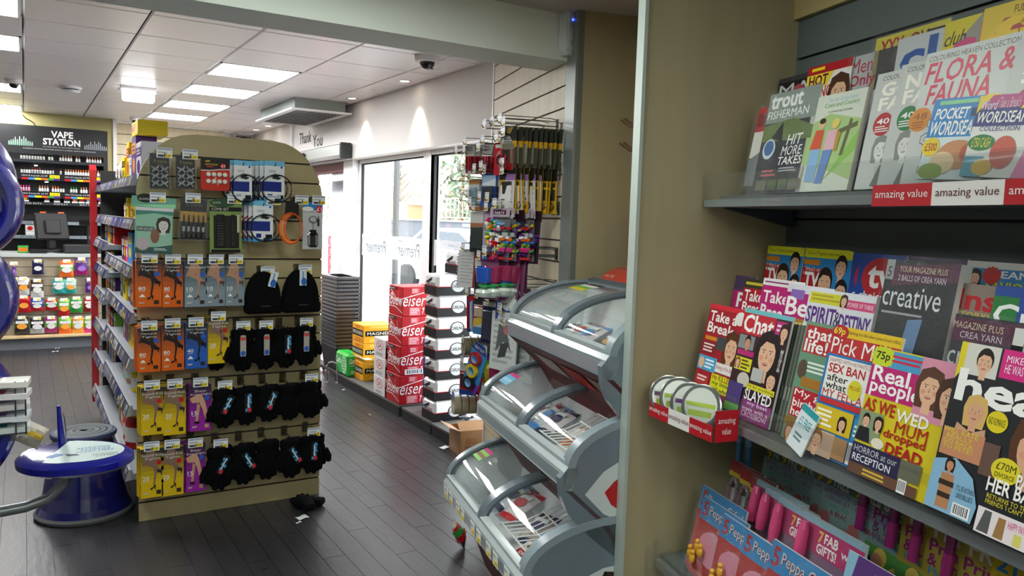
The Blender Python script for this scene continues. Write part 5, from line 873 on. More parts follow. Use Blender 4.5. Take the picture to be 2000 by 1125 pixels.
        cardp(.12, .2, '1c2628', [('r', 0, .8, 1, 1, 'e0e0de')]); [c.tube([(-.05+.0125*k, -.006, -.18), (-.05+.0125*k, -.006, -.05)], .005, '2c3a3e', 5) for k in range(9)]
    elif kd == 'spiral': cardp(.14, .2, 'e4e4e2', [('ln', .15, .1, .9, .9, 9, 'c8c8cc'), ('r', .86, 0, 1, 1, 'a83038')]); [c.tube([(-.07+.008*math.cos(a*PI/4), .004*math.sin(a*PI/4), -.02-.0165*k) for a in range(8)], .0022, 'b0b0b4', 4, True) for k in range(11)]
    elif kd == 'pens': cardp(.07, .2, '2a4a9c', [('r', .1, .84, .9, .98, 'c83030'), ('r', .4, 0, .6, .84, 'c8c8d8')]); [c.tube([(-.022+.022*k, -.007, -.18), (-.022+.022*k, -.007, -.04)], .006, ('R', 'w', 'B')[k], 6) for k in range(3)]
    elif kd == 'felt': cardp(.1, .19, 'd8d4cc', [('r', 0, .8, 1, 1, '3a3a3c'), ('p', [(0, .4), (1, .6), (1, .8), (0, .75)], 'd84a6a'), ('p', [(0, .2), (1, .4), (1, .58), (0, .38)], 'e8c040'), ('r', .0, 0, 1, .2, '4a86c0')]); c.cbox(-.04, .04, -.01, 0, -.1, -.05, .003, 'c8b89c')
    elif kd == 'navy': cardp(.12, .2, '1c2850', [('r', 0, .9, 1, 1, 'd8d4d0')]); c.cbox(-.05, .05, -.012, 0, -.18, -.04, .004, '1a2444')
    elif kd == 'bluefile': cardp(.1, .14, '1c3a8a'); c.cbox(-.045, .045, -.01, 0, -.13, -.02, .004, '24489c')
    elif kd == 'whiteplate': cardp(.1, .12, '3a3a40'); c.M = ME(0, -.008, -.06, 0, PI/2); c.lathe([(.03, -.004), (.045, .004), (.047, .006)], 18, 'd8dcd8')
    elif kd == 'comic': cardp(.18, .27, 'dcdedc', [('ln', .1, .1, .9, .9, 8, 'b8bcbc'), ('p', [(.2, .3), (.5, .5), (.8, .35), (.6, .7), (.3, .8)], '6a6e70'), ('p', [(.3, .2), (.6, .25), (.7, .5), (.4, .45)], '4a4e50'), ('e', .6, .7, .12, .08, 'c87a80')]); c.cbox(-.088, .088, .002, .012, -.27, 0, .002, 'c8c8c4')
    elif kd == 'cards': cardp(.12, .2, 'e8e6e0', [('p', [(0, .5), (.6, .7), (.4, 1), (0, 1)], 'd83a6a'), ('p', [(.3, 0), (1, 0), (1, .6), (.6, .5)], '3a9ac8'), ('r', .1, .1, .5, .4, 'g'), ('e', .7, .75, .2, .15, 'Y')]); c.cbox(-.05, .05, .002, .008, -.19, -.01, .002, 'd8d8d4')
    elif kd == 'glue': cardp(.08, .17, '58a838', [('r', 0, .8, 1, 1, '6a3a90'), ('e', .5, .4, .4, .3, 'Y'), ('r', .1, .1, .9, .25, 'e07a2a')]); c.lathe([(.012, -.15), (.014, -.07), (.005, -.05)], 10, 'e8d040', 0, -.012)
    elif kd == 'tool2': cardp(.1, .17, 'c83028', [('r', 0, .75, 1, 1, 'e0dcd8'), ('r', 0, 0, 1, .15, '2a4a9c')]); c.cbox(-.035, .035, -.012, 0, -.13, -.05, .004, '3a3034')
    KM[kd] = (m.mesh('card', mt), c.mesh('goods', ct, True)); return KM[kd]
def peg(px, py, kd, n, step, words, nf=.63, L=None, tk=True, hooks=True):
    s, z = on_n(px, py, nf); s = min(max(s, 3.45), 4.58); L = L or (nf-.38)+.03
    if hooks: euro_hook(MW(s, .38, z), L, tk, 'chrome wall hook holding the %s' % words, 'hooks on the slatted wall')
    a, b = kind_mesh(kd)
    for k in range(n):
        nn = nf-k*step
        if nn < .40: break
        t = thing('carded_pack' if kd not in ('party', 'goldparty') else 'party_bag', '%s, %s from the front' % (words, ORD[k]) if n > 1 else '%s on the slatted wall' % words, 'hanging pack', MW(s, nn, z-.003, random.uniform(-.06, .06), random.uniform(-.03, .03), .55+random.uniform(-.12, .12)), 'packs hanging on the slatted wall')
        link('card', a, t); link('goods', b, t)
    return s, z
peg(1018, 238, 'tool', 10, .024, 'black and yellow tool pack, upper hook by the grey post'); peg(1016, 322, 'long', 10, .022, 'yellow blister pack, second hook down by the grey post')
peg(918, 283, 'red', 7, .03, 'narrow red and white pack, leftmost hook'); peg(953, 281, 'red', 5, .03, 'red and white pack, second hook from the left'); peg(980, 277, 'redface', 4, .03, 'red round-picture pack, third hook'); peg(1002, 262, 'red', 3, .04, 'red pack beside the upper tool packs')
peg(926, 350, 'clear', 6, .03, 'clear and copper pack, second row far left'); peg(956, 338, 'blue', 6, .028, 'bright blue pack in the second row'); peg(994, 338, 'white', 5, .03, 'white and lilac notelet pack')
peg(934, 412, 'pads', 5, .03, 'dark writing pad with copper band'); peg(960, 410, 'lilac', 5, .03, 'lilac stationery pack'); peg(981, 408, 'purple', 4, .03, 'purple and blue toy pack')
peg(1004, 404, 'party', 2, .09, 'clear bag of mixed bright party toys', .66); peg(1040, 404, 'party', 2, .09, 'clear bag of white and red party toys', .64); peg(1062, 408, 'goldparty', 2, .08, 'gold and blue party bag', .6)
peg(972, 500, 'sandpink', 2, .1, 'pink plastic goblet toy', .66); peg(990, 504, 'sandblue', 2, .1, 'blue plastic goblet toy', .7); peg(1024, 505, 'sandred', 2, .09, 'dark pink goblet toy', .66); peg(1050, 505, 'sandred', 1, .09, 'maroon goblet toy half hidden', .6)
peg(914, 488, 'spiral', 2, .03, 'white spiral notebook', .64); peg(930, 478, 'pens', 3, .03, 'red and blue pen pack', .6); peg(945, 505, 'ribbed', 5, .026, 'black ribbed pencil set'); 
peg(921, 575, 'pens', 4, .03, 'blue and red pen set below the notebooks'); peg(940, 580, 'felt', 4, .03, 'multicoloured felt pen pack'); peg(962, 590, 'navy', 6, .026, 'navy blue geometry set pack'); peg(985, 570, 'bluefile', 3, .04, 'small blue file pack', .62); peg(1014, 566, 'whiteplate', 2, .06, 'round white disc pack', .6)
peg(990, 610, 'comic', 2, .05, 'white sketch pad with black drawing', .62); peg(1012, 640, 'cards', 2, .05, 'colourful greeting card pack', .6)
peg(958, 690, 'glue', 5, .03, 'green and yellow glue pack', .62); peg(975, 710, 'cards', 3, .05, 'pink and blue card pack low on the wall', .6); peg(912, 710, 'tool2', 6, .024, 'red and white pack behind the tape card', .62); peg(945, 735, 'pens', 4, .03, 'blue and orange pack low on the wall', .6)
def roll(t, M, r, w, col, core='c8a878', name='tape_roll'):
    m = MB(); m.M = M; m.lathe([(r*.62, -w/2), (r, -w/2), (r, w/2), (r*.62, w/2), (r*.58, w/2), (r*.58, -w/2)], 18, col, cols=[col, col, col, core, core, core]); return m.build(name, PLAS, t, smooth=True)
s, z = on_n(918, 676, .6)
for k in range(6): t = thing('brown_tape', 'brown parcel tape roll, %s from the front of its hook' % ORD[k], 'tape', MW(s, .62-k*.042, z), 'brown tape rolls on the slatted wall'); roll(t, Matrix.Rotation(PI/2, 4, 'X'), .052, .038, '7c7660', 'b0a080'); m = MB(); m.box(-.02, .02, -.021, -.02, .02, .06, 'c8d4c8'); m.build('label_card', PRINT, t)
euro_hook(MW(s, .38, z+.028), .26, False, 'chrome wall hook holding the brown tape rolls', 'hooks on the slatted wall')
s, z = on_n(898, 780, .62)
for k in range(6): t = thing('clear_tape', 'clear tape roll, %s from the front low on the slatted wall' % ORD[k], 'tape', MW(s, .64-k*.042, z-.03), 'clear tape rolls on the slatted wall'); roll(t, Matrix.Rotation(PI/2, 4, 'X'), .055, .036, 'b0a890', 'd8d0bc'); m = MB(); m.box(-.03, .03, -.02, -.019, .04, .075, '3a6ac0'); m.build('label_card', PRINT, t)
euro_hook(MW(s, .38, z), .28, False, 'chrome wall hook holding the clear tape rolls', 'hooks on the slatted wall')
s, z = on_n(926, 722, .72); t = thing('insulation_tape_card', 'card of red, yellow and black insulation tapes hanging at a tilt', 'tape', MW(s, .72, z, .1, .42, .5)); m = MB(); m.prism([(-.045, -.12), (.045, -.12), (.055, -.09), (.055, .1), (.03, .14), (-.03, .14), (-.05, .1), (-.055, -.09)], 0, .003, '3f8ac8'); m.build('card', CARD, t); m = MB(); m.poly([(-.045, -.0006, -.12), (.045, -.0006, -.12), (.055, -.0006, -.09), (.052, -.0006, -.06), (-.054, -.0006, -.075)], '7a3a9c'); m.build('base_print', PRINT, t); m = MB(); m.poly([(-.05, -.0006, .1), (.05, -.0006, .1), (.03, -.0006, .14), (-.03, -.0006, .14)], '2a3a88'); m.text('HEAVY DUTY', -.035, .108, .035, .125, -.001, 'W', 0); m.build('header_print', PRINT, t)
for k, c in enumerate(('b8252c', 'e8c81c', '26262a')): roll(t, ME(0, -.012, .065-.068*k, 0, PI/2), .034, .018, c, '8ab4d8', ('red_tape', 'yellow_tape', 'black_tape')[k])
euro_hook(MW(s, .38, z+.12), .36, False, 'chrome wall hook holding the three-colour tape card', 'hooks on the slatted wall')
for i, (px, py) in enumerate(((905, 300), (925, 335), (897, 335), (912, 385), (935, 390), (900, 392), (960, 245), (975, 240))):
    s, z = on_n(px, py, .66); euro_hook(MW(min(s, 4.55), .38, z), .28, True, 'empty chrome wall hook with white ticket, %s' % ('nearest the window top', 'beneath the red packs', 'at the far left edge, second row', 'above the writing pads', 'between the clear and blue packs', 'lowest at the far left edge', 'left of two above the red packs', 'right of two above the red packs')[i], 'empty hooks on the slatted wall')
for i in range(10):
    px, py = ((890, 300), (935, 292), (948, 300), (905, 345), (940, 330), (886, 352), (950, 392), (918, 400), (970, 396), (945, 250))[i]; s, z = on_n(px, py, .68); euro_hook(MW(min(s+.02*(i % 3), 4.6), .38, z), .3, i % 3 != 2, 'long empty chrome wall hook, %s of the empty ones counted from the window' % ORD[i], 'empty hooks on the slatted wall')
# chrome double hooks and a tin sign in the alcove
for z, lab in ((1.96, 'upper chrome prong hook in the alcove above the freezer'), (1.86, 'lower chrome double prong hook in the alcove above the freezer')):
    s, _ = on_n(1250, 300, .06); t = thing('prong_hook', lab, 'hook', MW(s-.13, .06, z)); 
    for o in (-.02, .02): m = MB(); m.tube([(o, 0, 0), (o, -.1, -.01), (o, -.15, .02)], .005, '9a9a94', 6); m.build('prong', METAL, t, smooth=True)
    m = MB(); m.box(-.03, .03, -.008, 0, -.015, .02, '6a6a66'); m.build('backplate', METAL, t)
s, z = on_n(1245, 520, .06)
t = thing('tin_sign', 'tall red-edged price board of ice creams at the back of the alcove', 'sign', MW(3.268, .1, 1.345)); m = MB(); m.cbox(0, .3, -.01, .0, 0, .235, .004, 'b8241c'); m.build('board', PLAS, t); m = MB()
for k, op in enumerate([('r', .05, .04, .97, .42, '4a8a34'), ('r', .05, .42, .97, .8, '3f7cc8'), ('e', .3, .22, .2, .12, '4a2a1a'), ('e', .5, .9, .3, .12, 'd8b87a'), ('e', .5, .9, .2, .08, '8a5a30'), ('p', [(.1, .5), (.5, .6), (.9, .5), (.9, .56), (.5, .66), (.1, .56)], 'w'), ('e', .5, .72, .1, .05, 'd84a4a'), ('r', .3, .08, .4, .15, 'W')]): draw(m, op, 0, 0, .3, .235, -.0108-k*.0002)
m.build('print', PRINT, t)
# ================================================================ three-tier ice cream freezer
FL = .96
frz = thing('ice_cream_freezer', 'grey three-tier ice cream freezer with curved glass lids', 'freezer', MW(3.22, 0, 0, 0, 0, .04))
GR, GD, GLT = '8b98a0', '707d87', 'bcc6c9'
TIERS = [('top', .668, 1.12), ('middle', .793, .775), ('bottom', .93, .445)]
RN, RZ = .335, .152
def gl(a, nl, zl, o=0): return (-(nl-.345+(RN+o)*math.cos(a)), zl+(RZ+o)*math.sin(a))      # y,z on the lid curve
for ti, (nm, nl, zl) in enumerate(TIERS):
    m = MB(); m.prof([(-nl-.016, zl-.012), (-nl-.004, zl+.004), (-nl+.03, zl+.004), (-nl+.03, zl-.03), (-nl+.01, zl-.075), (-nl-.014, zl-.068)], 0, FL, GLT if ti else GR); tb = m.build('tier_body', PLAS, frz)
    m = MB(); m.prof([(-nl-.0165, zl-.022), (-nl-.0145, zl-.06), (-nl-.0135, zl-.06), (-nl-.0155, zl-.022)], .02, FL-.02, '9a97a0' if ti == 0 else GR); m.build('lip_strip', PLAS, tb)
    dz = .28 if ti < 2 else zl-.02; und = [(-nl-.008, zl-.072), (-nl+.12, zl-.19), (-nl+.2, zl-.31)] if ti < 2 else [(-nl-.006, zl-.072), (-nl+.12, .2), (-nl+.18, .04)]
    m = MB(); m.prof(und+[(p[0]+.02, p[1]) for p in und[::-1]], 0, FL, '5e1618' if ti != 1 else '6a5050'); m.build('front_panel', MATTE, tb)
    m = MB()
    if ti == 0:
        for k in range(3): m.M = Matrix.Identity(4); x0 = .2+.26*k; m.add([(x0, -nl+.03, zl-.113), (x0+.2, -nl+.03, zl-.113), (x0+.22, -nl+.1, zl-.178), (x0+.02, -nl+.1, zl-.178)], [(0, 1, 2, 3), (3, 2, 1, 0)], ('e8d8d0', 'd8402a', 'c8b0a0')[k])
    elif ti == 1: m.add([(.1, -nl+.03, zl-.113), (.8, -nl+.03, zl-.113), (.85, -nl+.1, zl-.178), (.15, -nl+.1, zl-.178)], [(0, 1, 2, 3), (3, 2, 1, 0)], 'c09a90')
    else: m.add([(.1, -nl+.056, .3), (.9, -nl+.056, .3), (.9, -nl+.09, .25), (.1, -nl+.09, .25)], [(0, 1, 2, 3), (3, 2, 1, 0)], 'c86058')
    m.build('panel_picture', PRINT, tb)
    # white tub
    m = MB(); tub = [(-nl+.03, zl), (-nl+.075, zl-.13), (-nl+.31, zl-.10), (-nl+.345, zl+RZ-.005)]; m.prof(tub+[(p[0]+.006, p[1]-.006) for p in tub[::-1]], .02, FL-.02, 'f6fafc'); m.build('tub', mat('frosty_liner', None, .5, bump=.5, bscale=40), tb)
    # rails
    m = MB(); m.prof([(-nl+.335, zl+RZ-.01), (-nl+.335, zl+RZ+.012), (-nl+.39, zl+RZ+.022), (-nl+.39, zl+RZ-.02)], 0, FL, GD); m.build('back_rail', PLAS, tb)
    for k in range(2): m = MB(); m.prof([(-nl+.345+.018*k, zl+RZ+.014+.004*k), (-nl+.352+.018*k, zl+RZ+.022+.004*k), (-nl+.358+.018*k, zl+RZ+.016+.004*k)], 0, FL, '4e575d'); m.build('rail_groove', MATTE, tb)
    A = [PI/2*i/12 for i in range(13)]
    def arcbar(x0, x1, o1, o0, col, name):
        q = MB(); q.prof([gl(a, nl, zl, o1) for a in A]+[gl(a, nl, zl, o0) for a in A[::-1]], x0, x1, col); q.build(name, PLAS, tb, smooth=True)
    arcbar(-.012, .02, .016, -.012, GR, 'end_arch'); arcbar(.46, .51, .014, -.012, GD, 'centre_arch')
    for k, (x0, x1, o) in enumerate(((.02, .46, .004), (.505, FL-.03, -.004))):
        q = MB(); q.surf(lambda u, v: (x0+(x1-x0)*v, *gl(PI/2*u, nl, zl, o)), 14, 2, 'W'); lid = q.build('glass_lid', FRZGL, tb, smooth=True)
        for (xa, xb) in ((x0, x0+.012), (x1-.012, x1)): q = MB(); q.prof([gl(a, nl, zl, o+.003) for a in A]+[gl(a, nl, zl, o-.003) for a in A[::-1]], xa, xb, '4a5258'); q.build('lid_seal', MATTE, lid)
        q = MB(); q.prof([(-nl-.004, zl+.004), (-nl-.008, zl+.02), (-nl+.02, zl+.024), (-nl+.028, zl+.004)], x0, x1, GLT); q.build('lid_frame', PLAS, lid)
    m = MB(); m.prof(tub[:3]+[(-nl+.345, zl+RZ-.03)]+[gl(a, nl, zl, -.014) for a in A[::-1]], .004, .018, 'dfe6e8'); m.build('end_wall', MATTE, tb)
    # side panel at the near end
    out = [gl(a, nl, zl, .012) for a in A]+[(-nl+.40, zl+RZ+.014), (-nl+.42, zl-.34), (-nl+.2, zl-.33), (-nl+.05, zl-.2), (-nl+.0, zl-.14), (-nl-.022, zl-.09), (-nl-.03, zl-.03)]
    if ti == 2: out = [gl(a, nl, zl, .012) for a in A]+[(-nl+.40, zl+RZ+.014), (-nl+.42, .03), (-nl+.06, .03), (-nl+.03, .2), (-nl-.01, zl-.1), (-nl-.03, zl-.03)]
    m = MB(); m.prof(out, FL-.03, FL, GD); sp = m.build('side_panel', PLAS, tb)
    arcbar(FL-.045, FL+.002, .014, -.012, GR, 'side_arch')
    if ti == 1:
        g = MB()
        for pts, c, e in (([(1113, 962), (1150, 918), (1190, 893), (1260, 880), (1300, 1010), (1222, 1018), (1190, 1017), (1150, 1000)], 'ccd4d4', .001), ([(1152, 958), (1172, 936), (1222, 906), (1290, 900), (1290, 1000), (1222, 1004), (1190, 998), (1165, 982)], 'b5161c', .002)):
            g.poly([(FL+e, -on_s(x, y, 3.22-FL)[0], on_s(x, y, 3.22-FL)[1]) for x, y in pts], c)
        g.build('side_graphic', PLAS, sp)
    if ti == 2:
        g = MB()
        for pts, c, e in (([(1110, 1125), (1150, 1105), (1222, 1090), (1290, 1080), (1290, 1200), (1110, 1200)], 'ccd4d4', .001), ([(1170, 1120), (1222, 1103), (1290, 1092), (1290, 1190), (1150, 1190)], 'b5161c', .002), ([(1145, 1125), (1152, 1111), (1180, 1112), (1214, 1125), (1214, 1150), (1145, 1150)], '2a1c14', .003)):
            g.poly([(FL+e, -on_s(x, y, 3.22-FL)[0], on_s(x, y, 3.22-FL)[1]) for x, y in pts], c)
        g.build('side_graphic', PLAS, sp)
        for k, x in enumerate((.03, .10, .21, .28, .42, .50, .62, .70, .82)):
            q = MB(); q.prof([(-nl-.018, zl-.02), (-nl-.0165, zl-.068), (-nl-.0155, zl-.068), (-nl-.017, zl-.02)], x, x+.055, 'f2f2ee'); q.prof([(-nl-.0188, zl-.046), (-nl-.018, zl-.062), (-nl-.0165, zl-.062), (-nl-.0175, zl-.046)], x+.02, x+.05, 'Y'); q.prof([(-nl-.0188, zl-.028), (-nl-.0185, zl-.036), (-nl-.0165, zl-.036), (-nl-.0175, zl-.028)], x+.006, x+.03, 'd'); q.build('price_ticket', PRINT, tb)
m = MB(); m.box(0, FL, -.3, -.1, .02, 1.25, '59636a'); m.build('cabinet', MATTE, frz)
m = MB(); m.prof(arc(-.19, 1.25, .12, .1, 0, PI, 12), .08, FL, 'c33320'); m.build('top_cap', PLAS, frz, smooth=True); m = MB(); m.text('ICE', .12, 0, .2, .012, 0, 'e0b8b0', 0); m.build('cap_lettering', PRINT, frz, ME(0, -.295, 1.31, 0, -.6))
for k in range(5): m = MB(); m.box(0, FL, -.335+k*.014, -.327+k*.014, 1.272+.003*k, 1.279+.003*k, '8a9498'); m.build('vent_slat', MATTE, frz)
# stickers on the lids
def sticker(nm, nl, zl, x, a, w, h, cols, lab):
    t = thing('promo_sticker', lab, 'sticker', MW(3.22, 0, 0, 0, 0, .04)); m = MB(); L = []
    for i in range(5): y, z = gl(a+h*i/4, nl, zl, .012); L.append((y, z))
    for i in range(4): m.add([(x, *L[i]), (x+w, *L[i]), (x+w, *L[i+1]), (x, *L[i+1])], [(0, 1, 2, 3)], cols[i % len(cols)])
    m.build('label', PRINT, t)
sticker('top', .668, 1.12, .16, 1.1, .14, .32, ['Y', 'g', 'W', 'k'], 'yellow and green sticker strip on the top freezer lid'); sticker('middle', .793, .775, .06, .6, .1, .26, ['5ab4e0', '9ad0e8', '5ab4e0', 'd83a8a'], 'blue and pink sticker on the middle freezer lid'); sticker('bottom', .93, .445, .06, .75, .09, .24, ['8ad04a', 'h', '8ad04a', 'd83a8a'], 'green and pink sticker on the bottom freezer lid')
# wire racks and ice creams
FM = MW(3.22, 0, 0, 0, 0, .04)
for nm, nl, zl in TIERS[1:]:
    t = thing('wire_rack', 'white wire rack inside the %s freezer tier' % nm, 'rack', FM.copy(), 'freezer wire racks')
    for k in range(12): x = .53+k*.034; q = MB(); q.tube([(x, -nl+.07, zl+.0), (x, -nl+.16, zl+.0), (x, -nl+.30, zl+.05)], .0028, 'f2f4f4', 5); q.build('wire', PLAS, t)
    for y, z in ((.07, .0), (.16, .0), (.23, .025), (.3, .05)): q = MB(); q.tube([(.52, -nl+y, zl+z), (.92, -nl+y, zl+z)], .0032, 'f2f4f4', 5); q.build('cross_wire', PLAS, t)
def lolly(x, y, z, rz, w, h, c1, c2, lab, d=.036, rx=-1.2):
    t = thing('ice_cream_pack', lab, 'ice cream', FM @ ME(x, -y, z, rz, rx), 'ice creams in the freezer'); pouch(w, h, [(.2, c2), (.8, c1), (2, c2)], d, 6, 7, int(x*100)).build('wrapper', FOIL, t, smooth=True)
    m = MB(); m.disc(0, h*.5, w*.3, h*.15, -d*.5-.003, c2); m.rect(-w*.3, h*.62, w*.3, h*.74, -d*.5-.003, 'W'); m.build('print', PRINT, t)
for ti, (nm, nl, zl) in enumerate(TIERS):
    for k in range(7):
        c = [('6a4a2c', 'L', 'brown and gold'), ('a07a4a', 'w', 'tan'), ('4a3020', 'o', 'dark brown'), ('c8a060', '6a4a2c', 'gold'), ('8a6a48', 'W', 'brown'), ('5a4030', 'L', 'chocolate brown'), ('b89050', 'H', 'gold and brown')] if ti == 0 else [('c8602a', 'w', 'orange'), ('d8c8c0', 'R', 'white and red'), ('b83a24', 'L', 'red-brown'), ('e0d4cc', 'O', 'cream'), ('c86a3a', 'N', 'copper'), ('e8e0dc', 'r', 'white and dark red'), ('a0382a', 'W', 'brick red')] if ti == 1 else [('b8a8a0', 'N', 'beige'), ('d8e0e8', 'b', 'pale blue'), ('7a5a48', 'y', 'brown'), ('e8ecec', 'R', 'white'), ('c8c8d0', 'K', 'silver'), ('6a7078', 'Y', 'grey'), ('d0d8dc', 'V', 'pale grey')]
        c1, c2, w = c[k]; lolly(.57+.055*k, nl-(.14+.06*(k % 2)), zl-.07+.015*(k % 2), .5-.35*(k % 3), .1, .17, c1, c2, '%s ice cream wrapper, %s freezer tier, %s in its right half' % (w, nm, ORD[k]))
    for k in range(3): lolly(.1+.11*k, nl-.15, zl-.07, -.3+.3*k, .1, .18, ['d8dce0', 'c8ccd4', 'e0d8dc'][k], ['N', 'R', 'b'][(k+ti) % 3], 'pale ice cream wrapper, %s in the left half of the %s tier' % (ORD[k], nm))
def tubbox(x, y, z, w, d, h, c, c2, lab, rz=.2):
    t = thing('ice_cream_box', lab, 'ice cream', FM @ ME(x, -y, z, rz, .35), 'ice cream boxes in the freezer'); m = MB(); m.cbox(-w/2, w/2, -d/2, d/2, 0, h, .004, c); m.build('box', CARD, t); m = MB(); m.M = Matrix.Translation((0, 0, h)) @ Matrix.Rotation(-PI/2, 4, 'X'); draw(m, ('r', .05, .1, .95, .45, c2), -w/2, -d/2, w, d, -.0008); draw(m, ('e', .5, .7, .35, .18, 'h'), -w/2, -d/2, w, d, -.0008); draw(m, ('t', 'ice cream', .15, .18, .85, .38, 'W'), -w/2, -d/2, w, d, -.0012); m.build('print', PRINT, t)
tubbox(.72, .71, .39, .17, .1, .05, 'b8d8ec', '3a7ac0', 'pale blue ice cream box in the bottom tier'); tubbox(.7, .79, .355, .15, .09, .045, 'e8d8d0', 'b8302a', 'cream and red ice cream box in the bottom tier', .3); tubbox(.66, .57, .725, .15, .08, .04, 'e8824a', 'c8501c', 'orange ice cream box in the middle tier', -.3)
for k in range(5):
    x0 = .55+.07*k; t = thing('frost_clump', 'white frost build-up at the back of the bottom tier, %s clump' % ORD[k], 'frost', FM @ ME(x0, -.605, .41+.01*(k % 2)), 'frost clumps in the bottom tier'); m = MB(); m.blob(0, 0, 0, .05, .03, .05, 'f4f8fa', 9, 6, .15); m.build('ice', mat('frost', 'eef4f8', .9, bump=.6, bscale=80), t, smooth=True)
p = at_z(900, 1068, 0); t = thing('crisp_wrapper', 'crumpled red and green sweet wrapper on the floor by the freezer', 'litter', ME(p.x, p.y, .045, 1.0)); pouch(.1, .12, [(.3, 'N'), (.55, 'R'), (.7, 'G'), (.85, 'R'), (2, 'e0d8c8')], .05, 7, 8, 21).build('wrapper', FOIL, t, Matrix.Rotation(-.5, 4, 'X') @ Matrix.Translation((0, 0, -.04)), True)
m = MB(); m.disc(0, .02, .02, .015, -.03, 'O'); m.build('print', PRINT, t, Matrix.Rotation(-.5, 4, 'X'))
# ================================================================ magazine bay
ROWS = dict(T0=(.345, 1.645, 9), T1=(.295, 1.632, 10), T2=(.15, 1.70, 6), M0=(.41, 1.02, 11), M1=(.29, 1.10, 9), M2=(.165, 1.18, 6), B0=(.44, .50, 11), B1=(.31, .58, 9), B2=(.18, .66, 6))
rack = thing('magazine_shelf', 'grey three-tier magazine shelving with clear acrylic lips against the right wall', 'shelving', MW(2.185, 0, 0))
for nm, nf, zl, steps in (('top', .36, 1.615, ((.30, 1.628), (.17, 1.695))), ('middle', .43, 1.0, ((.42, 1.014), (.31, 1.094), (.19, 1.174))), ('bottom', .47, .48, ((.45, .494), (.33, .574), (.2, .654)))):
    m = MB(); m.box(0, 2.2, -nf, -.07, zl-.022, zl, '7b7f82'); sh = m.build('shelf', MATTE, rack)
    for k, (n, z) in enumerate(steps):
        m = MB(); m.box(0, 2.2, -n, -.07, zl, z, '5a6062') if k == 0 else m.box(0, 2.2, -n, -.07, steps[k-1][1], z, '5a6062'); m.build('step', MATTE, sh)
    m = MB(); m.box(.01, 2.2, -nf-.006, -nf-.002, zl-.02, zl+.075, 'W'); m.build('acrylic_lip', ACRYL, sh)
for z in (1.57, .96, .44): m = MB(); m.prof([(-.3, z+.02), (-.07, z-.03), (-.07, z+.03), (-.3, z+.03)], .02, .05, '2a3440'); m.build('bracket', MATTE, rack)
def mag(row, px, py, w, ops, label, h=None, dn=0, roll=0, th=.004, col='W', film=False, t0=0, cat='magazine', name='magazine', side='d8d8d4', group='magazines on the rack', fac=None):
    n0, z0, l = ROWS[row]; s, t = on_row(px, py, (n0+dn, z0, l)); s = min(s, 2.18); H = h or max(.15, min(.34, t)); tb = t-H if h and t0 else 0
    L = math.radians(l); M = MW(s, n0+dn-math.sin(L)*tb, z0+math.cos(L)*tb, -L, roll)
    t = thing(name, label, cat, M, group); m = MB(); m.box(0, w, 0, th, 0, H, side, front=col); m.build('pages', CARD, t); m = MB()
    for k, op in enumerate(ops): draw(m, op, 0, 0, w, H, -.0004-k*.00011)
    m.build('cover_print', PRINT, t)
    if film: m = MB(); m.surf(lambda u, v: (-.006+(w+.012)*u, -.007+.004*math.sin(9*u+5*v)*math.sin(7*v), -.004+(H+.012)*v), 10, 12, 'W'); m.build('clear_wrap', FILM, t, smooth=True)
    return t
# ---- top shelf, back row
mag('T2', 1515, 158, .17, [('r', 0, 0, 1, 1, '1c1a1e'), ('t', 'MA', .05, .8, .95, .93, 'c8c8cc', .0), ('f', .6, .78, .2, 'b02038', 'S', 1), ('r', 0, .95, 1, 1, '3a3a3e')], 'dark magazine with a red-haired woman at the left of the top shelf')
mag('T2', 1580, 134, .19, [('r', 0, 0, 1, 1, 'e8e4de'), ('r', 0, .92, 1, 1, 'b01824'), ('p', [(0, .92), (0, .7), (.5, .8), (.62, .92)], 'e8d040'), ('t', 'HOT', .06, .81, .5, .91, '6a1018', .03), ('t', 'YOUNG', .02, .69, .6, .8, 'c02030', .02), ('f', .78, .7, .3, 'H', 'S', 1), ('r', .1, .95, .4, .98, 'Y')], 'white and red magazine with a long-haired woman on the top shelf', dn=.006)
mag('T2', 1665, 113, .17, [('r', 0, 0, 1, 1, 'b8bcbe'), ('t', 'Men', .02, .84, .5, .97, 'b82040', .02), ('t', 'Only', .02, .7, .6, .83, 'b82040', .02), ('r', .6, .3, 1, 1, '2a2226'), ('e', .5, .4, .2, .3, 'd8dce0'), ('r', .0, .1, .3, .5, '7ac0c8')], 'silver magazine with crimson title in clear wrap on the top shelf', film=True)
mag('T2', 1714, 68, .24, [('r', 0, 0, 1, 1, 'd8cc40'), ('t', 'XXX', .08, .86, .42, .97, 'b81c28', .03), ('t', 'OV', .5, .88, .75, .97, '8a1018', .02), ('e', .3, .45, .3, .2, 'W'), ('r', 0, .0, .6, .6, 'd8d8dc'), ('f', .4, .42, .3, 'H', 'S', 1)], 'yellow wrapped magazine behind the colouring books', film=True)
mag('T2', 1756, 78, .16, [('r', 0, 0, 1, 1, 'd0d4d6'), ('t', 'cl', .1, .7, .8, .97, '2456a8', .03), ('f', .6, .4, .3, 'L', 'S', 1)], 'grey magazine with a big blue lowercase title on the top shelf', dn=.02, film=True)
mag('T2', 1812, 58, .13, [('r', 0, 0, 1, 1, '1c1a1c'), ('t', 'ESC', .22, .8, 1, .96, 'b02028', .03), ('t', 'ESCORT', .04, .76, .18, .96, 'd8d8d8', .0), ('r', .0, .3, 1, .65, 'c8b4a8')], 'black magazine with red block capitals on the top shelf', dn=.01)
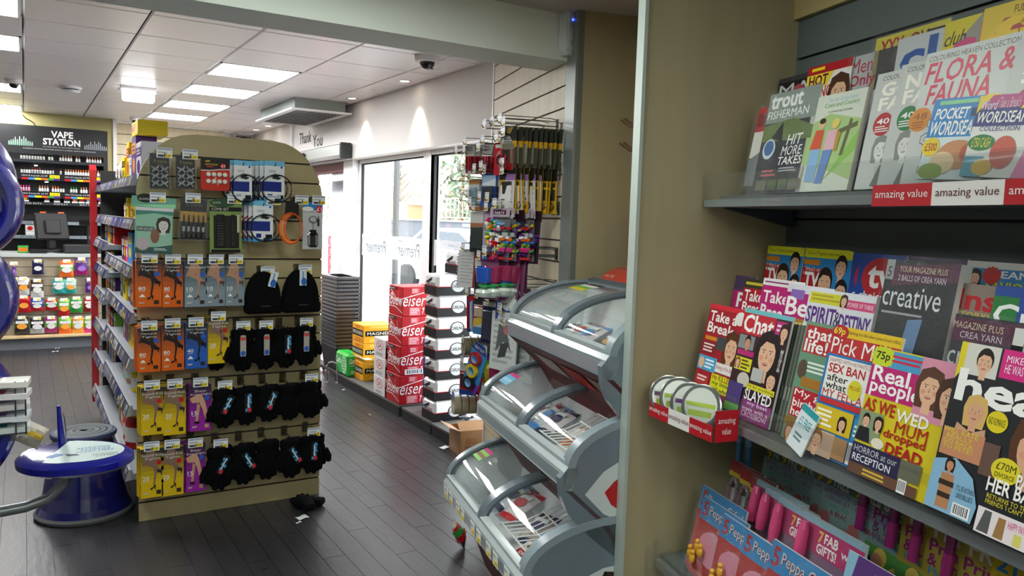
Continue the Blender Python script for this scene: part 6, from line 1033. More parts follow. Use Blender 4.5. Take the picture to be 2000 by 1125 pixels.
mag('T2', 1848, 45, .17, [('r', 0, 0, 1, 1, '9a9488'), ('p', [(0, .72), (.6, 1), (0, 1)], 'd8c828'), ('t', 'club', .03, .82, .38, .92, '4a4010', .01, .3), ('t', 'cl', .14, .64, .75, .94, 'd03878', .03), ('f', .85, .6, .4, 'h', 'S', 1), ('t', 'TH', .78, .9, .98, .98, '6a2a40', 0)], 'magazine with a big magenta lowercase title on the top shelf', dn=.026)
mag('T2', 1924, 18, .22, [('r', 0, 0, 1, 1, 'b02420'), ('r', 0, .9, 1, 1, 'e0c020'), ('p', [(0, .65), (0, 1), (.35, 1)], 'e0c020'), ('t', 'fi', .1, .62, .62, .9, 'ecc41c', .03), ('t', 'FULL OF OUR WIVES', .35, .92, 1, .97, '5a1a10', 0), ('f', .8, .5, .4, 'L', 'S', 1)], 'red and yellow magazine at the right end of the top shelf', dn=.03)
# ---- top shelf, front row
mag('T1', 1484, 212, .2, [('r', 0, 0, 1, 1, '1a1c1c'), ('r', 0, .72, 1, 1, 'b02428'), ('t', 'C', .3, .76, .5, .95, 'W', .03), ('r', 0, .42, 1, .72, 'd8d4cc'), ('f', .42, .56, .2, '1c1814', 'S'), ('p', [(0, .1), (0, .4), (.3, .5), (.6, .42), (.7, .1)], '70767c'), ('r', .05, .78, .25, .93, '7a1a1c')], 'fishing magazine with an angler and red title in clear wrap', dn=-.02, film=True)
mag('T1', 1507, 186, .225, [('r', 0, 0, 1, 1, '30343e'), ('r', 0, .7, 1, 1, '8a948c'), ('t', 'trout', .05, .84, .7, .98, 'f0f0ee', .03), ('t', 'FISHERMAN', .03, .74, .85, .82, 'f4f4f2', .015), ('p', [(0, .52), (0, .68), (.6, .72), (1, .62), (1, .5)], '6a7a48'), ('p', [(.2, .55), (.4, .7), (.45, .5)], '22262a'), ('e', .2, .44, .13, .1, 'c8d0d8'), ('e', .2, .45, .1, .075, '3a6aa0'), ('t', 'HIT', .55, .46, .85, .56, 'W', .01, .15), ('t', 'MORE', .48, .36, .88, .45, 'W', .01, .15), ('t', 'TAKES', .45, .27, .92, .35, 'W', .01, .15), ('ln', .5, .2, .9, .25, 2, 'b0b8c8'), ('ln', .15, .16, .45, .24, 2, 'd0606a'), ('r', .08, .03, .3, .13, '6a7058'), ('r', .33, .03, .52, .13, '5a6a4a'), ('r', .55, .03, .72, .13, '607058'), ('r', .75, .03, .98, .13, '6a6458')], 'trout angling magazine with large white headline in clear wrap', film=True)
mag('T1', 1592, 192, .2, [('r', 0, 0, 1, 1, 'd4d8cc'), ('p', [(.0, .3), (0, .7), (.4, .8), (1, .7), (1, .1), (.6, .2)], 'a8c484'), ('p', [(.5, .1), (1, .4), (1, .6), (.7, .3)], '8cbc5a'), ('t', 'The Art of the Island', .3, .92, .85, .96, '8ac0c8', 0), ('t', 'Coast and Country', .25, .85, .9, .91, '58a048', .0), ('t', 'a colouring journey', .35, .8, .8, .83, '6a7a5a', 0), ('p', [(.72, .35), (.78, .35), (.85, .7), (.8, .72)], '6a6a4a'), ('p', [(.62, .62), (.95, .68), (.95, .63), (.62, .57)], '6a6a4a'), ('p', [(.12, .44), (.18, .64), (.34, .64), (.34, .44)], 'd4583c'), ('r', .14, .1, .34, .44, '88b0d8'), ('e', .28, .7, .06, .045, 'S'), ('e', .28, .73, .06, .03, '3a2a1c'), ('p', [(.4, .42), (.42, .62), (.6, .62), (.6, .42)], 'e0b0c0'), ('p', [(.4, .42), (.58, .42), (.5, .08), (.36, .08)], '6a8ac4'), ('e', .54, .67, .055, .042, 'S'), ('e', .55, .69, .07, .05, 'e0cc6a'), ('p', [(.6, .4), (.6, .62), (.68, .58), (.66, .4)], 'b8923a')], 'pale colouring book with two walkers and a signpost', th=.014)
GF = lambda title, badge, num: [('r', 0, 0, 1, 1, 'c6c8c6'), ('t', 'COLOURING HEAVEN', .1, .93, .9, .97, '4a4a48', 0), ('t', title[0], .12, .79, .6, .91, 'f6f2e4', .03), ('t', title[1], .12, .67, .5, .78, 'f6f2e4', .03), ('e', .25, .55, .15, .1, badge), ('t', num, .15, .55, .35, .6, 'W', .02), ('ln', .14, .48, .36, .54, 3, 'e8e4e0'), ('f', .3, .33, .2, '8a8a88', 'dcdcda', 1), ('e', .6, .35, .25, .18, 'a8aaa8'), ('e', .7, .2, .22, .15, 'b4b6b4'), ('p', [(.25, .02), (.35, .2), (.5, .22), (.6, .02)], '6a6c6c'), ('e', .75, .55, .18, .1, 'b8bab8'), ('p', [(.5, .45), (.6, .6), (.9, .4), (.7, .42)], '9a9c9a')]
mag('T1', 1716, 146, .2, GF(('GO', 'FA'), 'b83034', '40'), 'grey colouring book with a red round badge', th=.01, dn=.004)
mag('T1', 1763, 128, .2, GF(('NO', 'FA'), '2c7a44', '40'), 'grey colouring book with a green round badge', th=.01, dn=.016)
mag('T1', 1812, 106, .235, [('r', 0, 0, 1, 1, 'd0d2d0'), ('t', 'COLOURING HEAVEN COLLECTION', .04, .93, .98, .97, '5a564a', 0), ('t', 'FLORA &', .04, .76, .97, .92, 'd8385a', .015, .15), ('t', 'FAUNA', .1, .6, .78, .75, 'd8385a', .015, .15), ('e', .08, .5, .13, .09, 'd8862a'), ('t', '48', .0, .5, .16, .55, '8a4a10', .0), ('ln', .0, .43, .16, .49, 3, 'a86020')]+[op for i in range(18) for op in (lambda u, v, r: [('s', u, v, r, r*.75, '5a5c5a', 6), ('s', u, v, r*.86, r*.62, 'cfd1cf', 6), ('e', u, v, r*.3, r*.24, '6a6c6a'), ('e', u, v, r*.22, r*.16, 'cfd1cf'), ('p', [(u+r, v), (u+r*1.7, v+r*.5), (u+r*1.9, v+r*.9), (u+r*1.2, v+r*.5)], '8a8c8a')])(.22+.155*(i % 5)+.05*(i//5 % 2), .12+.11*(i//5), .055+.012*(i % 3))], 'white colouring book with raised pink title', th=.018, dn=.028)
mag('T1', 1990, 78, .2, GF(('S', 'S'), 'a83c38', '40'), 'grey colouring book cut off by the right picture edge', th=.016, dn=.032)
mag('T0', 1815, 222, .16, [('r', 0, 0, 1, 1, 'd8e4e8'), ('r', 0, .52, 1, 1, '2c84c8'), ('t', 'POCKET', .06, .74, .6, .88, 'f4f4f0', .02, .2), ('t', 'WORDSEARCH', .04, .54, .98, .72, 'f4f4f0', .02, .2), ('r', .62, .76, .9, .86, '1c2c68'), ('p', [(.78, 1), (1, 1), (1, .8), (.88, .84)], 'e8c828'), ('t', '£2.10', .84, .88, .98, .96, '8a1018', .01), ('r', .1, .92, .7, .97, '8ad0a0'), ('e', .12, .4, .14, .12, 'e8c828'), ('t', '£500', .03, .35, .22, .45, 'a01818', .01), ('e', .55, .3, .3, .18, 'c88a5a'), ('e', .35, .2, .2, .14, 'e0c49a'), ('e', .2, .1, .2, .1, '8aa048'), ('e', .75, .32, .15, .12, 'b85a3a')], 'blue pocket wordsearch book standing in the lip of the top shelf', h=.165, th=.01, dn=.004, roll=.06)
WS = [('r', 0, 0, 1, 1, 'e4e4e0'), ('r', 0, .62, 1, 1, '2c2a78'), ('r', 0, .84, 1, 1, 'b83a80'), ('p', [(0, .78), (0, 1), (.2, 1)], 'e8c828'), ('t', 'WORDSEARCH', .04, .66, .96, .8, 'f0f0ec', .015, .2), ('t', 'Word', .06, .82, .3, .94, 'd8d8e8', .01, .2), ('t', "Take a Break's", .32, .84, .62, .97, 'f0d0e0', .0, .2), ('t', '2-in-1', .64, .82, .98, .96, 'f0d828', .02, .2), ('t', 'COLLECTION', .12, .56, .7, .62, '3a3a8a', 0), ('e', .2, .42, .2, .1, '2c7a3c'), ('t', '£750 CASH', .06, .36, .34, .48, 'e8e060', .0), ('e', .55, .3, .18, .2, 'c85a48'), ('p', [(.75, 0), (.9, .5), (1, .5), (1, 0)], 'e080b0'), ('r', .0, 0, .3, .25, '58a0b8'), ('e', .3, .12, .15, .1, 'd8b040')]
mag('T0', 1893, 252, .15, WS, 'white and purple wordsearch collection beside the blue pocket book', h=.155, th=.008, dn=.012, roll=.08)
mag('T0', 1985, 238, .15, WS[:6]+[('t', '10', .3, .2, .7, .5, 'b82a40', .03), ('e', .7, .2, .2, .15, '6a9a40')], 'purple wordsearch book at the right picture edge', h=.155, th=.008, dn=.008, roll=.06)
def value_strip(n, z, s0, wds, H=.046, root=None, words='top shelf'):
    t = thing('price_strip', 'red and white lettered price strip along the lip of the %s' % words, 'sign', MW(s0, n, z))
    x = 0
    for i, w in enumerate(wds): m = MB(); m.box(x, x+w, 0, .0015, 0, H, ('b8202a', 'e4e0de')[i % 2]); m.text('amazing value', x+w*.06, H*.28, x+w*.94, H*.74, -.0006, ('f0e8e4', '5a2424')[i % 2], 0); m.build('panel', PRINT, t); x += w
    m = MB(); m.box(0, x, 0, .002, H, H+.05, 'W'); m.build('clear_front', ACRYL, t)
value_strip(.372, 1.588, on_n(1703, 388, .372)[0], [.165, .165, .165, .165])
# ---- middle shelf, back row
TVC = [('r', 0, 0, 1, 1, '2c86c8'), ('r', 0, .92, 1, 1, 'd8d828'), ('t', "The no.1 TV guide is great news!", .03, .94, .75, .98, '4a4a10', 0), ('r', 0, .0, .38, .82, 'b02028'), ('r', 0, .85, .34, .9, 'd88a28'), ('t', "What's on", .03, .79, .36, .83, 'f0e8e8', .0), ('t', 'TV', .03, .64, .38, .78, 'f4f0f0', .04), ('f', .8, .84, .2, '1c1614', 'S'), ('f', .5, .68, .26, '2a1c14', 'S'), ('f', .86, .62, .2, '221a16', 'S')]
for k in range(3): mag('M2', 1497+4*k, 479+k, .168, TVC, 'yellow-topped television guide nearest the maple side panel'+('' if k == 2 else ', copy behind, %s' % ORD[k]), dn=-.012+.006*k)
for k in range(3): mag('M2', 1571+3*k, 484+k, .195, TVC, 'second yellow-topped television guide'+('' if k == 2 else ', copy behind, %s' % ORD[k]), dn=-.012+.006*k)
for k in range(2): mag('M2', 1668+14*k, 493+k, .16, [('r', 0, 0, 1, 1, '24489c'), ('e', .5, .79, .4, .18, 'c02830'), ('t', 'tv', .24, .7, .8, .9, 'f2f0ee', .03), ('t', 'choice', .1, .6, .66, .67, 'f0f0f0', .015), ('s', .22, .5, .2, .1, 'e0702a'), ('t', '62', .1, .46, .32, .54, '3a1a10', .02), ('f', .7, .45, .25, '2a1c18', 'S', 1)], 'blue television listings magazine with a red disc'+(', front copy' if k else ', rear copy'), dn=.006*k, th=.012)
mag('M2', 1760, 498, .2, [('r', 0, 0, 1, 1, '5a4a6a'), ('ln', .1, .8, .9, .95, 3, 'c8a8b8')], 'purple craft magazine mostly hidden behind the black wrapped one')
mag('M2', 1885, 508, .21, [('r', 0, 0, 1, 1, 'e4e2de'), ('r', 0, .68, 1, .95, '3a86c0'), ('f', .16, .87, .12, '221a18', 'S', 1), ('t', "JEAN'S", .4, .87, .92, .94, 'f4f4f4', .02), ('t', 'SAVIOUR!', .3, .79, .98, .86, 'e8d828', .02), ('s', .36, .9, .12, .07, 'c83028')], 'blue-topped magazine with yellow headline at the back right of the middle shelf', dn=.0)
# ---- middle shelf, second row
mag('M1', 1438, 537, .11, [('r', 0, 0, 1, 1, 'b8246c'), ('r', 0, .84, 1, 1, '4a3a5a'), ('t', 'Pi', .25, .66, .8, .82, 'W', .02), ('r', 0, .5, 1, .62, '2c5a78'), ('ln', .1, .52, .9, .6, 2, 'd8d828')], 'pink puzzle magazine wedged against the maple side panel', dn=-.012)
mag('M1', 1457, 543, .15, [('r', 0, 0, 1, 1, 'b02034'), ('r', 0, .9, 1, 1, '3a3a28'), ('ln', .05, .92, .9, .98, 1, 'c8b840'), ('t', 'Take', .06, .76, .7, .88, 'f2f0ee', .02), ('t', 'Brea', .06, .64, .7, .75, 'f2f0ee', .02), ('t', 'Fate & Fortune', .05, .55, .95, .61, 'e8c8a8', .0, .2)], 'dark red weekly magazine behind the leftmost front one', dn=-.004)
mag('M1', 1493, 542, .19, [('r', 0, 0, 1, 1, 'c02878'), ('r', 0, .93, 1, 1, 'e8e4e8'), ('ln', .05, .95, .8, .98, 1, '9a3a6a'), ('t', 'Take a', .06, .76, .92, .88, 'f4f0f0', .02), ('t', 'Break', .06, .6, .8, .74, 'f4f0f0', .02)], 'magenta monthly magazine in the second row', dn=.006)
mag('M1', 1541, 553, .19, [('r', 0, 0, 1, 1, 'b82474'), ('r', 0, .92, 1, 1, 'dcd8e4'), ('r', .1, .86, .4, .95, '8a6ab8'), ('t', 'Bella', .04, .7, .98, .88, 'f6f2f4', .02), ('r', .0, .58, 1, .68, 'a8823a'), ('t', 'Royal baby', .1, .6, .9, .66, 'f0e0b0', 0, .2), ('e', .25, .5, .2, .1, 'c8a860'), ('e', .75, .5, .25, .1, 'b0a070')], 'pink magazine with gold band next to the purple-titled one', dn=.014)
mag('M1', 1583, 562, .245, [('r', 0, 0, 1, 1, 'dcdce4'), ('r', .03, .87, .52, .97, 'd4d030'), ('ln', .06, .89, .5, .96, 2, 'b0a020'), ('r', .6, .86, 1, .94, 'd8487c'), ('t', 'POWER OF THREE', .62, .88, .98, .92, 'f0e0e8', 0), ('f', .56, .92, .1, '3a2a20', 'S', 1), ('t', 'SPIRIT', .02, .68, .48, .84, '5a2a84', .02), ('t', '&', .46, .68, .55, .82, '3a2a5a', 0), ('t', 'DESTINY', .54, .66, .98, .81, '5a2a84', .02), ('ln', .05, .62, .7, .65, 1, '6a6a7a'), ('e', .62, .56, .14, .07, '2c86c0'), ('f', .4, .36, .24, 'h', 'S', 1)], 'white magazine with a tall purple title', dn=.022, th=.01)
mag('M1', 1736, 506, .205, [('r', 0, 0, 1, 1, '24262a'), ('p', [(.12, .82), (.12, .96), (1, 1), (1, .88)], '5a2a44'), ('t', 'YOUR MAGAZINE PLUS', .2, .92, .85, .96, 'd8c8a8', 0), ('t', '2 BALLS OF CREA YARN', .2, .86, .85, .9, 'd8d0d8', 0), ('t', 'creative', .03, .68, .84, .82, 'e0e4e4', .0), ('r', .0, .86, .12, 1, '9a9e9a'), ('t', '5', .03, .88, .09, .95, '2a2a2a', .0), ('p', [(.4, .3), (.45, .6), (.65, .62), (.6, .35), (.8, .2), (.7, .1), (.45, .15)], '6a8ab4'), ('e', .5, .1, .28, .12, 'b8b0a4'), ('ln', .05, .62, .8, .65, 1, 'a0a4a8')], 'black wrapped craft magazine with curly white title', h=.33, t0=1, dn=.035, th=.03, film=True)
mag('M1', 1872, 552, .17, [('r', 0, 0, 1, 1, '3a2420'), ('r', 0, .78, 1, 1, '8a7a70'), ('t', 'Insid', .03, .84, .98, .97, 'b82028', .03), ('t', 'STORY! EVERY', .05, .79, .98, .83, 'd8b838', .01), ('t', 'SEX', .03, .71, .5, .78, 'b82420', .03), ('f', .62, .72, .12, '221814', 'S', 1), ('f', .85, .5, .2, 'h', 'S')], 'brown soap magazine with red title', dn=.02)
mag('M1', 1948, 552, .2, [('r', 0, 0, 1, 1, '2a4c9c'), ('r', 0, .72, .28, .94, '2c7a3c'), ('r', .35, .92, .9, .98, 'd88428'), ('t', 'Family', .38, .93, .86, .97, '4a2a10', .01), ('t', 'Cross', .03, .76, 1.0, .9, 'f0f0f0', .02), ('e', .5, .48, .5, .12, 'c83078'), ('t', '20', .3, .42, .65, .55, 'f0e0e8', .02), ('r', .0, .56, .22, .62, 'W')], 'blue crossword magazine at the right picture edge', dn=.03)
mag('M1', 1868, 612, .19, [('r', 0, 0, 1, 1, '34363a'), ('p', [(0, .8), (0, .98), (1, .98), (1, .84)], '5a2a44'), ('t', 'MAGAZINE PLUS', .0, .9, .6, .95, 'd8c8a8', 0), ('t', 'CREA YARN', .1, .83, .6, .88, 'd0c8d0', 0), ('t', 'crochet', .0, .62, .8, .78, 'c8ccd0', .0), ('e', .5, .4, .3, .15, '8a9094'), ('e', .2, .25, .25, .14, 'a8aaa8')], 'second black wrapped craft magazine leaning lower right', dn=.06, h=.27, t0=1, th=.02, film=True)
mag('M1', 1984, 640, .12, [('r', 0, 0, 1, 1, 'd8d8d4')]+[('r', .2*((i*2+j % 2) % 5), .08*j, .2*((i*2+j % 2) % 5)+.2, .08*j+.08, 'K') for j in range(12) for i in range(1)]+[('r', .5, .5, 1, .9, 'b82430'), ('e', .8, .3, .3, .15, '2a5ab0')], 'chequered puzzle magazine at the right picture edge', dn=.075)
# ---- middle shelf, front row
TAB = [('r', 0, 0, 1, 1, 'a82434'), ('r', 0, .95, 1, 1, 'd83040'), ('t', 'Take a', .05, .82, .78, .93, 'f4f0ee', .02), ('t', 'Break', .05, .7, .76, .81, 'f4f0ee', .02), ('e', .85, .9, .13, .07, 'e8e4e0'), ('f', .78, .58, .3, '5a3420', 'S', 1), ('r', .05, .62, .4, .66, 'd88a28'), ('r', .38, .54, .62, .68, '4a4a50'), ('r', .05, .48, .38, .6, '8a2a30'), ('ln', .06, .49, .36, .59, 3, 'f0d8d8'), ('r', .0, .3, .5, .45, '4aa0d0'), ('ln', .2, .32, .46, .43, 3, 'f0f4f8'), ('e', .1, .37, .08, .06, 'S'), ('r', .45, .12, 1, .3, 'e0dc28'), ('t', 'He KILLED', .48, .24, .98, .3, '8a1a18', .01), ('t', 'my little', .5, .18, .95, .235, 'K', .01), ('t', 'girl who', .5, .12, .95, .175, 'K', .01), ('r', .5, .32, .95, .42, 'e8e0e0'), ('t', 'Revenge of the dad', .52, .34, .93, .4, 'b02030', 0), ('r', .05, .05, .4, .25, 'b83a3a'), ('ln', .08, .18, .38, .25, 2, 'f0d0d0')]
mag('M0', 1390, 592, .2, TAB, 'red weekly magazine with a long-haired woman, leftmost in the front row', dn=-.004)
mag('M0', 1457, 601, .215, [('r', 0, 0, 1, 1, '3a2226'), ('r', 0, .96, 1, 1, '6ab8c0'), ('r', 0, .76, .7, .96, 'c02430'), ('t', 'Chat', .04, .78, .68, .95, 'f6f2f0', .025), ('f', .66, .62, .36, '221818', 'S', 1), ('r', .72, .82, .92, .94, 'c02878'), ('ln', .74, .84, .9, .92, 2, 'f0d0e0'), ('f', .9, .84, .14, '2a1c18', 'S', 1), ('r', .02, .62, .36, .75, '8a8a90'), ('f', .22, .68, .12, '1a1614', 's'), ('r', .04, .56, .4, .61, 'b82870'), ('r', .04, .42, .4, .54, 'd8d030'), ('ln', .18, .43, .38, .53, 3, '5a4a10'), ('f', .1, .48, .09, 'h', 'S', 1), ('e', .3, .34, .13, .07, 'c8c0b8'), ('f', .86, .4, .18, '1c1614', 'S', 1), ('r', .45, .36, .68, .48, 'b8b8b8'), ('r', .4, .28, .98, .33, 'd8d030'), ('t', "I'd do anything", .42, .29, .96, .32, '3a3a10', 0), ('t', 'SLAYED', .4, .18, .96, .28, 'f2eef2', .02), ('r', .38, .0, 1, .18, '8a3078'), ('t', 'my best', .5, .13, .92, .175, 'f0e0f0', .01), ('t', 'mate with a', .42, .085, .95, .125, 'f0e0f0', .01), ('t', 'CROSSBOW', .42, .03, .95, .08, 'e8d0e8', .01), ('r', .02, .1, .34, .3, '4a3a78'), ('r', .02, .02, .34, .1, '6ab850'), ('t', 'ESCAPE', .93, .5, .98, .7, 'f0f0f0', 0)], 'weekly magazine with bold white title on red and a smiling dark-haired woman', dn=.006, th=.006)
for k in range(6): mag('M0', 1548+7*k, 632+k, .2, [('r', 0, 0, 1, 1, '4a5048'), ('r', .0, 0, .012, 1, '8a8e88'), ('r', .02, .3, .03, .42, 'c8c8c0')], 'dark-spined magazine in the fanned bundle, %s from the left' % ORD[k], dn=-.012+.002*k, col='50544e', side='3a3e3c')
mag('M0', 1577, 626, .19, [('r', 0, 0, 1, 1, '6a9478'), ('r', .03, .74, .8, .97, 'b82028'), ('t', "that's", .06, .86, .72, .96, 'f4f0ee', .02), ('t', 'life!', .06, .75, .5, .86, 'f4f0ee', .02), ('e', .78, .74, .13, .08, 'd88428'), ('t', '£3,000', .68, .71, .88, .76, '4a2408', .0), ('ln', .2, .58, .7, .68, 3, 'e8f0e8'), ('e', .12, .6, .09, .08, '5a4a3c'), ('r', .15, .46, .7, .54, 'a87428'), ('r', .05, .2, .8, .44, 'b82430'), ('t', 'My girl', .08, .36, .78, .43, 'f4f0ee', .015), ('t', 'birthed', .08, .285, .7, .355, 'f4f0ee', .015), ('t', 'her tot', .08, .21, .66, .28, 'f4f0ee', .015), ('r', .0, .12, .7, .19, '8a6a2c'), ('f', .14, .07, .12, 'h', 'S', 1), ('p', [(.62, .0), (.98, .66), (1.04, .62), (1.0, .5), (.8, .0)], '2c9aa4'), ('t', 'tombola', .5, .04, .7, .1, 'd8f0f0', 0)], 'green weekly magazine with white title on a red box', dn=.012)
p_ = on_row(1590, 880, ROWS['M0'])
mag('M0', 1552, 790, .065, [('r', 0, 0, 1, 1, 'dce4e8'), ('t', '£5 FREE', .15, .55, .85, .75, '2c9aa4', .01), ('r', 0, .85, 1, 1, '2c9aa4'), ('ln', .2, .2, .7, .4, 2, '6a8a90')], 'pale voucher leaflet tucked into the green weekly magazine', h=.11, dn=.03, roll=.3, cat='leaflet', name='voucher_leaflet')
mag('M0', 1630, 634, .215, [('r', 0, 0, 1, 1, '2c78b8'), ('r', 0, .78, 1, .92, 'c02c30'), ('r', .2, .92, 1, 1, 'e0bc20'), ('e', .12, .95, .13, .06, 'b82028'), ('t', '69p', .02, .92, .2, .99, 'e8d838', .02), ('t', 'Fighting for life after years from HELL', .24, .945, .98, .975, '6a4a10', 0), ('t', 'Pick Me', .04, .79, .78, .91, 'f4f0ee', .02), ('r', .04, .45, .8, .76, 'ece8e4'), ('t', 'SNAPPED WITH HIS PANTS DOWN', .06, .72, .8, .75, '9a2a2a', 0), ('t', 'SEX BAN', .07, .64, .62, .71, 'b82028', .02), ('t', 'after', .08, .575, .4, .63, '2a2a2a', .01), ('t', 'what', .08, .515, .4, .57, '2a2a2a', .01), ('t', 'MY FELLA', .06, .45, .66, .51, 'b82028', .02), ('t', 'did', .7, .45, .9, .52, '2a2a2a', .015), ('f', .84, .64, .24, 'b8aca4', 'd8a088'), ('e', .52, .55, .1, .075, 'd8cc28'), ('t', 'PLUS', .45, .55, .59, .58, 'a82820', .01), ('r', .05, .4, .85, .44, 'c83038'), ('r', .02, .2, .6, .38, 'd8b828'), ('ln', .05, .22, .32, .36, 4, 'f4f0e0'), ('f', .46, .28, .1, '1a1614', 'S', 1), ('r', .62, .2, 1, .36, '3a8cc8'), ('ln', .64, .22, .98, .32, 3, 'f0f4e0'), ('r', .0, .0, .4, .19, 'c8a890'), ('f', .14, .1, .16, 'h', 'S'), ('r', .4, .02, .6, .18, 'b88a5a'), ('bar', .62, .02, .72, .18), ('f', .84, .1, .14, 'L', 'S', 1)], 'blue and red weekly magazine with a headline on a white panel', dn=.022)
mag('M0', 1712, 676, .22, [('r', 0, 0, 1, 1, 'd8c428'), ('r', .2, .86, .7, .99, '4a9cc8'), ('s', .12, .93, .16, .09, 'c8d428'), ('t', '75p', .03, .89, .21, .97, '2a2a10', .02), ('ln', .24, .9, .66, .97, 2, 'd02848'), ('r', 0, .62, .62, .86, 'c02470'), ('t', 'Real', .04, .74, .5, .86, 'f6f2f2', .02), ('t', 'people', .04, .62, .66, .76, 'f6f2f2', .02), ('r', .6, .55, 1, 1, 'd890a8'), ('f', .74, .78, .26, '5a3a28', 'S', 1), ('f', .98, .74, .26, '4a3024', 'S', 1), ('t', 'AS WE', .02, .5, .42, .6, 'b82420', .02), ('t', 'WED', .44, .49, .82, .58, 'f4f0e8', .02), ('t', 'MUM', .46, .4, .84, .49, 'b02020', .02), ('t', 'dropped', .34, .33, .84, .41, 'b02020', .02), ('t', 'DEAD', .4, .23, .84, .32, 'b02020', .03), ('r', .0, .26, .3, .5, '8a9a78'), ('f', .1, .42, .1, '1c1614', 'S'), ('p', [(.0, .26), (.03, .37), (.16, .37), (.2, .26)], '22242c'), ('f', .26, .42, .1, '221814', 'S', 1), ('e', .3, .28, .08, .04, 'e8dcc8'), ('r', .0, .08, .62, .24, '2c2a4a'), ('t', 'HORROR at our', .03, .17, .58, .22, 'd8d8e0', .0), ('t', 'RECEPTION', .03, .1, .52, .155, 'e4e4ea', .01), ('r', .62, .1, .86, .24, '6a6a58'), ('r', .0, .0, .86, .08, '6a4a3a'), ('ln', .2, .01, .5, .07, 2, 'd8b848'), ('bar', .64, .0, .74, .1)], 'yellow and pink weekly magazine with red capitals headline', dn=.032)
mag('M0', 1835, 770, .08, [('r', 0, 0, 1, 1, 'd87aa0'), ('ln', .1, .6, .9, .9, 4, 'd8d040'), ('ln', .1, .1, .9, .45, 4, '3a78c8')], 'pink magazine edge between the yellow weekly and the celebrity magazine', h=.2, dn=.026)
mag('M0', 1878, 680, .235, [('r', 0, 0, 1, 1, '2a2a2e'), ('p', [(0, .78), (0, 1), (.2, 1)], 'e0cc28'), ('r', .06, .82, .36, 1, 'd8d4cc'), ('f', .24, .9, .14, '221814', 'S'), ('r', .38, .84, 1, 1, 'd82c84'), ('t', "MIKE'S SECRET PAIN", .42, .93, 1, .97, 'f4e4ec', .01), ('t', 'HE WAS SO MISUNDERSTOOD', .42, .87, 1, .92, 'f4e4ec', .01), ('t', 'heat', .04, .66, .98, .85, 'f6f4f2', .03), ('f', .26, .62, .16, 'L', 'd8a482', 1), ('p', [(.08, .34), (.12, .54), (.26, .5), (.38, .54), (.42, .34)], 'd0a080'), ('e', .46, .6, .09, .06, 'e0cc28'), ('t', 'BAD ROMANCE', .39, .58, .53, .62, '3a3a10', 0), ('f', .8, .5, .3, '5a3824', 'd8a888', 1), ('r', .02, .34, .4, .5, 'c88a68'), ('t', 'WILL KATE', .02, .47, .34, .5, 'e0d030', .0), ('t', 'REALLY', .06, .44, .3, .465, 'e0d030', .0), ('t', 'GO BACK', .04, .41, .32, .435, 'e0d030', .0), ('t', 'TO PETE?', .04, .38, .32, .405, 'e0d030', .0), ('r', .4, .3, .54, .48, '6a5048'), ('e', .62, .36, .12, .07, 'e0d030'), ('t', '£70M', .54, .36, .7, .4, '2a2a10', .01), ('t', 'DIVORCE', .54, .32, .7, .345, '2a2a10', 0), ('t', 'PACKS', .72, .3, .98, .37, 'f6f4f2', .02), ('t', 'HER BAGS', .5, .23, .98, .31, 'f6f4f2', .02), ('t', 'RETURNS TO THE UK AS', .52, .195, 1, .22, 'e0d030', 0), ('t', "FRIENDS 'I CAN'T FORGIVE'", .52, .165, 1, .19, 'e0d030', 0), ('p', [(0, .02), (0, .3), (.2, .34), (.38, .26), (.46, .12), (.44, .02)], '88b4d4'), ('f', .16, .29, .07, '221814', 's', 1), ('p', [(.1, .04), (.1, .24), (.22, .24), (.22, .04)], 'b8825c'), ('r', .09, .17, .23, .2, '3a2c24'), ('r', .1, .1, .22, .13, '3a2c24'), ('t', "IT'LL BE NOTHING", .26, .17, .42, .2, '22303a', 0), ('t', "LIKE BILLIE'S", .27, .13, .42, .16, '22303a', 0), ('bar', .26, .03, .42, .1), ('r', .48, .0, .94, .14, 'e8dce0'), ('p', [(.5, .01), (.54, .13), (.6, .13), (.6, .01)], '5a5a5c'), ('p', [(.64, .01), (.66, .12), (.72, .12), (.72, .01)], 'a07848'), ('t', 'HAPPY PAYDAY!', .74, .08, .93, .12, 'd8448a', .0), ('r', .8, .01, .86, .07, 'd8d06a')], 'large black celebrity magazine with a huge white lowercase title', h=.32, dn=.045, th=.006)
# clear bin of round tins on the lip at the left end
s0, z0 = on_s(1272, 770, 2.12)
t = thing('acrylic_bin', 'clear acrylic bin with red price panels at the end of the middle shelf', 'bin', MW(2.12, .545, .962, 0, 0, .10)); BW, BD, BH = .31, .085, .085
for i, (a, b, c, d) in enumerate(((0, BW, 0, .003), (0, BW, BD-.003, BD), (0, .003, 0, BD), (BW-.003, BW, 0, BD))): m = MB(); m.box(a, b, c, d, 0, BH, 'W'); m.build('wall', ACRYL, t)
m = MB(); m.box(0, BW, 0, BD, 0, .003, 'W'); m.build('base', ACRYL, t)
for i in range(3): m = MB(); m.box(i*BW/3, (i+1)*BW/3, -.002, -.0005, .0, .045, ('b8202a', 'e4e0de')[i % 2]); m.text('amazing value', i*BW/3+.003, .014, (i+1)*BW/3-.003, .032, -.0026, ('f0e8e4', '7a2424')[i % 2], 0); m.build('price_panel', PRINT, t)
m = MB(); m.M = Matrix.Translation((BW, 0, 0)) @ Matrix.Rotation(PI/2, 4, 'Z'); m.box(0.005, BD-.005, -.002, -.0005, .0, .085, 'b8202a'); m.text('amazing', .015, .045, BD-.015, .065, -.0026, 'f0e8e4', 0); m.text('value', .028, .02, BD-.028, .038, -.0026, 'f0e8e4', 0); m.build('price_panel', PRINT, t)
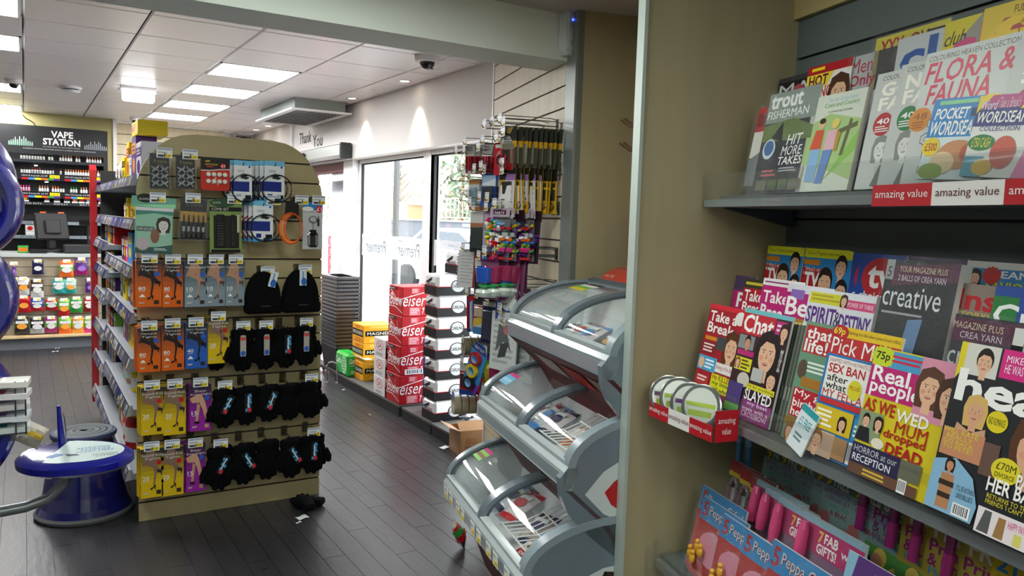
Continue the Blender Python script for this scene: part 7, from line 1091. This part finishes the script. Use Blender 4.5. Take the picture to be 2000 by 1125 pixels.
for k in range(4):
    q = thing('round_tin', 'flat round tin in the acrylic bin, %s from the left' % ORD[k], 'tin', MW(2.075-.052*k, .505-.006*k, 1.03+.005*(k % 2), 0, 0, .8-.08*k), 'flat round tins in the acrylic bin'); m = MB(); m.M = Matrix.Rotation(PI/2-.25, 4, 'X'); m.lathe([(.05, -.006), (.06, -.006), (.061, .004), (.058, .006), (.0, .0062)], 24, 'b8b8b4' if k < 2 else 'a8aaa8'); m.build('tin_body', METAL, q, smooth=True)
    m = MB(); m.M = Matrix.Rotation(-.25, 4, 'X'); m.disc(0, 0, .05, .05, -.0072, 'e4e6e0' if k < 2 else 'd0d4cc', 24); m.rect(-.044, -.004, .044, .008, -.0075, 'a8c048' if k % 2 else '6a3a78'); m.rect(-.036, -.03, .036, -.014, -.0075, 'a8c048'); m.build('lid_print', PRINT, q)
# ---- bottom shelf
G9 = [('r', 0, 0, 1, 1, '9ab8b8'), ('r', .0, .8, 1, 1, '6a7a6a'), ('t', '9', .06, .8, .2, .96, 'e0b828', .03), ('t', 'FREE GIFTS', .24, .81, .98, .95, 'd0dcd8', .02), ('t', 'LIPSTICKS TATTOOS', .08, .72, .9, .78, '8a4a9a', .0), ('t', '1 BRUSH & MIRROR', .12, .64, .9, .7, '9a4aa8', .0), ('t', 'NAIL POLISH', .2, .56, .8, .62, '5ab0a8', .0), ('t', '& BRACELET', .25, .48, .8, .54, 'b02a48', .0), ('e', .14, .4, .12, .1, 'c87a78'), ('p', [(.1, .14), (.4, .3), (.7, .24), (.5, .1)], '2a68b8'), ('e', .62, .26, .1, .09, 'd89a78'), ('r', .0, .0, 1, .1, '4a8a9a')]
for k, (px, py) in enumerate(((1497, 865), (1525, 875), (1560, 889), (1594, 903), (1612, 910), (1668, 934))): mag('B2', px, py, .19, G9, 'teal children\'s gift magazine with a heart, %s from the left' % ORD[k], dn=-.015+.007*k, th=.005, group='teal gift magazines')
for k, (px, py) in enumerate(((1480, 850), (1490, 858))):
    s, _ = on_row(px, py, ROWS['B2']); t = thing('bubble_wand', 'blue bubble wand tube in the dark corner of the bottom shelf, %s' % ('left one' if k == 0 else 'right one'), 'toy', MW(min(s, 2.16)-.02*k, .22, .66)); m = MB(); m.lathe([(.011, 0), (.011, .2), (.008, .205)], 10, '4a7aa8'); m.build('tube', PLAS, t, smooth=True); m = MB(); m.lathe([(.012, .2), (.012, .24), (.006, .25)], 10, '6a9ac0'); m.build('cap', PLAS, t, smooth=True)
PRN = [('r', 0, 0, 1, 1, 'a89a40'), ('t', 'FREE', .12, .8, .75, .96, 'd8ccb8', .03), ('t', 'Princess', .08, .66, .98, .78, '8a2a70', .02), ('t', '& Unicorn', .08, .53, .98, .65, '8a2a70', .02), ('t', 'Plus Lipstick', .12, .42, .98, .52, '3a88b8', .01), ('r', 0, 0, 1, .4, '5a9a50'), ('e', .3, .3, .12, .1, 'e0c860'), ('e', .7, .34, .08, .07, 'd88a28'), ('e', .6, .18, .14, .1, 'e0c860'), ('e', .2, .14, .1, .08, '4a8ac0')]
for k, (px, py) in enumerate(((1706, 957), (1768, 985), (1815, 1005), (1882, 1035))):
    t = mag('B2', px, py, .185, PRN, 'princess and unicorn gift magazine with lipstick, %s from the left' % ORD[k], dn=.02+.008*k, th=.005, group='princess gift magazines', h=.24)
    m = MB(); m.lathe([(.012, 0), (.012, .06), (.0105, .062), (.0105, .1), (.006, .11)], 10, 'a82a7a', cols=['b8348a', 'b8348a', '8a2268', 'a82a7a', 'a82a7a', 'a82a7a']); m.build('lipstick', PLAS, t, ME(-.012, -.014, .12), True)
mag('B2', 1945, 1062, .2, [('r', 0, 0, 1, 1, 'c8b028'), ('t', '21 FREE', .05, .82, .98, .96, '3a78b8', .03), ('r', .08, .0, 1, .78, '9a2040'), ('t', 'Secrets Box', .2, .66, .95, .75, 'e8d8b0', .01), ('t', 'Notebook', .2, .55, .85, .64, 'd8a030', .01), ('t', '16 Stickers', .2, .44, .9, .53, 'e8d8b0', .01), ('e', .13, .7, .04, .03, 'd8a030'), ('e', .13, .59, .04, .03, 'c83048'), ('e', .13, .48, .04, .03, 'd8a030')], 'yellow gift magazine offering stickers at the lower right corner', dn=.055, h=.24)
BUG = [('r', 0, 0, 1, 1, '3a5a34'), ('r', 0, .86, 1, 1, 'a82028'), ('r', 0, .8, 1, .86, 'd8b828'), ('e', .25, .55, .2, .12, 'c8d4d0'), ('e', .65, .45, .22, .14, 'b8ccc0'), ('e', .4, .25, .25, .12, '8aa048')]
for k, (px, py) in enumerate(((1430, 896), (1450, 912), (1470, 930))):
    t = mag('B1', px, py, .17, BUG, 'red-topped green insect toy magazine, %s from the left' % ORD[k], dn=-.012+.01*k, th=.008, film=True, group='insect toy magazines'); m = MB(); m.tube([(.05+.022*math.cos(a*PI/7), -.012, .14+.05*math.sin(a*PI/7)) for a in range(14)], .006, '8a6a78', 6, True); m.build('bangle', PLAS, t, smooth=True)
FAB_ = [('r', 0, 0, 1, 1, '7a5a78'), ('r', 0, .66, 1, 1, 'b82868'), ('r', 0, .93, 1, 1, '8ab0c0'), ('t', '7', .3, .78, .38, .9, 'e0c038', .03), ('t', 'FAB', .4, .8, .62, .9, 'f2ece8', .03), ('t', 'GIFTS!', .3, .68, .62, .78, 'f2ece8', .03), ('t', 'win!', .68, .76, .95, .84, 'e0d8e0', .02), ('e', .35, .35, .2, .16, 'b8a0c0'), ('e', .7, .3, .2, .18, '7ab0c0'), ('e', .5, .15, .3, .1, '8aa048'), ('p', [(.1, .1), (.2, .3), (.3, .12)], 'c8d0d0')]
for k, (px, py) in enumerate(((1480, 934), (1497, 952), (1522, 970), (1572, 998))):
    t = mag('B1', px, py, .22, FAB_, 'bright pink gifts magazine with a toy tube, %s from the left' % ORD[k], dn=.03+.012*k, th=.008, film=True, group='pink gifts magazines'); m = MB(); m.lathe([(.013, 0), (.016, .03), (.014, .08), (.009, .1)], 10, 'd84a80'); m.build('toy_tube', PLAS, t, ME(.03, -.018, .13), True)
PEP = [('r', 0, 0, 1, 1, 'b02828'), ('p', [(0, .72), (0, 1), (1, 1), (1, .72)], '2c84c0'), ('t', '5', .04, .76, .16, .96, 'a82430', .03), ('t', 'Peppa Gifts!', .2, .78, .96, .93, '7a2028', .02), ('t', 'Peppa Gifts!', .195, .785, .955, .935, 'd8d0c8', .0), ('e', .4, .42, .3, .22, 'd88aa0'), ('s', .85, .4, .1, .08, 'e8e4e0', 5), ('s', .78, .18, .07, .05, 'e8e4e0', 5)]
for k, (px, py) in enumerate(((1374, 946), (1376, 968), (1414, 1002), (1458, 1032), (1512, 1052))):
    t = mag('B0', px, py, .235, PEP, 'red and blue children\'s toy magazine with five gifts, %s from the left' % ORD[k], dn=-.02+.012*k, th=.006, film=True, group='red and blue toy magazines')
    for j in range(2): m = MB(); m.blob(.03+.03*j, -.014, .05+.03*j, .012, .008, .016, 'd8a028', 8, 6); m.blob(.03+.03*j, -.016, .068+.03*j, .009, .008, .008, 'd8a028', 8, 6); m.build('toy', PLAS, t, smooth=True)
mag('B0', 1672, 1020, .2, [('r', 0, 0, 1, 1, '8ab4cc'), ('p', [(0, .35), (.15, 1), (1, 1), (1, .35)], '5a3a78'), ('t', 'PLAY HAIR', .42, .86, .98, .94, 'd8c478', .01), ('e', .72, .55, .26, .14, '2c4a98'), ('t', 'FROZEN', .5, .49, .96, .61, 'e8eef4', .02), ('t', 'Disney', .58, .62, .88, .67, 'd8e4f0', .0), ('e', .34, .34, .13, .09, 'e8e8ec'), ('t', '60', .26, .29, .42, .39, '2a2a48', .02), ('e', .2, .7, .16, .14, 'c8ccd8'), ('ln', .45, .76, .8, .82, 1, '8ac0a0'), ('ln', .6, .7, .9, .75, 1, '8ac0c0')], 'blue and purple hair-play gift magazine on the bottom shelf', dn=.035)
mag('B0', 1752, 1078, .24, [('r', 0, 0, 1, 1, 'e4e4e0'), ('t', 'With', .6, .7, .85, .78, '4a2a30', .0), ('e', .2, .86, .12, .08, '2c7a3c'), ('e', .42, .88, .14, .09, 'b02830'), ('e', .64, .84, .12, .08, '2c3a6a'), ('r', .5, .5, .95, .66, 'b82c34')], 'white gift magazine at the bottom edge of the picture', dn=.05, h=.2)
m = MB(); m.M = MW(2.17, .5, .42); m.box(.0, .12, -.004, 0, 0, .11, 'W'); m.poly([(.015, -.0045, .085), (.02, -.0045, .085), (.02, -.0045, .095), (.015, -.0045, .095)], 'W'); tag(m.build('acrylic_stop', ACRYL), 'clear acrylic end stop of the bottom magazine shelf', 'shelf stop')
# ================================================================ lottery stand, writing desk, step stool at the left
BLUE = mat('royal_blue_plastic', None, .18, coat=.5)
c = at_z(165, 985, 0); SX, SY = .235, 4.42
t = thing('step_stool', 'round dark blue kick step stool with grey tread beside the shelving', 'stool', ME(SX, SY, 0))
m = MB(); m.lathe([(.215, .012), (.215, .03), (.2, .06), (.185, .12), (.172, .2), (.165, .235), (.15, .245)], 36, '15175a'); m.build('lower_step', BLUE, t, smooth=True); m = MB(); m.lathe([(.222, .004), (.226, .018), (.215, .03)], 36, '55585a'); m.build('rubber_ring', MATTE, t, smooth=True)
m = MB(); m.lathe([(.15, .24), (.143, .3), (.14, .38), (.146, .4), (.14, .41)], 36, '121440'); m.build('upper_step', BLUE, t, smooth=True); m = MB(); m.lathe([(.148, .396), (.15, .408), (.146, .416)], 36, '3c4468'); m.build('rim', MATTE, t, smooth=True)
for k in range(4): m = MB(); m.lathe([(.135-.03*k, .416), (.13-.03*k, .419), (.11-.03*k, .419), (.107-.03*k, .416)], 32, '5a6064' if k % 2 else '666c70'); m.build('tread_ring', MATTE, t, smooth=True)
p = at_z(140, 890, .8)
desk = thing('writing_desk', 'blue oval lottery writing desk with clear top and chained pen', 'desk', ME(p.x, p.y, .8, -.4, .05))
a0, b0 = .17, .12
def oval(r1, r2, n=36): return [(r1*math.cos(2*PI*i/n)*(1 if math.cos(2*PI*i/n) > 0 else .86), r2*math.sin(2*PI*i/n)*(1 if math.cos(2*PI*i/n) > 0 else 1.04)) for i in range(n)]
m = MB(); O = oval(a0, b0); I = oval(a0-.016, b0-.016); n = 36
v = [(x, y, -.03) for x, y in I]+[(x, y, -.018) for x, y in O]+[(x, y, .0) for x, y in O]+[(x, y, .012) for x, y in I]
m.add(v, [tuple(range(n))[::-1]]+[(k*n+i, k*n+(i+1) % n, (k+1)*n+(i+1) % n, (k+1)*n+i) for k in range(3) for i in range(n)]+[tuple(range(3*n, 4*n))], '161b8a'); m.build('tray', BLUE, desk, smooth=True)
Pn = [(x, y, .0132) for x, y in oval(a0-.026, b0-.024) if x > -.045]; m = MB(); m.poly(Pn, 'd4e4e4'); pan = m.build('writing_panel', PRINT, desk)
m = MB(); m.M = ME(.02, -.02, .0136, .35) @ Matrix.Rotation(-PI/2, 4, 'X')
def flat(s, x0, z0, x1, z1, c): m.text(s, x0, z0, x1, z1, 0, c, 0)
flat('AMAZING', 0, .035, .09, .048, '4a88c0'); flat('THINGS', .01, .018, .09, .031, '4a88c0'); flat('START HERE', .0, .0, .1, .014, '4a88c0'); m.poly([(-.08, 0, -.0), (-.05, 0, .02), (-.03, 0, .0), (-.06, 0, -.02)], '3a78b8'); m.poly([(-.03, 0, .005), (-.0, 0, -.005), (.01, 0, -.02), (-.02, 0, -.016)], '2a3c5c'); flat('THE NATIONAL', .04, -.035, .11, -.024, '3a4048'); flat('LOTTERY', .05, -.05, .11, -.038, '3a4048'); m.build('print', PRINT, pan)
m = MB(); m.tube([(-.055, .075, .012), (-.06, .075, .13)], [.011, .006], '1c2290', 10); m.build('pen', BLUE, desk, smooth=True); m = MB(); m.tube([(-.06, .075, .13), (-.045, .073, .1), (-.041, .072, .05), (-.043, .075, .014)], .0018, 'b0b0b0', 5); m.build('chain', METAL, desk)
q0 = at_y(0, 966, 2.55); arm = [(.0, .0, -.03), (-.02, .01, -.08), (-.06, .02, -.125), (-.12, .03, -.14), (-.6, .06, -.145)]
m = MB(); m.tube([Vector(a) for a in arm], .016, '7c8084', 12); m.build('support_arm', mat('grey_tube', None, .35, metal=.6), desk, Matrix.Rotation(.55, 4, 'Z'), True)
m = MB(); m.lathe([(.03, -.045), (.034, -.03)], 18, 'b8bcc0'); m.build('mount', METAL, desk)
# stand with stacked oval blue signs
YS = 2.45
p = at_y(-75, 560, YS); stand = thing('lottery_stand', 'tall glossy blue lottery stand with oval rims at the left edge', 'stand', ME(p.x, YS, 0))
def oring(cx, cz, rx, rz, r, name, y=0, face_col=None, n=72, d=.1):
    m = MB(); pts = [(cx+rx*math.cos(2*PI*i/n), y, cz+rz*math.sin(2*PI*i/n)) for i in range(n)]; v = []; f = []
    for i in range(n):
        a = 2*PI*i/n; nx, nz = math.cos(a), math.sin(a)
        for k in range(10): b = 2*PI*k/10; v.append((pts[i][0]+nx*r*math.cos(b), y+d*math.sin(b), pts[i][2]+nz*r*math.cos(b)))
    for i in range(n):
        for k in range(10): f.append((i*10+k, i*10+(k+1) % 10, ((i+1) % n)*10+(k+1) % 10, ((i+1) % n)*10+k))
    m.add(v, f, '141a86'); o = m.build(name, BLUE, stand, smooth=True)
    if face_col: q = MB(); q.disc(cx, cz, rx, rz, y, face_col, 32); q.disc(cx, cz, rx, rz, y+.02, face_col, 32); q.build('sign_face', PRINT, o)
def Pz(x, y): q = at_y(x-14, y, YS); return q.x-p.x, q.z
e1, z1t = Pz(24, 345); _, zt = Pz(0, 228); _, zb = Pz(0, 488)
oring(e1-.2, (zt+zb)/2, .2, (zt-zb)/2, .028, 'upper_rim', 0, '8a949c'); e2, _ = Pz(40, 430); _, zt = Pz(30, 300); _, zb = Pz(30, 500)
oring(e2-.15, (zt+zb)/2, .15, (zt-zb)/2, .026, 'header_rim', -.06, 'a8a49c', d=.08)
e3, _ = Pz(26, 580); _, zt = Pz(10, 470); _, zb = Pz(10, 690); oring(e3-.22, (zt+zb)/2, .22, (zt-zb)/2+.02, .03, 'middle_rim', .0, '4a9ab0')
e4, _ = Pz(30, 730); _, zt = Pz(10, 675); _, zb = Pz(5, 935); oring(e4-.16, (zt+zb)/2, .16, (zt-zb)/2, .028, 'lower_rim', .0, '9aa8b0')
m = MB(); m.text('THE NATIONAL LOTTERY', 0, 0, .14, .012, 0, 'd8ecf0', 0); m.build('lettering', PRINT, stand, ME(e3-.022, -.004, (Pz(0, 600)[1]), 0, 0, -PI/2)); m = MB(); m.text('£2M', 0, 0, .06, .03, 0, 'e0d040', .01); m.build('lettering', PRINT, stand, ME(e4-.07, -.004, Pz(0, 730)[1], 0, 0, -.4))
m = MB(); m.cbox(e3-.5, e3-.18, .02, .12, 0, 1.8, .03, '1a1e70'); m.build('column', BLUE, stand); m = MB(); m.cbox(e3-.6, e3-.1, -.15, .3, 0, .05, .02, '1a1e70'); m.build('foot', BLUE, stand)
# leaflet rack
YR = 2.3
tr = thing('leaflet_rack', 'clear wire leaflet rack full of play slips below the lottery signs', 'rack', ME(at_y(0, 800, YR).x, YR, at_y(0, 845, YR).z-.01)); W_ = at_y(50, 800, YR).x-at_y(0, 800, YR).x; HH = at_y(0, 755, YR).z-at_y(0, 845, YR).z
for k in range(5): m = MB(); m.tube([(-.2, 0, HH*k/4), (W_, 0, HH*k/4+.004), (W_, .09, HH*k/4+.004), (-.2, .09, HH*k/4)], .002, '6a7074', 5, True); m.build('wire_tier', METAL, tr)
for x in (W_, W_*.6): m = MB(); m.tube([(x, 0, 0), (x, 0, HH+.02)], .002, '6a7074', 5); m.build('wire_post', METAL, tr)
for k, (c, c2) in enumerate((('e8e4e0', 'c8c0b0'), ('e4e0e4', 'b82a34'), ('e0dce0', 'd0d0d0'), ('d8dce4', '8a6aa0'), ('dce4e4', '2a8a90'))):
    l = thing('leaflet_stack', 'stack of play slips in the leaflet rack, %s tier from the top' % ORD[k], 'leaflets', ME(at_y(0, 800, YR).x+W_-.09, YR+.045, tr.location.z+HH*(4-k)/4+.004, random.uniform(-.2, .2)), 'play slips in the leaflet rack')
    m = MB(); m.box(-.09, .1, -.04, .04, 0, .014, c); m.build('slips', PAPER, l); m = MB(); m.M = Matrix.Rotation(-PI/2, 4, 'X'); m.rect(-.02, -.03, .05, .02, -.0146, c2); m.build('print', PRINT, l)
q = at_y(46, 846, 2.42); t = thing('paper_bag', 'crumpled cream paper bag hanging below the leaflet rack', 'bag', ME(q.x, 2.42, q.z-.03, .5)); pouch(.085, .06, [(.4, 'd8d0c4'), (.6, 'c8a838'), (2, 'd4ccc0')], .06, 7, 8, 31).build('crumple', PAPER, t, Matrix.Rotation(.6, 4, 'Y'), True); m = MB(); m.tube([(-.05, 0, .08), (-.12, .02, .06)], .003, 'd8d0c4', 5); m.build('twist', PAPER, t)
